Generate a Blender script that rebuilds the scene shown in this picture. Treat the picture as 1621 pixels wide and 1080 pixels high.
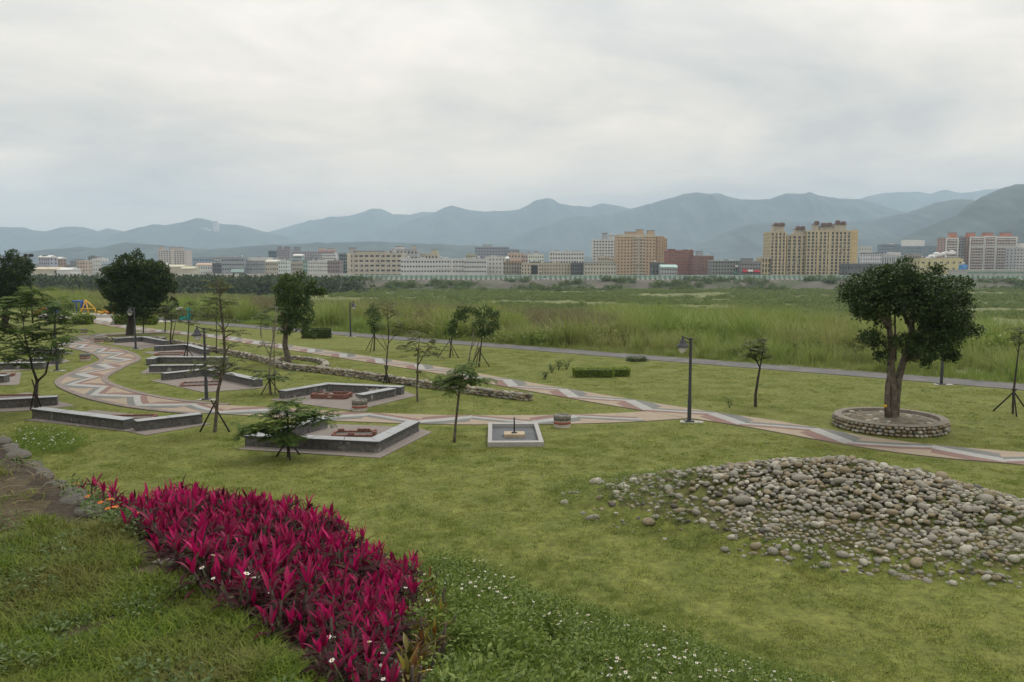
import bpy, math, random
import numpy as np
from mathutils import Vector, Matrix, noise

for o in list(bpy.data.objects):
    bpy.data.objects.remove(o)
SC = bpy.context.scene
COL = SC.collection
R = math.radians

# ------------------------------------------------------------------ camera
EYE = 6.4                 # eye height above the lawn, metres
FPX = 1261.0              # focal length in photo pixels (28 mm on 36 mm)
PITCH = math.atan((540 - 423) / FPX)
cam_data = bpy.data.cameras.new('camera')
cam_data.lens = FPX / 1621 * 36
cam_data.sensor_width = 36
cam_data.clip_start = 0.1
cam_data.clip_end = 60000
cam = bpy.data.objects.new('camera', cam_data)
cam.location = (0, 0, EYE)
cam.rotation_euler = (math.pi / 2 - PITCH, 0, 0)
COL.objects.link(cam)
SC.camera = cam

# ------------------------------------------------------------------ sky and sun
SUN_EL, SUN_AZ = R(52), R(35)          # azimuth from +Y towards +X
world = bpy.data.worlds.new('World')
SC.world = world
world.use_nodes = True
wn, wl = world.node_tree.nodes, world.node_tree.links
wn.clear()
w_out = wn.new('ShaderNodeOutputWorld')
w_bg = wn.new('ShaderNodeBackground')
w_bg.inputs['Strength'].default_value = 0.1
w_sky = wn.new('ShaderNodeTexSky')
w_sky.sky_type = 'NISHITA'
w_sky.sun_disc = False
w_sky.sun_elevation = SUN_EL
w_sky.sun_rotation = SUN_AZ
w_sky.dust_density = 3.0
w_tc = wn.new('ShaderNodeTexCoord')
w_sep = wn.new('ShaderNodeSeparateXYZ')
wl.new(w_tc.outputs['Generated'], w_sep.inputs[0])


def wmath(op, a, b=None, clamp=False):
    n = wn.new('ShaderNodeMath')
    n.operation = op
    n.use_clamp = clamp
    for i, v in enumerate((a, b)):
        if v is None:
            continue
        if isinstance(v, (int, float)):
            n.inputs[i].default_value = v
        else:
            wl.new(v, n.inputs[i])
    return n.outputs[0]


# the overcast is a cloud layer overhead: project the view direction onto a plane
w_el = wmath('MAXIMUM', w_sep.outputs['Z'], 0.0)
w_den = wmath('ADD', w_el, 0.14)
w_px = wmath('DIVIDE', w_sep.outputs['X'], w_den)
w_py = wmath('DIVIDE', w_sep.outputs['Y'], w_den)
w_vec = wn.new('ShaderNodeCombineXYZ')
wl.new(w_px, w_vec.inputs[0])
wl.new(w_py, w_vec.inputs[1])


def wnoise(scale, detail, rough, dist, off):
    mp = wn.new('ShaderNodeMapping')
    mp.inputs['Location'].default_value = off
    wl.new(w_vec.outputs[0], mp.inputs['Vector'])
    n = wn.new('ShaderNodeTexNoise')
    n.inputs['Scale'].default_value = scale
    n.inputs['Detail'].default_value = detail
    n.inputs['Roughness'].default_value = rough
    n.inputs['Distortion'].default_value = dist
    wl.new(mp.outputs[0], n.inputs['Vector'])
    return n.outputs['Fac']


w_n1 = wnoise(0.55, 5, 0.55, 0.4, (3.1, 1.7, 0))
w_n2 = wnoise(1.9, 6, 0.6, 0.8, (7.3, 4.1, 0))
w_mix = wmath('ADD', wmath('MULTIPLY', w_n1, 0.8), wmath('MULTIPLY', w_n2, 0.2))
w_ramp = wn.new('ShaderNodeValToRGB')
w_ramp.color_ramp.elements[0].position = 0.36
w_ramp.color_ramp.elements[0].color = (0.50, 0.505, 0.495, 1)
w_ramp.color_ramp.elements[1].position = 0.62
w_ramp.color_ramp.elements[1].color = (0.99, 0.905, 0.80, 1)
wl.new(w_mix, w_ramp.inputs[0])
# an overcast sky is brighter towards the zenith than at the horizon
w_gain = wmath('ADD', wmath('MULTIPLY', w_el, 8.5), 8.3)
w_cl = wn.new('ShaderNodeVectorMath')
w_cl.operation = 'SCALE'
# low sky seen through the valley air is a warmer white
w_warm = wn.new('ShaderNodeMix')
w_warm.data_type = 'RGBA'
w_warm.inputs['A'].default_value = (1.19, 1.05, 0.885, 1)
w_warm.inputs['B'].default_value = (1.0, 1.0, 1.0, 1)
wl.new(wmath('DIVIDE', w_el, 0.30, True), w_warm.inputs['Factor'])
w_tint = wn.new('ShaderNodeVectorMath')
w_tint.operation = 'MULTIPLY'
wl.new(w_ramp.outputs['Color'], w_tint.inputs[0])
wl.new(w_warm.outputs['Result'], w_tint.inputs[1])
wl.new(w_tint.outputs[0], w_cl.inputs[0])
wl.new(w_gain, w_cl.inputs['Scale'])
w_mx = wn.new('ShaderNodeMix')
w_mx.data_type = 'RGBA'
w_mx.inputs['Factor'].default_value = 0.975
wl.new(w_sky.outputs['Color'], w_mx.inputs['A'])
wl.new(w_cl.outputs[0], w_mx.inputs['B'])
wl.new(w_mx.outputs['Result'], w_bg.inputs['Color'])
wl.new(w_bg.outputs[0], w_out.inputs['Surface'])

sun_data = bpy.data.lights.new('sun', 'SUN')
sun_data.energy = 1.5
sun_data.angle = R(22)
sun_data.color = (1.0, 0.96, 0.9)
sun = bpy.data.objects.new('sun', sun_data)
sd = Vector((math.sin(SUN_AZ) * math.cos(SUN_EL), math.cos(SUN_AZ) * math.cos(SUN_EL), math.sin(SUN_EL)))
sun.rotation_euler = sd.to_track_quat('Z', 'Y').to_euler()
sun.location = (0, 0, 60)
COL.objects.link(sun)

SC.view_settings.view_transform = 'Standard'
SC.view_settings.look = 'None'
SC.view_settings.exposure = 0.25
SC.view_settings.gamma = 1.0
SC.view_settings.use_curve_mapping = False
SC.render.engine = 'CYCLES'
SC.cycles.use_denoising = True
SC.cycles.max_bounces = 6
SC.cycles.diffuse_bounces = 3
SC.cycles.transmission_bounces = 4
SC.cycles.transparent_max_bounces = 8
SC.cycles.volume_bounces = 2

# ------------------------------------------------------------------ where things stand
EDGE = Vector((-0.9, 3.85))                 # a point on the levee's shoulder
EU = Vector((-0.677, 0.736))                # along the shoulder
EN = Vector((0.736, 0.677))                 # down the levee slope
MOUND_C = (8.3, 19.6)
MOUND_U, MOUND_V = (0.927, -0.375), (0.375, 0.927)


def ray(px, py):
    """direction of the photo pixel in world space"""
    v = Vector(((px - 810.5) / FPX, (540 - py) / FPX, -1))
    return Matrix.Rotation(math.pi / 2 - PITCH, 3, 'X') @ v


def gp(px, py, z=0.0):
    """ground point (plane of height z) under a photo pixel"""
    d = ray(px, py)
    t = (z - EYE) / d.z
    return Vector((d.x * t, d.y * t))


def at(px, py, depth):
    """point at distance `depth` north of the levee in the direction of a pixel"""
    d = ray(px, py)
    t = depth / d.y
    return Vector((d.x * t, depth, EYE + d.z * t))


def sstep(a, b, x):
    t = min(max((x - a) / (b - a), 0.0), 1.0)
    return t * t * (3 - 2 * t)


BK0, BK1 = gp(522, 527), gp(1603, 612)
bk_dir = (BK1 - BK0).normalized()
bk_n = Vector((-bk_dir.y, bk_dir.x))
if bk_n.y < 0:
    bk_n = -bk_n


def beyond_bike(x, y):
    return (Vector((x, y)) - BK0).dot(bk_n)


def ud(x, y):
    p = Vector((x, y)) - EDGE
    return p.dot(EU), p.dot(EN)


def ud2xy(u, d):
    p = EDGE + EU * u + EN * d
    return p.x, p.y


def mound_r(x, y):
    dx, dy = x - MOUND_C[0], y - MOUND_C[1]
    a = (dx * MOUND_U[0] + dy * MOUND_U[1]) / 7.2
    b = (dx * MOUND_V[0] + dy * MOUND_V[1]) / 3.5
    return math.hypot(a, b)


def gz(x, y):
    u, d = ud(x, y)
    z = 0.0
    if d < 9.6:
        if d < -0.22:
            z = 4.4 + 0.05 * noise.noise(Vector((x * 0.9, y * 0.9, 0))) + 0.03 * noise.noise(Vector((x * 2.5, y * 2.5, 3)))
            z += 0.10 * math.exp(-((d + 0.35) / 0.35) ** 2) * sstep(3.0, 5.0, u)
        else:
            foot = 9.6 - 3.9 * sstep(2.5, 6.5, u) - 2.5 * sstep(7.5, 9.5, u)
            pw = 1.0 + 0.95 * sstep(3.0, 5.5, u) * (1 - sstep(8.3, 9.6, u))
            # a short bank below the shoulder, then a gentle terrace that steepens towards the lawn
            drop = 0.26 + 0.76 * sstep(2.5, 7.0, u)
            zb = 4.4 - drop * sstep(-0.22, 0.34, d)
            z = zb * (1 - min(1.0, max(0.0, d - 0.3) / (foot - 0.3)) ** pw)
            z += 0.04 * noise.noise(Vector((x * 0.8, y * 0.8, 1))) * min(1, d)
            z = max(z, 0.0)
    r = mound_r(x, y)
    if r < 1:
        z += 1.55 * (1 - r ** 1.2) * (1 - 0.12 * noise.noise(Vector((x * 0.6, y * 0.6, 5))))
    if y > 20:
        b = beyond_bike(x, y)
        if b > 3:
            z += -7.5 * sstep(6, 150, b)
            if y > 440:
                z += 5.7 * sstep(478, 512, y)
            z += 0.25 * noise.noise(Vector((x * 0.05, y * 0.05, 9))) * sstep(6, 30, b)
        else:
            z += 0.05 * noise.noise(Vector((x * 0.12, y * 0.12, 2)))*0
    return z


# ------------------------------------------------------------------ materials
MATS = {}


def _mat(name):
    m = bpy.data.materials.new(name)
    m.use_nodes = True
    nt = m.node_tree
    nt.nodes.clear()
    out = nt.nodes.new('ShaderNodeOutputMaterial')
    bs = nt.nodes.new('ShaderNodeBsdfPrincipled')
    bs.inputs['Specular IOR Level'].default_value = 0.25
    nt.links.new(bs.outputs[0], out.inputs[0])
    MATS[name] = m
    return m, nt, bs, out


def mul(c, k):
    return tuple(min(1, x * k) for x in c[:3]) + (1,)


def mat(name, col, rough=0.85, var=0.18, scale=6.0, bump=0.0, bscale=None, stain=None, stain_at=0.6, stain_scale=1.5,
        col2=None, world_space=False, spec=0.25, metal=0.0, detail=5.0, fine=None):
    """noise-varied surface; `stain` = colour of irregular patches (wear)"""
    if name in MATS:
        return MATS[name]
    m, nt, bs, out = _mat(name)
    N, L = nt.nodes, nt.links
    if world_space:
        g = N.new('ShaderNodeNewGeometry')
        vec = g.outputs['Position']
    else:
        g = N.new('ShaderNodeTexCoord')
        vec = g.outputs['Object']
    nz = N.new('ShaderNodeTexNoise')
    nz.inputs['Scale'].default_value = scale
    nz.inputs['Detail'].default_value = detail
    nz.inputs['Roughness'].default_value = 0.6
    L.new(vec, nz.inputs['Vector'])
    rp = N.new('ShaderNodeValToRGB')
    rp.color_ramp.elements[0].position = 0.3
    rp.color_ramp.elements[1].position = 0.7
    rp.color_ramp.elements[0].color = mul(col, 1 - var)
    rp.color_ramp.elements[1].color = mul(col2 if col2 else col, 1 + var)
    L.new(nz.outputs['Fac'], rp.inputs[0])
    c = rp.outputs['Color']
    if stain:
        n2 = N.new('ShaderNodeTexNoise')
        n2.inputs['Scale'].default_value = stain_scale
        n2.inputs['Detail'].default_value = 6
        n2.inputs['Roughness'].default_value = 0.65
        L.new(vec, n2.inputs['Vector'])
        r2 = N.new('ShaderNodeValToRGB')
        r2.color_ramp.elements[0].position = stain_at
        r2.color_ramp.elements[1].position = min(1, stain_at + 0.08)
        L.new(n2.outputs['Fac'], r2.inputs[0])
        mx = N.new('ShaderNodeMix')
        mx.data_type = 'RGBA'
        L.new(r2.outputs['Color'], mx.inputs['Factor'])
        L.new(c, mx.inputs['A'])
        mx.inputs['B'].default_value = tuple(stain[:3]) + (1,)
        c = mx.outputs['Result']
    if fine:
        c = mottle(nt, c, vec, *fine)
    L.new(c, bs.inputs['Base Color'])
    bs.inputs['Roughness'].default_value = rough
    bs.inputs['Specular IOR Level'].default_value = spec
    bs.inputs['Metallic'].default_value = metal
    if bump:
        b = N.new('ShaderNodeBump')
        b.inputs['Strength'].default_value = bump
        b.inputs['Distance'].default_value = 0.05
        n3 = N.new('ShaderNodeTexNoise')
        n3.inputs['Scale'].default_value = bscale or scale * 4
        n3.inputs['Detail'].default_value = 4
        L.new(vec, n3.inputs['Vector'])
        L.new(n3.outputs['Fac'], b.inputs['Height'])
        L.new(b.outputs['Normal'], bs.inputs['Normal'])
    return m


def mottle(nt, c, vec, scale, lo, hi):
    """tufts of paler and darker growth"""
    N, L = nt.nodes, nt.links
    nz = N.new('ShaderNodeTexNoise')
    nz.inputs['Scale'].default_value = scale
    nz.inputs['Detail'].default_value = 5
    nz.inputs['Roughness'].default_value = 0.75
    L.new(vec, nz.inputs['Vector'])
    rp = N.new('ShaderNodeValToRGB')
    rp.color_ramp.elements[0].position = 0.36
    rp.color_ramp.elements[1].position = 0.64
    rp.color_ramp.elements[0].color = (lo, lo, lo, 1)
    rp.color_ramp.elements[1].color = (hi, hi, hi, 1)
    L.new(nz.outputs['Fac'], rp.inputs[0])
    mx = N.new('ShaderNodeMix')
    mx.data_type = 'RGBA'
    mx.blend_type = 'MULTIPLY'
    mx.inputs['Factor'].default_value = 1
    L.new(c, mx.inputs['A'])
    L.new(rp.outputs['Color'], mx.inputs['B'])
    return mx.outputs['Result']


def leafmat(name, cols, trans=0.3, rough=0.55, big=None, bigscale=0.35, spec=0.3, fine=None):
    """leaf colours picked at random for each leaf; `big` mixes in a second set over broad patches of ground"""
    if name in MATS:
        return MATS[name]
    m, nt, bs, out = _mat(name)
    N, L = nt.nodes, nt.links
    g = N.new('ShaderNodeNewGeometry')

    def ramp(cs):
        rp = N.new('ShaderNodeValToRGB')
        el = rp.color_ramp.elements
        while len(el) < len(cs):
            el.new(0.5)
        for i, c in enumerate(cs):
            el[i].position = i / max(1, len(cs) - 1)
            el[i].color = tuple(c) + (1,)
        L.new(g.outputs['Random Per Island'], rp.inputs[0])
        return rp.outputs['Color']
    c = ramp(cols)
    if big:
        c2 = ramp(big)
        nz = N.new('ShaderNodeTexNoise')
        nz.inputs['Scale'].default_value = bigscale
        nz.inputs['Detail'].default_value = 6
        nz.inputs['Roughness'].default_value = 0.6
        L.new(g.outputs['Position'], nz.inputs['Vector'])
        r2 = N.new('ShaderNodeValToRGB')
        r2.color_ramp.elements[0].position = 0.40
        r2.color_ramp.elements[1].position = 0.62
        L.new(nz.outputs['Fac'], r2.inputs[0])
        mx = N.new('ShaderNodeMix')
        mx.data_type = 'RGBA'
        L.new(r2.outputs['Color'], mx.inputs['Factor'])
        L.new(c, mx.inputs['A'])
        L.new(c2, mx.inputs['B'])
        c = mx.outputs['Result']
    if fine:
        c = mottle(nt, c, g.outputs['Position'], *fine)
    L.new(c, bs.inputs['Base Color'])
    bs.inputs['Roughness'].default_value = rough
    bs.inputs['Specular IOR Level'].default_value = spec
    if trans:
        tr = N.new('ShaderNodeBsdfTranslucent')
        L.new(c, tr.inputs['Color'])
        ms = N.new('ShaderNodeMixShader')
        ms.inputs[0].default_value = trans
        L.new(bs.outputs[0], ms.inputs[1])
        L.new(tr.outputs[0], ms.inputs[2])
        L.new(ms.outputs[0], out.inputs[0])
    return m


def brickmat(name, c1, c2, mortar, sx, sy, msize=0.02, rough=0.85, var=0.15):
    """small pavers by UV in metres"""
    if name in MATS:
        return MATS[name]
    m, nt, bs, out = _mat(name)
    N, L = nt.nodes, nt.links
    uv = N.new('ShaderNodeUVMap')
    br = N.new('ShaderNodeTexBrick')
    br.inputs['Scale'].default_value = 1.0
    br.inputs['Brick Width'].default_value = sx
    br.inputs['Row Height'].default_value = sy
    br.inputs['Mortar Size'].default_value = msize
    br.inputs['Color1'].default_value = tuple(c1) + (1,)
    br.inputs['Color2'].default_value = tuple(c2) + (1,)
    br.inputs['Mortar'].default_value = tuple(mortar) + (1,)
    L.new(uv.outputs[0], br.inputs['Vector'])
    g = N.new('ShaderNodeNewGeometry')
    nz = N.new('ShaderNodeTexNoise')
    nz.inputs['Scale'].default_value = 1.3
    nz.inputs['Detail'].default_value = 7
    nz.inputs['Roughness'].default_value = 0.7
    L.new(g.outputs['Position'], nz.inputs['Vector'])
    rp = N.new('ShaderNodeValToRGB')
    rp.color_ramp.elements[0].position = 0.3
    rp.color_ramp.elements[1].position = 0.7
    rp.color_ramp.elements[0].color = (1 - var,) * 3 + (1,)
    rp.color_ramp.elements[1].color = (1 + var * 0.4,) * 3 + (1,)
    L.new(nz.outputs['Fac'], rp.inputs[0])
    mx = N.new('ShaderNodeMix')
    mx.data_type = 'RGBA'
    mx.blend_type = 'MULTIPLY'
    mx.inputs['Factor'].default_value = 1
    L.new(br.outputs['Color'], mx.inputs['A'])
    L.new(rp.outputs['Color'], mx.inputs['B'])
    L.new(mx.outputs['Result'], bs.inputs['Base Color'])
    bs.inputs['Roughness'].default_value = rough
    bm_ = N.new('ShaderNodeBump')
    bm_.inputs['Strength'].default_value = 0.3
    bm_.inputs['Distance'].default_value = 0.01
    bm_.invert = True
    L.new(br.outputs['Fac'], bm_.inputs['Height'])
    L.new(bm_.outputs[0], bs.inputs['Normal'])
    return m


# ------------------------------------------------------------------ mesh helpers
class MB:
    """collects faces; build() links them as one mesh object"""

    def __init__(self):
        self.v, self.f, self.m, self.uv, self.sm = [], [], [], {}, []

    def add(self, vs, fs, mi=0, smooth=False):
        b = len(self.v)
        self.v.extend([tuple(p) for p in vs])
        for f in fs:
            self.f.append(tuple(i + b for i in f))
            self.m.append(mi)
            self.sm.append(smooth)
        return b

    def box(self, c, s, rz=0.0, mi=0, rot=None, taper=1.0):
        hx, hy, hz = s[0] / 2, s[1] / 2, s[2] / 2
        vs = []
        for z in (-hz, hz):
            k = 1.0 if z < 0 else taper
            for x, y in ((-hx, -hy), (hx, -hy), (hx, hy), (-hx, hy)):
                vs.append(Vector((x * k, y * k, z)))
        mt = rot if rot is not None else Matrix.Rotation(rz, 3, 'Z')
        vs = [mt @ p + Vector(c) for p in vs]
        self.add(vs, [(0, 3, 2, 1), (4, 5, 6, 7), (0, 1, 5, 4), (1, 2, 6, 5), (2, 3, 7, 6), (3, 0, 4, 7)], mi)

    def tube(self, pts, rad, n=8, mi=0, cap=True, smooth=True, wob=0.0, seed=0):
        pts = [Vector(p) for p in pts]
        rnd = random.Random(seed)
        rings = []
        ref = None
        for i, p in enumerate(pts):
            t = (pts[min(i + 1, len(pts) - 1)] - pts[max(i - 1, 0)]).normalized()
            if ref is None:
                ref = Vector((1, 0, 0)) if abs(t.x) < 0.9 else Vector((0, 1, 0))
            a = (ref - t * ref.dot(t)).normalized()
            b = t.cross(a)
            ref = a
            r = rad[i] if isinstance(rad, (list, tuple)) else rad
            rings.append([p + (a * math.cos(k * 2 * math.pi / n) + b * math.sin(k * 2 * math.pi / n)) * r * (1 + wob * (rnd.random() - .5)) for k in range(n)])
        vs = [q for rg in rings for q in rg]
        fs = []
        for i in range(len(rings) - 1):
            for k in range(n):
                k2 = (k + 1) % n
                fs.append((i * n + k, i * n + k2, (i + 1) * n + k2, (i + 1) * n + k))
        self.add(vs, fs, mi, smooth)
        if cap:
            b = len(self.v) - len(vs)
            self.f.append(tuple(b + k for k in reversed(range(n)))); self.m.append(mi); self.sm.append(False)
            self.f.append(tuple(b + (len(rings) - 1) * n + k for k in range(n))); self.m.append(mi); self.sm.append(False)

    def lathe(self, c, prof, n=16, mi=0, smooth=True):
        """profile [(r, z)] turned round the vertical axis at c"""
        vs, fs = [], []
        for r, z in prof:
            for k in range(n):
                a = 2 * math.pi * k / n
                vs.append((c[0] + r * math.cos(a), c[1] + r * math.sin(a), c[2] + z))
        for i in range(len(prof) - 1):
            for k in range(n):
                k2 = (k + 1) % n
                fs.append((i * n + k, i * n + k2, (i + 1) * n + k2, (i + 1) * n + k))
        if prof[0][0] > 1e-4:
            fs.append(tuple(reversed(range(n))))
        if prof[-1][0] > 1e-4:
            fs.append(tuple((len(prof) - 1) * n + k for k in range(n)))
        self.add(vs, fs, mi, smooth)

    def prism(self, poly, z0, z1, mi=0, bottom=True):
        """vertical prism over a 2-D polygon (counter-clockwise)"""
        n = len(poly)
        a = sum(poly[i][0] * poly[(i + 1) % n][1] - poly[(i + 1) % n][0] * poly[i][1] for i in range(n))
        if a < 0:
            poly = list(reversed(poly))
        vs = [(p[0], p[1], z0) for p in poly] + [(p[0], p[1], z1) for p in poly]
        fs = [tuple(range(n, 2 * n))]
        if bottom:
            fs.append(tuple(reversed(range(n))))
        for i in range(n):
            j = (i + 1) % n
            fs.append((i, j, n + j, n + i))
        self.add(vs, fs, mi)

    def build(self, name, mats, parent=None, origin=None, uvs=None):
        if not isinstance(mats, (list, tuple)):
            mats = [mats]
        me = bpy.data.meshes.new(name)
        vs = self.v
        if origin is not None:
            ox, oy, oz = origin
            vs = [(x - ox, y - oy, z - oz) for x, y, z in vs]
        me.from_pydata(vs, [], self.f)
        for m in mats:
            me.materials.append(m)
        if len(mats) > 1:
            me.polygons.foreach_set('material_index', self.m)
        if any(self.sm):
            me.polygons.foreach_set('use_smooth', self.sm)
        if uvs is not None:
            ul = me.uv_layers.new(name='UVMap')
            li = np.empty(len(me.loops), dtype=np.int32)
            me.loops.foreach_get('vertex_index', li)
            ul.data.foreach_set('uv', np.asarray(uvs, dtype=np.float32)[li].ravel())
        me.update()
        o = bpy.data.objects.new(name, me)
        if origin is not None:
            o.location = origin
        COL.objects.link(o)
        if parent is not None:
            put(o, parent)
        return o


def put(o, parent):
    """parent keeping the place (parents are only moved or turned about z before this)"""
    o.parent = parent
    o.matrix_parent_inverse = parent_world(parent).inverted()


def parent_world(p):
    mw = Matrix.LocRotScale(p.location, p.rotation_euler, p.scale)
    if p.parent is not None:
        mw = parent_world(p.parent) @ p.matrix_parent_inverse @ mw
    return mw


def link_mesh(name, me, loc=(0, 0, 0), rot=(0, 0, 0), scale=(1, 1, 1), parent=None):
    o = bpy.data.objects.new(name, me)
    o.location, o.rotation_euler, o.scale = loc, rot, scale
    COL.objects.link(o)
    if parent is not None:
        put(o, parent)
    return o


def tag(o, label=None, cat=None, group=None, kind=None):
    if label:
        o['label'] = label
    if cat:
        o['category'] = cat
    if group:
        o['group'] = group
    if kind:
        o['kind'] = kind
    return o


def empty(name, loc, label=None, cat=None, group=None):
    o = bpy.data.objects.new(name, None)
    o.location = loc
    o.empty_display_size = 0.2
    COL.objects.link(o)
    return tag(o, label, cat, group)


def np_mesh(name, V, F, mats, smooth=False, mi=None):
    """mesh from numpy arrays of vertices and quads/tris"""
    me = bpy.data.meshes.new(name)
    V = np.asarray(V, dtype=np.float32)
    F = np.asarray(F, dtype=np.int32)
    k = F.shape[1]
    me.vertices.add(len(V))
    me.vertices.foreach_set('co', V.ravel())
    me.loops.add(F.size)
    me.loops.foreach_set('vertex_index', F.ravel())
    me.polygons.add(len(F))
    me.polygons.foreach_set('loop_start', np.arange(0, F.size, k, dtype=np.int32))
    for m in (mats if isinstance(mats, (list, tuple)) else [mats]):
        me.materials.append(m)
    if mi is not None:
        me.polygons.foreach_set('material_index', np.asarray(mi, dtype=np.int32))
    if smooth:
        me.polygons.foreach_set('use_smooth', np.ones(len(F), dtype=bool))
    me.update(calc_edges=True)
    return me


def unit(a):
    return a / np.maximum(np.linalg.norm(a, axis=1, keepdims=True), 1e-9)


def leaves(C, D, L, W, rng, fold=0.25, up=None):
    """diamond leaves: C base points, D directions, L lengths, W widths -> V, F"""
    n = len(C)
    D = unit(D)
    if up is None:
        up = rng.normal(size=(n, 3)) * 0.6 + np.array([0, 0, 1.0])
    S = unit(np.cross(D, up))
    Nn = np.cross(S, D)
    L = np.broadcast_to(np.asarray(L, float), (n,))[:, None]
    W = np.broadcast_to(np.asarray(W, float), (n,))[:, None]
    mid = C + D * L * 0.45 + Nn * W * fold
    V = np.stack([C, mid + S * W / 2, C + D * L, mid - S * W / 2], axis=1).reshape(-1, 3)
    F = np.arange(n * 4).reshape(n, 4)
    return V, F


def blades(P, H, W, lean, rng, az=None, segs=2):
    """grass blades: bent tapering strips standing on P"""
    n = len(P)
    az = rng.uniform(0, 2 * math.pi, n) if az is None else az
    d = np.stack([np.cos(az), np.sin(az), np.zeros(n)], 1)
    s = np.stack([-np.sin(az), np.cos(az), np.zeros(n)], 1)
    H = np.broadcast_to(np.asarray(H, float), (n,))[:, None]
    W = np.broadcast_to(np.asarray(W, float), (n,))[:, None]
    ln = np.broadcast_to(np.asarray(lean, float), (n,))[:, None]
    rows = []
    for k in range(segs + 1):
        t = k / segs
        c = P + d * (H * ln * t * t) + np.array([0, 0, 1.0]) * H * (t - 0.35 * np.minimum(ln, 1.2) * t * t)
        w = W * (1 - t) ** 0.7 * 0.5 + W * 0.03
        rows.append(c - s * w)
        rows.append(c + s * w)
    V = np.stack(rows, axis=1).reshape(-1, 3)
    m = 2 * (segs + 1)
    base = (np.arange(n) * m)[:, None, None]
    q = np.array([[2 * k, 2 * k + 1, 2 * k + 3, 2 * k + 2] for k in range(segs)])[None]
    F = (base + q).reshape(-1, 4)
    return V, F


def joinVF(parts):
    Vs, Fs, b = [], [], 0
    for V, F in parts:
        Vs.append(V)
        Fs.append(F + b)
        b += len(V)
    return np.concatenate(Vs), np.concatenate(Fs)


PROTO = bpy.data.collections.new('scatter_sources')       # never linked to the scene


def scatter(name, pts, protos, smin, smax, label, seed=0, tilt=0.1, cat=None):
    """one 'stuff' object: copies of the proto meshes on points (geometry nodes)"""
    me = bpy.data.meshes.new(name)
    me.vertices.add(len(pts))
    me.vertices.foreach_set('co', np.asarray(pts, dtype=np.float32).ravel())
    me.update()
    o = bpy.data.objects.new(name, me)
    COL.objects.link(o)
    tag(o, label, cat or name.replace('_', ' '), None, 'stuff')
    c = bpy.data.collections.new(name + '_source')
    for i, p in enumerate(protos):
        po = bpy.data.objects.new(name + '_clump', p)
        c.objects.link(po)
    ng = bpy.data.node_groups.new(name + '_nodes', 'GeometryNodeTree')
    ng.interface.new_socket('Geometry', in_out='INPUT', socket_type='NodeSocketGeometry')
    ng.interface.new_socket('Geometry', in_out='OUTPUT', socket_type='NodeSocketGeometry')
    N, L = ng.nodes, ng.links
    gi, go = N.new('NodeGroupInput'), N.new('NodeGroupOutput')
    ip = N.new('GeometryNodeInstanceOnPoints')
    ci = N.new('GeometryNodeCollectionInfo')
    ci.inputs['Collection'].default_value = c
    ci.inputs['Separate Children'].default_value = True
    ci.inputs['Reset Children'].default_value = True
    ip.inputs['Pick Instance'].default_value = True
    rv = N.new('FunctionNodeRandomValue')
    rv.data_type = 'FLOAT_VECTOR'
    rv.inputs['Min'].default_value = (-tilt, -tilt, 0)
    rv.inputs['Max'].default_value = (tilt, tilt, 6.283)
    rv.inputs['Seed'].default_value = seed
    rs = N.new('FunctionNodeRandomValue')
    rs.data_type = 'FLOAT'
    rs.inputs[2].default_value = smin
    rs.inputs[3].default_value = smax
    rs.inputs['Seed'].default_value = seed + 1
    ri = N.new('FunctionNodeRandomValue')
    ri.data_type = 'INT'
    ri.inputs[4].default_value = 0
    ri.inputs[5].default_value = len(protos) - 1
    ri.inputs['Seed'].default_value = seed + 2
    L.new(gi.outputs[0], ip.inputs['Points'])
    L.new(ci.outputs[0], ip.inputs['Instance'])
    L.new(ri.outputs[2], ip.inputs['Instance Index'])
    L.new(rv.outputs[0], ip.inputs['Rotation'])
    L.new(rs.outputs[1], ip.inputs['Scale'])
    L.new(ip.outputs[0], go.inputs[0])
    md = o.modifiers.new('scatter', 'NODES')
    md.node_group = ng
    return o


def smooth_line(pts, step=0.4):
    """Catmull-Rom through 2-D points, resampled evenly"""
    P = [np.array(p[:2], float) for p in pts]
    P = [2 * P[0] - P[1]] + P + [2 * P[-1] - P[-2]]
    out = []
    for i in range(1, len(P) - 2):
        p0, p1, p2, p3 = P[i - 1:i + 3]
        for t in np.linspace(0, 1, 40, endpoint=False):
            out.append(0.5 * (2 * p1 + (p2 - p0) * t + (2 * p0 - 5 * p1 + 4 * p2 - p3) * t * t + (3 * p1 - p0 - 3 * p2 + p3) * t ** 3))
    out.append(P[-2])
    out = np.array(out)
    s = np.concatenate([[0], np.cumsum(np.linalg.norm(np.diff(out, axis=0), axis=1))])
    n = max(2, int(s[-1] / step) + 1)
    ss = np.linspace(0, s[-1], n)
    Q = np.stack([np.interp(ss, s, out[:, 0]), np.interp(ss, s, out[:, 1])], 1)
    T = unit(np.gradient(Q, axis=0))
    Nn = np.stack([-T[:, 1], T[:, 0]], 1)
    return Q, Nn, ss


def dist_line(P, Q):
    """distance of points P (n,2) from the sampled line Q (m,2)"""
    d = np.full(len(P), 1e9)
    for i in range(0, len(Q), 200):
        dd = np.linalg.norm(P[:, None, :] - Q[None, i:i + 200, :], axis=2).min(axis=1)
        d = np.minimum(d, dd)
    return d
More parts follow.
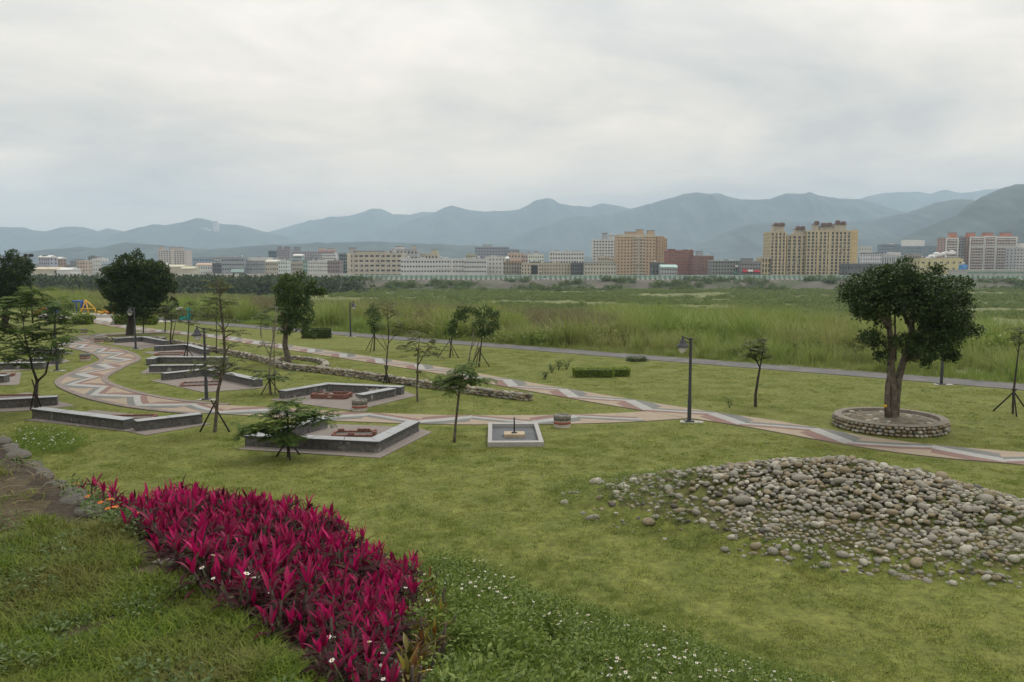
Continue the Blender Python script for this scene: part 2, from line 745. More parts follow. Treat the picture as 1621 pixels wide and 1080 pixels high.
# ------------------------------------------------------------------ ground sheet
M_lawn = mat('lawn_soil', (0.120, 0.146, 0.028), 0.95, 0.20, 0.9, 0.5, 30, col2=(0.140, 0.152, 0.035), world_space=True, detail=9, fine=(5.0, 0.62, 1.25))
M_bank = mat('bank_soil', (0.062, 0.055, 0.026), 0.95, 0.4, 1.6, 0.8, 18, col2=(0.085, 0.064, 0.040), world_space=True, detail=8)
M_flood = mat('floodplain_soil', (0.125, 0.150, 0.050), 0.95, 0.25, 0.035, 0.4, 2, stain=(0.26, 0.25, 0.20), stain_at=0.66, stain_scale=0.012, col2=(0.145, 0.15, 0.058), world_space=True, detail=9)
M_dike = mat('dike_face', (0.085, 0.082, 0.066), 0.95, 0.35, 0.12, 0.4, 1.5, col2=(0.115, 0.105, 0.088), stain=(0.06, 0.072, 0.034), stain_at=0.48, stain_scale=0.06, world_space=True, detail=8)
M_city = mat('city_ground', (0.13, 0.14, 0.11), 0.95, 0.3, 0.01, world_space=True)
M_mound = mat('mound_soil', (0.085, 0.085, 0.032), 0.95, 0.35, 2.5, 0.6, 20, col2=(0.10, 0.108, 0.03), world_space=True, detail=8, fine=(5.0, 0.6, 1.2))

rows = list(np.arange(-14, 2, 0.4)) + list(np.arange(2, 12, 0.14)) + list(np.arange(12, 20, 0.3))
y = 20.0
while y < 15000:
    rows.append(y)
    y *= 1.03 if y < 400 or y > 620 else 1.012
rows.append(15000.0)
cols = np.sign(np.linspace(-1, 1, 215)) * np.abs(np.linspace(-1, 1, 215)) ** 1.25
GV, GF, GM = [], [], []
for yy in rows:
    w = 18 + 0.86 * max(0, yy)
    for c in cols:
        x = c * w
        GV.append((x, yy, gz(x, yy)))
nc = len(cols)
for i in range(len(rows) - 1):
    for j in range(nc - 1):
        a = i * nc + j
        GF.append((a, a + 1, a + nc + 1, a + nc))
        x = (GV[a][0] + GV[a + nc + 1][0]) / 2
        yy = (GV[a][1] + GV[a + nc][1]) / 2
        d = ud(x, yy)[1]
        if d < 9.2 and (d < 0.1 or GV[a][2] > 0.12):
            u = ud(x, yy)[0]
            k = 6 if -0.45 < d < 0.35 and u > 3.0 + 0.5 * noise.noise(Vector((x * 2, yy * 2, 0))) else (0 if d > 2.9 else 1)
        elif mound_r(x, yy) < 0.86:
            k = 5
        elif yy < 20 or beyond_bike(x, yy) < 2.2:
            k = 0
        elif yy < 478:
            k = 2
        elif yy < 514:
            k = 3
        else:
            k = 4
        GM.append(k)
g_me = np_mesh('ground', GV, GF, [M_lawn, M_bank, M_flood, M_dike, M_city, M_mound, mat('rim_soil', (0.040, 0.031, 0.022), 0.95, 0.4, 3.0, 0.8, 25, col2=(0.06, 0.048, 0.036), world_space=True, detail=8)], True, GM)
ground = link_mesh('ground', g_me)
tag(ground, 'levee, mown lawn and low river plain reaching the far town', None, None, 'structure')

EX_LINES = []       # (line samples, clearance) where no lawn grass grows
EX_DISCS = []       # (x, y, r)
EX_POLYS = []

# ------------------------------------------------------------------ paved paths
M_beige = brickmat('beige_pavers', (0.335, 0.275, 0.205), (0.295, 0.24, 0.18), (0.20, 0.17, 0.135), 0.2, 0.1, 0.006)
M_white = brickmat('white_pavers', (0.345, 0.345, 0.33), (0.305, 0.31, 0.295), (0.24, 0.24, 0.23), 0.2, 0.1, 0.006)
M_red = brickmat('red_pavers', (0.22, 0.138, 0.118), (0.19, 0.118, 0.102), (0.16, 0.11, 0.09), 0.2, 0.1, 0.006)
M_dark = brickmat('grey_pavers', (0.17, 0.175, 0.165), (0.14, 0.15, 0.143), (0.12, 0.12, 0.11), 0.2, 0.1, 0.006)
M_kerbb = brickmat('kerb_bricks', (0.25, 0.205, 0.18), (0.20, 0.17, 0.155), (0.13, 0.115, 0.10), 0.11, 0.3, 0.010)
M_pad = brickmat('pad_pavers', (0.235, 0.205, 0.185), (0.20, 0.175, 0.16), (0.13, 0.12, 0.105), 0.3, 0.15, 0.008)


def strip(name, Q, Nn, ss, t0, t1, z0, z1, m, i0=0, i1=None, parent=None, uvscale=1.0):
    """band of the path between offsets t0..t1, with side faces down to z0"""
    i1 = len(Q) if i1 is None else i1
    b = MB()
    uv = []
    idx = list(range(i0, i1))
    for i in idx:
        for t, z in ((t0, z0), (t0, z1), (t1, z1), (t1, z0)):
            b.v.append((Q[i][0] + Nn[i][0] * t, Q[i][1] + Nn[i][1] * t, z))
            uv.append((ss[i], t))
    for k in range(len(idx) - 1):
        a, c = 4 * k, 4 * (k + 1)
        for e in range(3):
            b.f.append((a + e, c + e, c + e + 1, a + e + 1)[::-1])
    n = len(idx)
    b.f.append((0, 1, 2, 3))
    b.f.append((4 * n - 1, 4 * n - 2, 4 * n - 3, 4 * n - 4))
    b.m = [0] * len(b.f)
    b.sm = [False] * len(b.f)
    return b.build(name, m, parent, None, uv)


W_PATH = 2.0


def zigzag_path(name, px, label, fall, rise, z, s_from=0, s_to=1e9, mir=1):
    pts = [gp(*p) for p in px]
    Q, Nn, ss = smooth_line(pts, 0.3)
    root = strip(name, Q, Nn, ss, -W_PATH / 2, W_PATH / 2, -0.05, z, M_beige)
    tag(root, label, None, None, 'structure')
    EX_LINES.append((Q, W_PATH / 2 + 0.10))
    amp = 0.62

    def pos(s, t, zz):
        x = np.interp(s, ss, Q[:, 0]); y_ = np.interp(s, ss, Q[:, 1])
        nx = np.interp(s, ss, Nn[:, 0]); ny = np.interp(s, ss, Nn[:, 1])
        return (x + nx * t, y_ + ny * t, zz)
    legs = []
    s0 = s_from
    while s0 + fall + rise < min(ss[-1], s_to):
        legs.append((s0, s0 + fall, amp, -amp, 0.66))
        legs.append((s0 + fall, s0 + fall + rise, -amp, amp, 0.34))
        s0 += fall + rise
    for (sa, sb_, ta, tb, w) in legs:
        for bi, m in ((1, M_dark), (0, M_white), (-1, M_red)):
            b = MB()
            uv = []
            n = 8
            for e in range(n + 1):
                f = e / n
                s = sa + f * (sb_ - sa) + (0.006 if e == 0 else -0.006 if e == n else 0)
                tc = ta + (tb - ta) * f
                lim = W_PATH / 2 - 0.012
                t0_ = mir * max(-lim, min(lim, tc + (bi - 0.49) * w))
                t1_ = mir * max(-lim, min(lim, tc + (bi + 0.49) * w))
                t0_, t1_ = min(t0_, t1_), max(t0_, t1_) + 0.001
                for t, zz in ((t0_, z - 0.02), (t0_, z + 0.006), (t1_, z + 0.006), (t1_, z - 0.02)):
                    b.v.append(pos(s, t, zz))
                    uv.append((s, t))
            for e in range(n):
                a, c = 4 * e, 4 * e + 4
                for q in range(3):
                    b.f.append((a + q + 1, c + q + 1, c + q, a + q))
            b.f.append((0, 1, 2, 3))
            b.f.append((4 * n + 3, 4 * n + 2, 4 * n + 1, 4 * n))
            b.m = [0] * len(b.f); b.sm = [False] * len(b.f)
            b.build('paving_band', m, root, None, uv)
    return root, Q, Nn, ss


S_PX = [(262, 526), (200, 528), (160, 531), (141, 534), (120, 544.5), (144, 551), (174, 558.5), (190, 570), (160, 584), (129, 603), (165, 622),
        (226, 636.5), (292, 645), (350, 649), (420, 652.5), (545, 660), (700, 665), (800, 665.5), (900, 664.5), (1000, 661), (1075, 656)]
P2_PX = [(110, 503), (150, 509), (190, 516), (236, 523), (300, 529), (346, 533.5), (380, 539), (474, 553), (540, 563), (600, 572), (700, 587.5), (780, 602.5), (868, 618),
         (955, 633), (1028, 645), (1090, 655), (1200, 671), (1280, 685), (1380, 702), (1480, 715), (1621, 727), (1790, 741)]
path_s, SQ, SN, SS_ = zigzag_path('winding_path', S_PX, 'winding path of beige pavers with zigzag red white and grey bands', 2.1, 2.5, 0.030, 0.5, 1e9, -1)
path_2, Q2, N2, SS2 = zigzag_path('straight_path', P2_PX, 'long straight path of zigzag pavers passing the ringed tree', 2.1, 2.5, 0.037, 6.0)
# brick kerbs along the bends
i_end = int(np.argmin(np.linalg.norm(SQ - np.array(gp(345, 649)), axis=1)))
i_beg = int(np.argmin(np.linalg.norm(SQ - np.array(gp(150, 532)), axis=1)))
for sg in (1, -1):
    a, b_ = sorted((sg * W_PATH / 2, sg * (W_PATH / 2 + 0.32)))
    strip('kerb', SQ, SN, SS_, a + 0.003, b_ + 0.003, -0.05, 0.055, M_kerbb, i_beg, i_end, path_s)
EX_LINES.append((SQ[i_beg:i_end], W_PATH / 2 + 0.42))

# asphalt cycle track beside the reeds
M_asph = mat('asphalt', (0.115, 0.115, 0.118), 0.9, 0.2, 0.8, 0.3, 40, col2=(0.135, 0.132, 0.128), world_space=True, detail=8)
BKQ, BKN, BKS = smooth_line([gp(120, 498), gp(250, 505), gp(380, 516), gp(522, 527), gp(632, 536), gp(800, 548.5), gp(981, 563), gp(1200, 580), gp(1380, 594), gp(1603, 612), gp(1800, 629)], 1.0)
cyc = strip('cycle_track', BKQ, BKN, BKS, -1.25, 1.25, -0.08, 0.03, M_asph)
tag(cyc, 'narrow grey asphalt cycle track along the edge of the reeds', None, None, 'structure')
EX_LINES.append((BKQ, 1.35))
# playground plaza
M_conc = mat('concrete', (0.36, 0.35, 0.325), 0.9, 0.15, 1.0, 0.2, 20, stain=(0.24, 0.23, 0.21), stain_at=0.6, stain_scale=0.5, world_space=True)
pl = MB()
pc = gp(175, 502)
pl.prism([tuple(gp(*p)) for p in ((60, 504), (150, 511), (250, 510.5), (350, 506), (300, 496.5), (150, 496.5), (60, 497.5))], -0.05, 0.022)
o = pl.build('plaza', M_conc)
tag(o, 'pale concrete plaza carrying the playground', None, None, 'structure')

# ------------------------------------------------------------------ seat walls round the fire pits
M_granite = mat('dark_granite', (0.085, 0.083, 0.082), 0.7, 0.35, 7, 0.3, 30, col2=(0.12, 0.118, 0.113), stain=(0.36, 0.35, 0.33), stain_at=0.62, stain_scale=1.3)
M_coping = mat('coping_stone', (0.30, 0.315, 0.325), 0.5, 0.14, 5, 0.1, 60, stain=(0.20, 0.205, 0.20), stain_at=0.6, stain_scale=0.9)
M_copedge = mat('coping_edge', (0.07, 0.075, 0.085), 0.5, 0.2, 8)
M_brick = mat('red_brick', (0.17, 0.070, 0.050), 0.9, 0.35, 9, 0.3, 40, col2=(0.21, 0.10, 0.075), stain=(0.09, 0.075, 0.065), stain_at=0.55, stain_scale=3)
M_ash = mat('ash', (0.12, 0.11, 0.10), 0.95, 0.3, 5)


def offset_poly(pts, t):
    """polyline pushed sideways by t (mitred)"""
    out = []
    n = len(pts)
    for i in range(n):
        ds = []
        if i > 0:
            ds.append((pts[i] - pts[i - 1]).normalized())
        if i < n - 1:
            ds.append((pts[i + 1] - pts[i]).normalized())
        ns = [Vector((-d.y, d.x)) for d in ds]
        if len(ns) == 1:
            out.append(pts[i] + ns[0] * t)
        else:
            m = (ns[0] + ns[1]).normalized()
            out.append(pts[i] + m * (t / max(0.35, m.dot(ns[0]))))
    return out


M_granst = mat('stained_granite', (0.085, 0.083, 0.082), 0.7, 0.35, 7, 0.3, 30, col2=(0.12, 0.118, 0.113), stain=(0.46, 0.45, 0.43), stain_at=0.545, stain_scale=2.1)


def seat_wall(label, lines, width=0.44, height=0.42):
    """granite seat wall on one or more plan polylines, light coping slabs on top"""
    c = lines[0][0]
    root = empty('seat_wall', (c.x, c.y, 0), label, 'seat wall', 'granite seat walls round the fire pits')
    for pts in lines:
        La, Ra = offset_poly(pts, width / 2), offset_poly(pts, -width / 2)
        Lc, Rc = offset_poly(pts, width / 2 + 0.045), offset_poly(pts, -width / 2 - 0.045)
        for i in range(len(pts) - 1):
            b = MB()
            b.prism([La[i], Ra[i], Ra[i + 1], La[i + 1]], -0.05, height - 0.065)
            b.build('wall', M_granst if 'white stains' in label else M_granite, root, (c.x, c.y, 0))
            n = max(1, round((pts[i + 1] - pts[i]).length / 1.15))
            for k in range(n):
                f0, f1 = k / n, (k + 1) / n
                g = 0.006
                q = [Lc[i].lerp(Lc[i + 1], f0), Rc[i].lerp(Rc[i + 1], f0), Rc[i].lerp(Rc[i + 1], f1), Lc[i].lerp(Lc[i + 1], f1)]
                dd = (pts[i + 1] - pts[i]).normalized() * g
                q = [q[0] + dd, q[1] + dd, q[2] - dd, q[3] - dd]
                b = MB()
                b.prism(q, height - 0.068, height - 0.012, 1)
                cc = sum(q, Vector((0, 0))) / 4
                b.prism([p.lerp(cc, 0.012) for p in q], height - 0.013, height, 0)
                b.build('coping_slab', [M_coping, M_copedge], root, (c.x, c.y, 0))
        EX_LINES.append((np.array([tuple(pts[i].lerp(pts[i + 1], t)) for i in range(len(pts) - 1) for t in np.linspace(0, 1, 25)]), width / 2 + 0.08))
    return root


def pad(label, px):
    q = [gp(*p) for p in px]
    b = MB()
    b.prism([tuple(p) for p in q], -0.05, 0.028)
    c = q[0]
    uv = [(v[0], v[1]) for v in b.v]
    o = b.build('paving', M_pad, None, None, uv)
    tag(o, label, None, None, 'structure')
    EX_POLYS.append([tuple(p) for p in q])
    return o


def hearth(label, px, py, w, d, rz, courses, seed, gaps=0.15):
    """low rectangle of loose red bricks"""
    p = gp(px, py)
    rnd = random.Random(seed)
    root = empty('brick_fire_pit', (p.x, p.y, 0.028), label, 'fire pit', 'brick fire pits on the paved pads')
    root.rotation_euler = (0, 0, rz)
    BW, BD, BH = 0.24, 0.115, 0.075
    bm_ = HEARTH_BRICK

    def lay(x, y_, a, c):
        z = 0.028 + BH / 2 + c * (BH - 0.002) - 0.004
        v = Matrix.Rotation(rz, 3, 'Z') @ Vector((x, y_, 0))
        link_mesh('brick', bm_, (p.x + v.x, p.y + v.y, z), (0, 0, rz + a + rnd.uniform(-.25, .25)), (1, 1, 1), root)
    for c in range(courses):
        n = int(w / BW)
        for k in range(n):
            for s in (-1, 1):
                if c and rnd.random() < gaps:
                    continue
                lay(-w / 2 + (k + 0.5 + 0.25 * (c % 2)) * w / n, s * d / 2, 0, c)
        n = max(1, int((d - BD) / BW))
        for k in range(n):
            for s in (-1, 1):
                if c and rnd.random() < gaps:
                    continue
                lay(s * (w / 2 + 0.02), -d / 2 + BD / 2 + (k + 0.5) * (d - BD) / n, math.pi / 2, c)
    b = MB()
    b.prism([(-w / 2 + .05, -d / 2 + .05), (w / 2 - .05, -d / 2 + .05), (w / 2 - .05, d / 2 - .05), (-w / 2 + .05, d / 2 - .05)], -0.005, 0.012)
    o = b.build('ash_bed', M_ash)
    o.location = (p.x, p.y, 0.028)
    o.rotation_euler = (0, 0, rz)
    put(o, root)
    return root


_b = MB()
_b.box((0, 0, 0), (0.235, 0.112, 0.074))
_o = _b.build('brick', M_brick)
HEARTH_BRICK = _o.data
bpy.data.objects.remove(_o)


def P(*px):
    return [gp(*p) for p in px]


pad('paved pad under the large open wall by the path junction', [(376, 712), (602, 726), (684, 685), (655, 677), (515, 672), (455, 690)])
seat_wall('grey capped granite wall in a wide open U beside the square basin', [P((512, 678), (405, 706), (594, 715), (655, 683))])
hearth('scattered charred brick fire pit inside the wall beside the basin', 561, 689, 1.5, 0.8, 0.05, 2, 1, 0.4)

pad('paved pad under the stained wall with the inset bench', [(428, 634), (560, 651), (660, 627), (640, 620), (520, 616), (470, 622)])
seat_wall('granite wall with white stains on its inner faces below the dry-stone wall', [P((447, 632), (519, 619.5), (638, 625)), P((622, 627.5), (569, 638.5))])
hearth('red brick fire pit inside the white-stained wall', 525, 630, 1.7, 0.9, -0.15, 3, 2, 0.3)

pad('paved pad inside the angled wall above the flower weeds', [(40, 666), (203, 684), (230, 690), (335, 672), (225, 658), (150, 650)])
seat_wall('angled pair of low granite walls beside the white-flowered weeds', [P((59, 661), (205, 680)), P((214, 682.5), (318, 670))])
hearth('flat red brick fire pit behind the angled pair of walls', 200, 663, 2.2, 0.9, 0.1, 1, 3)

pad('paved pad inside the V wall behind the lamp', [(238, 603), (322, 622), (425, 614), (330, 591)])
seat_wall('V-shaped granite wall opening towards the winding path behind the lamp', [P((258, 602.5), (329, 594.5), (410, 613))])
hearth('crumbled red brick fire pit inside the V-shaped wall', 318, 609, 1.9, 1.3, 0.3, 1, 4)

pad('paved pad between the two parallel walls', [(222, 592), (240, 580), (372, 578), (350, 590)])
seat_wall('straight granite wall of the parallel pair, on the pad side', [P((238, 589), (326, 588))])
seat_wall('longer granite wall of the parallel pair with a short angled end', [P((237, 578.5), (247, 574.5), (360, 575))])

pad('paved pad with brick pit inside the bent wall under the tripod tree', [(225, 558), (280, 568), (330, 562), (296, 552)])
seat_wall('bent granite wall backing the tripod-staked sapling', [P((245, 556.5), (297, 553.5), (327, 562))])
hearth('square red brick fire pit inside the bent wall', 269, 561, 1.8, 1.4, 0.2, 1, 5)

pad('paved pad inside the far bent wall under the round tree', [(170, 545), (225, 552), (268, 548), (230, 539)])
seat_wall('bent granite wall below the dense round tree', [P((182, 543.5), (228, 540.5), (264, 547.5))])

pad('paved pad with brick pit beside the young forked tree', [(-60, 640), (0, 628), (45, 622), (118, 643), (60, 650), (-60, 656)])
seat_wall('long granite wall behind the young forked tree', [P((-70, 650), (92, 641))])
hearth('red brick fire pit behind the long wall by the forked tree', 20, 630, 2.0, 1.0, 0.1, 1, 6)

pad('bare grey paved pad with a wall end on it', [(-40, 612), (-40, 592), (34, 590), (30, 610)])
seat_wall('short end of granite wall on the bare grey pad', [P((-60, 605), (11, 606))])
hearth('red brick corner on the bare grey pad', -6, 597, 1.6, 0.9, 0.0, 2, 7)

pad('paved pad below the stacked walls behind the feathery tree', [(0, 590), (60, 585), (112, 572), (98, 568), (20, 570)])
seat_wall('granite wall behind the feathery tree with bright coping', [P((48, 577), (97, 576))])
seat_wall('granite wall under the feathery crown nearest the bare pad', [P((0, 585), (72, 584))])
pad('paved pad of the wall near the lone barrel', [(60, 566), (118, 560), (100, 556), (60, 557)])
seat_wall('granite wall facing the winding path beyond the feathery tree', [P((30, 562), (101, 561))])

# ------------------------------------------------------------------ square basin
M_gran2 = mat('speckled_granite', (0.30, 0.30, 0.295), 0.75, 0.45, 40, 0.2, 80, col2=(0.34, 0.335, 0.32))
M_blockst = mat('cream_stone', (0.40, 0.33, 0.23), 0.85, 0.15, 6)
M_iron = mat('dark_iron', (0.028, 0.03, 0.036), 0.55, 0.2, 6, spec=0.4)
bc = gp(816, 692)
A, B_, C_, D_ = gp(772, 708), gp(861, 707.5), gp(851, 675.5), gp(773, 675.5)
bx = (A + B_ + C_ + D_) / 4
basin = empty('stone_basin', (bx.x, bx.y, 0), 'square speckled granite basin with a tap post on a cream block', 'basin')
b = MB()
inner = [p.lerp(bx, 0.16) for p in (A, B_, C_, D_)]
outer = [A, B_, C_, D_]
for i in range(4):
    j = (i + 1) % 4
    b.prism([outer[i], outer[j], inner[j], inner[i]], -0.05, 0.17)
b.build('rim', M_gran2, basin)
b = MB()
b.prism([p.lerp(bx, 0.002) for p in inner], -0.05, 0.03)
b.build('floor', mat('basin_floor', (0.085, 0.095, 0.105), 0.6, 0.3, 4), basin)
b = MB()
b.box((bx.x, bx.y - 0.1, 0.085), (0.78, 0.6, 0.13))
b.build('block', M_blockst, basin)
b = MB()
b.tube([(bx.x, bx.y - 0.1, 0.14), (bx.x, bx.y - 0.1, 0.75)], 0.028, 8)
b.lathe((bx.x, bx.y - 0.1, 0.15), [(0.11, 0), (0.11, 0.03), (0.03, 0.05)], 12)
b.box((bx.x, bx.y - 0.16, 0.68), (0.03, 0.14, 0.03))
b.build('tap_post', M_iron, basin)
EX_POLYS.append([tuple(p) for p in outer])

# ------------------------------------------------------------------ banded drum stools
M_drumg = mat('drum_grey', (0.15, 0.145, 0.13), 0.9, 0.35, 9, 0.3, 40, col2=(0.19, 0.185, 0.165))
M_drumw = mat('drum_white', (0.46, 0.43, 0.38), 0.85, 0.12, 6)
M_drumr = mat('drum_red', (0.27, 0.095, 0.07), 0.85, 0.15, 6)
for px, py, lb in ((890, 676, 'striped stone drum stool beside the path near the square basin'), (569.5, 650, 'striped stone drum stool in front of the white-stained wall'),
                   (135, 571, 'striped stone drum stool inside the second bend of the winding path'), (133, 529, 'striped stone drum stool on grass before the plaza'), (156.5, 543.5, 'striped stone drum stool at the first bend below the round tree')):
    p = gp(px, py)
    root = empty('drum_stool', (p.x, p.y, 0), lb, 'drum stool', 'striped drum stools beside the paths')
    r = 0.345
    for nm, m, z0, z1, k in (('foot', M_drumw, -0.03, 0.10, 0.965), ('white_band', M_drumw, 0.10, 0.145, 1.0), ('red_band', M_drumr, 0.145, 0.245, 1.006), ('white_band', M_drumw, 0.245, 0.285, 1.0), ('drum_top', M_drumg, 0.285, 0.50, 1.01)):
        b = MB()
        pr = [(r * k, z0), (r * k, z1)]
        if nm == 'drum_top':
            pr = [(r * k, z0), (r * k, z1 - 0.02), (r * k - 0.02, z1), (r * 0.75, z1), (r * 0.72, z1 - 0.05), (0.001, z1 - 0.05)]
        b.lathe((0, 0, 0), pr, 20)
        o = b.build(nm, m)
        o.location = (p.x, p.y, 0)
        put(o, root)
    EX_DISCS.append((p.x, p.y, r + 0.08))

# ------------------------------------------------------------------ stones
STONE_COLS = {'grey': ((0.19, 0.182, 0.152), (0.27, 0.257, 0.218)), 'pale': ((0.31, 0.295, 0.245), (0.40, 0.38, 0.32)), 'buff': ((0.185, 0.155, 0.10), (0.255, 0.215, 0.15)), 'dark': ((0.070, 0.066, 0.056), (0.11, 0.105, 0.09))}
M_ST = {k: mat('stone_' + k, a, 0.85, 0.22, 7, 0.25, 25, col2=b_, stain=mul(a, 0.6), stain_at=0.6, stain_scale=4) for k, (a, b_) in STONE_COLS.items()}


def ico(sub):
    import bmesh
    bm = bmesh.new()
    bmesh.ops.create_icosphere(bm, subdivisions=sub, radius=1.0)
    V = np.array([v.co[:] for v in bm.verts])
    F = np.array([[v.index for v in f.verts] for f in bm.faces])
    bm.free()
    return V, F


ICO2, ICO1 = ico(3), ico(2)


def stone_shape(V, seed, amt=0.16):
    out = []
    off = Vector((seed * 13.7, seed * 5.1, seed * 3.3))
    for v in V:
        q = Vector(v)
        k = 1 + amt * noise.noise(q * 0.9 + off) + amt * 0.4 * noise.noise(q * 2.1 + off)
        out.append(q * k)
    out = np.array(out)
    # flatten some sides as river stones have
    out[:, 2] = np.where(out[:, 2] > 0.75, 0.75 + (out[:, 2] - 0.75) * 0.4, out[:, 2])
    return out


STONE_SHAPES = [stone_shape(ICO1[0], i) for i in range(8)]
STONE_ME = {}


def stone_mesh(shape, colour):
    k = (shape, colour)
    if k not in STONE_ME:
        STONE_ME[k] = np_mesh('stone', STONE_SHAPES[shape], ICO1[1], M_ST[colour], True)
    return STONE_ME[k]


def eul(a, b, c):
    from mathutils import Euler
    return np.array(Euler((a, b, c)).to_matrix())


def stones_joined(name, items, parent=None, label=None, cat=None):
    """items: (loc, rot, scale, shape, colour) -> one mesh of kind stuff"""
    ks = list(M_ST)
    Vs, Fs, mi, b = [], [], [], 0
    for loc, rot, sc, sh, co in items:
        V = (STONE_SHAPES[sh] * np.array(sc)) @ eul(*rot).T + np.array(loc)
        Vs.append(V)
        Fs.append(ICO1[1] + b)
        b += len(V)
        mi += [ks.index(co)] * len(ICO1[1])
    me = np_mesh(name, np.concatenate(Vs), np.concatenate(Fs), [M_ST[k] for k in ks], True, mi)
    o = link_mesh(name, me, parent=parent)
    tag(o, label, cat, None, 'stuff')
    return o


# heap of river cobbles
rng = np.random.default_rng(11)
rnd = random.Random(11)
cob = []
tries = 0
cells = {}
while len(cob) < 3400 and tries < 240000:
    tries += 1
    a, rr = rnd.uniform(0, 2 * math.pi), math.sqrt(rnd.random()) * 1.03
    ex, ey = rr * math.cos(a) * 7.2, rr * math.sin(a) * 3.5
    x = MOUND_C[0] + ex * MOUND_U[0] + ey * MOUND_V[0]
    y = MOUND_C[1] + ex * MOUND_U[1] + ey * MOUND_V[1]
    # the stones thin out towards the ends, where grass takes over
    dens = 1.0 - 0.95 * sstep(0.24, 0.56, abs((ex - 0.7) / 7.2)) if ey < 6 else 1
    dens = max(dens, 0.10) * (1.0 if rr < 0.84 else 0.22)
    dens *= 0.75 + 0.5 * noise.noise(Vector((x * 0.8, y * 0.8, 7)))
    if rnd.random() > dens:
        continue
    s = (1.0 if rr < 0.72 else 0.78) * min(0.18, max(0.055, rnd.lognormvariate(math.log(0.074), 0.38)))
    key = (int(x / 0.4), int(y / 0.4))
    ok = True
    for i in (-1, 0, 1):
        for j in (-1, 0, 1):
            for (x2, y2, s2) in cells.get((key[0] + i, key[1] + j), ()):
                if (x - x2) ** 2 + (y - y2) ** 2 < (0.62 * (s + s2)) ** 2:
                    ok = False
    if not ok:
        continue
    cells.setdefault(key, []).append((x, y, s))
    cob.append((x, y, s))
for (px, py, s) in ((943, 768, 0.20), (938, 822, 0.17), (1027, 838, 0.17), (1076, 836, 0.14), (1610, 893, 0.16), (893, 797, 0.12), (988, 796, 0.15)):
    p = gp(px, py)
    cob.append((p.x, p.y, s))
items = []
for (x, y, s) in cob:
    co = rnd.choices(('grey', 'pale', 'buff', 'dark'), (0.48, 0.18, 0.27, 0.07))[0]
    sc = (s * rnd.uniform(0.95, 1.3), s * rnd.uniform(0.8, 1.05), s * rnd.uniform(0.55, 0.8))
    z = gz(x, y) + sc[2] * 0.45 + (rnd.uniform(0, 0.06) if mound_r(x, y) < 0.6 else -0.02)
    items.append(((x, y, z), (rnd.uniform(-.4, .4), rnd.uniform(-.4, .4), rnd.uniform(0, 6.3)), sc, rnd.randrange(8), co))
# those facing the lawn show largest: stand near and big
items.sort(key=lambda it: -it[2][0] / math.hypot(it[0][0], it[0][1]) * (1.0 if (it[0][1] - MOUND_C[1]) * 0.927 + (it[0][0] - MOUND_C[0]) * 0.375 < 0.8 else 0.3))
LBL = {'grey': 'mid-grey', 'pale': 'pale whitish', 'buff': 'buff brown', 'dark': 'dark charcoal'}
NIND = 290
for loc, rot, sc, sh, co in items[:NIND]:
    o = link_mesh('river_cobble', stone_mesh(sh, co), loc, rot, sc)
    mr = mound_r(loc[0], loc[1])
    ex_ = (loc[0] - MOUND_C[0]) * MOUND_U[0] + (loc[1] - MOUND_C[1]) * MOUND_U[1]
    zone = 'on the crest of the stone heap' if mr < 0.33 else ('at the foot of the stone heap, next to the lawn' if mr > 0.8 else ('in the thin grassy end of the heap towards the basin' if ex_ < -3.2 else ('in the grassy end of the heap away from the basin' if ex_ > 3.2 else 'on the open face of the stone heap')))
    tag(o, ('large ' if sc[0] > 0.125 else 'small ') + LBL[co] + ' river cobble ' + zone, 'cobble', 'cobbles of the stone heap')
stones_joined('cobble_heap', items[NIND:], None, 'smaller river cobbles making up the rest of the heap', 'cobbles')

# dry-stone wall across the lawn
def dry_wall(label, px, seed, thick=0.34, height=0.42, nind=280, step=0.27):
    Qw, Nw, Sw = smooth_line([gp(*p) for p in px], 0.05)
    root = empty('dry_stone_wall', (Qw[0][0], Qw[0][1], 0), label, 'stone wall')
    rn = random.Random(seed)
    its = []
    z = 0.06
    c = 0
    while z < height:
        for side in (-1, 1):
            s = rn.uniform(0, step)
            while s < Sw[-1]:
                L = step * rn.uniform(0.6, 1.25)
                x = np.interp(s, Sw, Qw[:, 0]); yv = np.interp(s, Sw, Qw[:, 1])
                nx = np.interp(s, Sw, Nw[:, 0]); ny = np.interp(s, Sw, Nw[:, 1])
                t = side * thick * 0.26 + rn.uniform(-.03, .03)
                its.append(((x + nx * t, yv + ny * t, z + rn.uniform(-.02, .03)), (rn.uniform(-.3, .3), rn.uniform(-.3, .3), math.atan2(nx, -ny) + rn.uniform(-.3, .3)),
                            (L * 0.60, thick * 0.34, 0.085 * rn.uniform(0.85, 1.2)), rn.randrange(8), rn.choices(('grey', 'pale', 'buff', 'dark'), (.45, .14, .3, .11))[0]))
                s += L
        z += 0.125
        c += 1
    its.sort(key=lambda i: math.hypot(i[0][0], i[0][1]) - 0.4 * i[0][2])
    for loc, rot, sc, sh, co in its[:nind]:
        link_mesh('stone', stone_mesh(sh, co), loc, rot, sc, root)
    if len(its) > nind:
        stones_joined('far_stones', its[nind:], root)
    core = strip('core', Qw[::8], Nw[::8], Sw[::8], -thick * 0.3, thick * 0.3, -0.05, height - 0.12, mat('wall_core', (0.08, 0.075, 0.06), 0.95), 0, None, root)
    EX_LINES.append((Qw[::5], thick / 2 + 0.06))
    return root


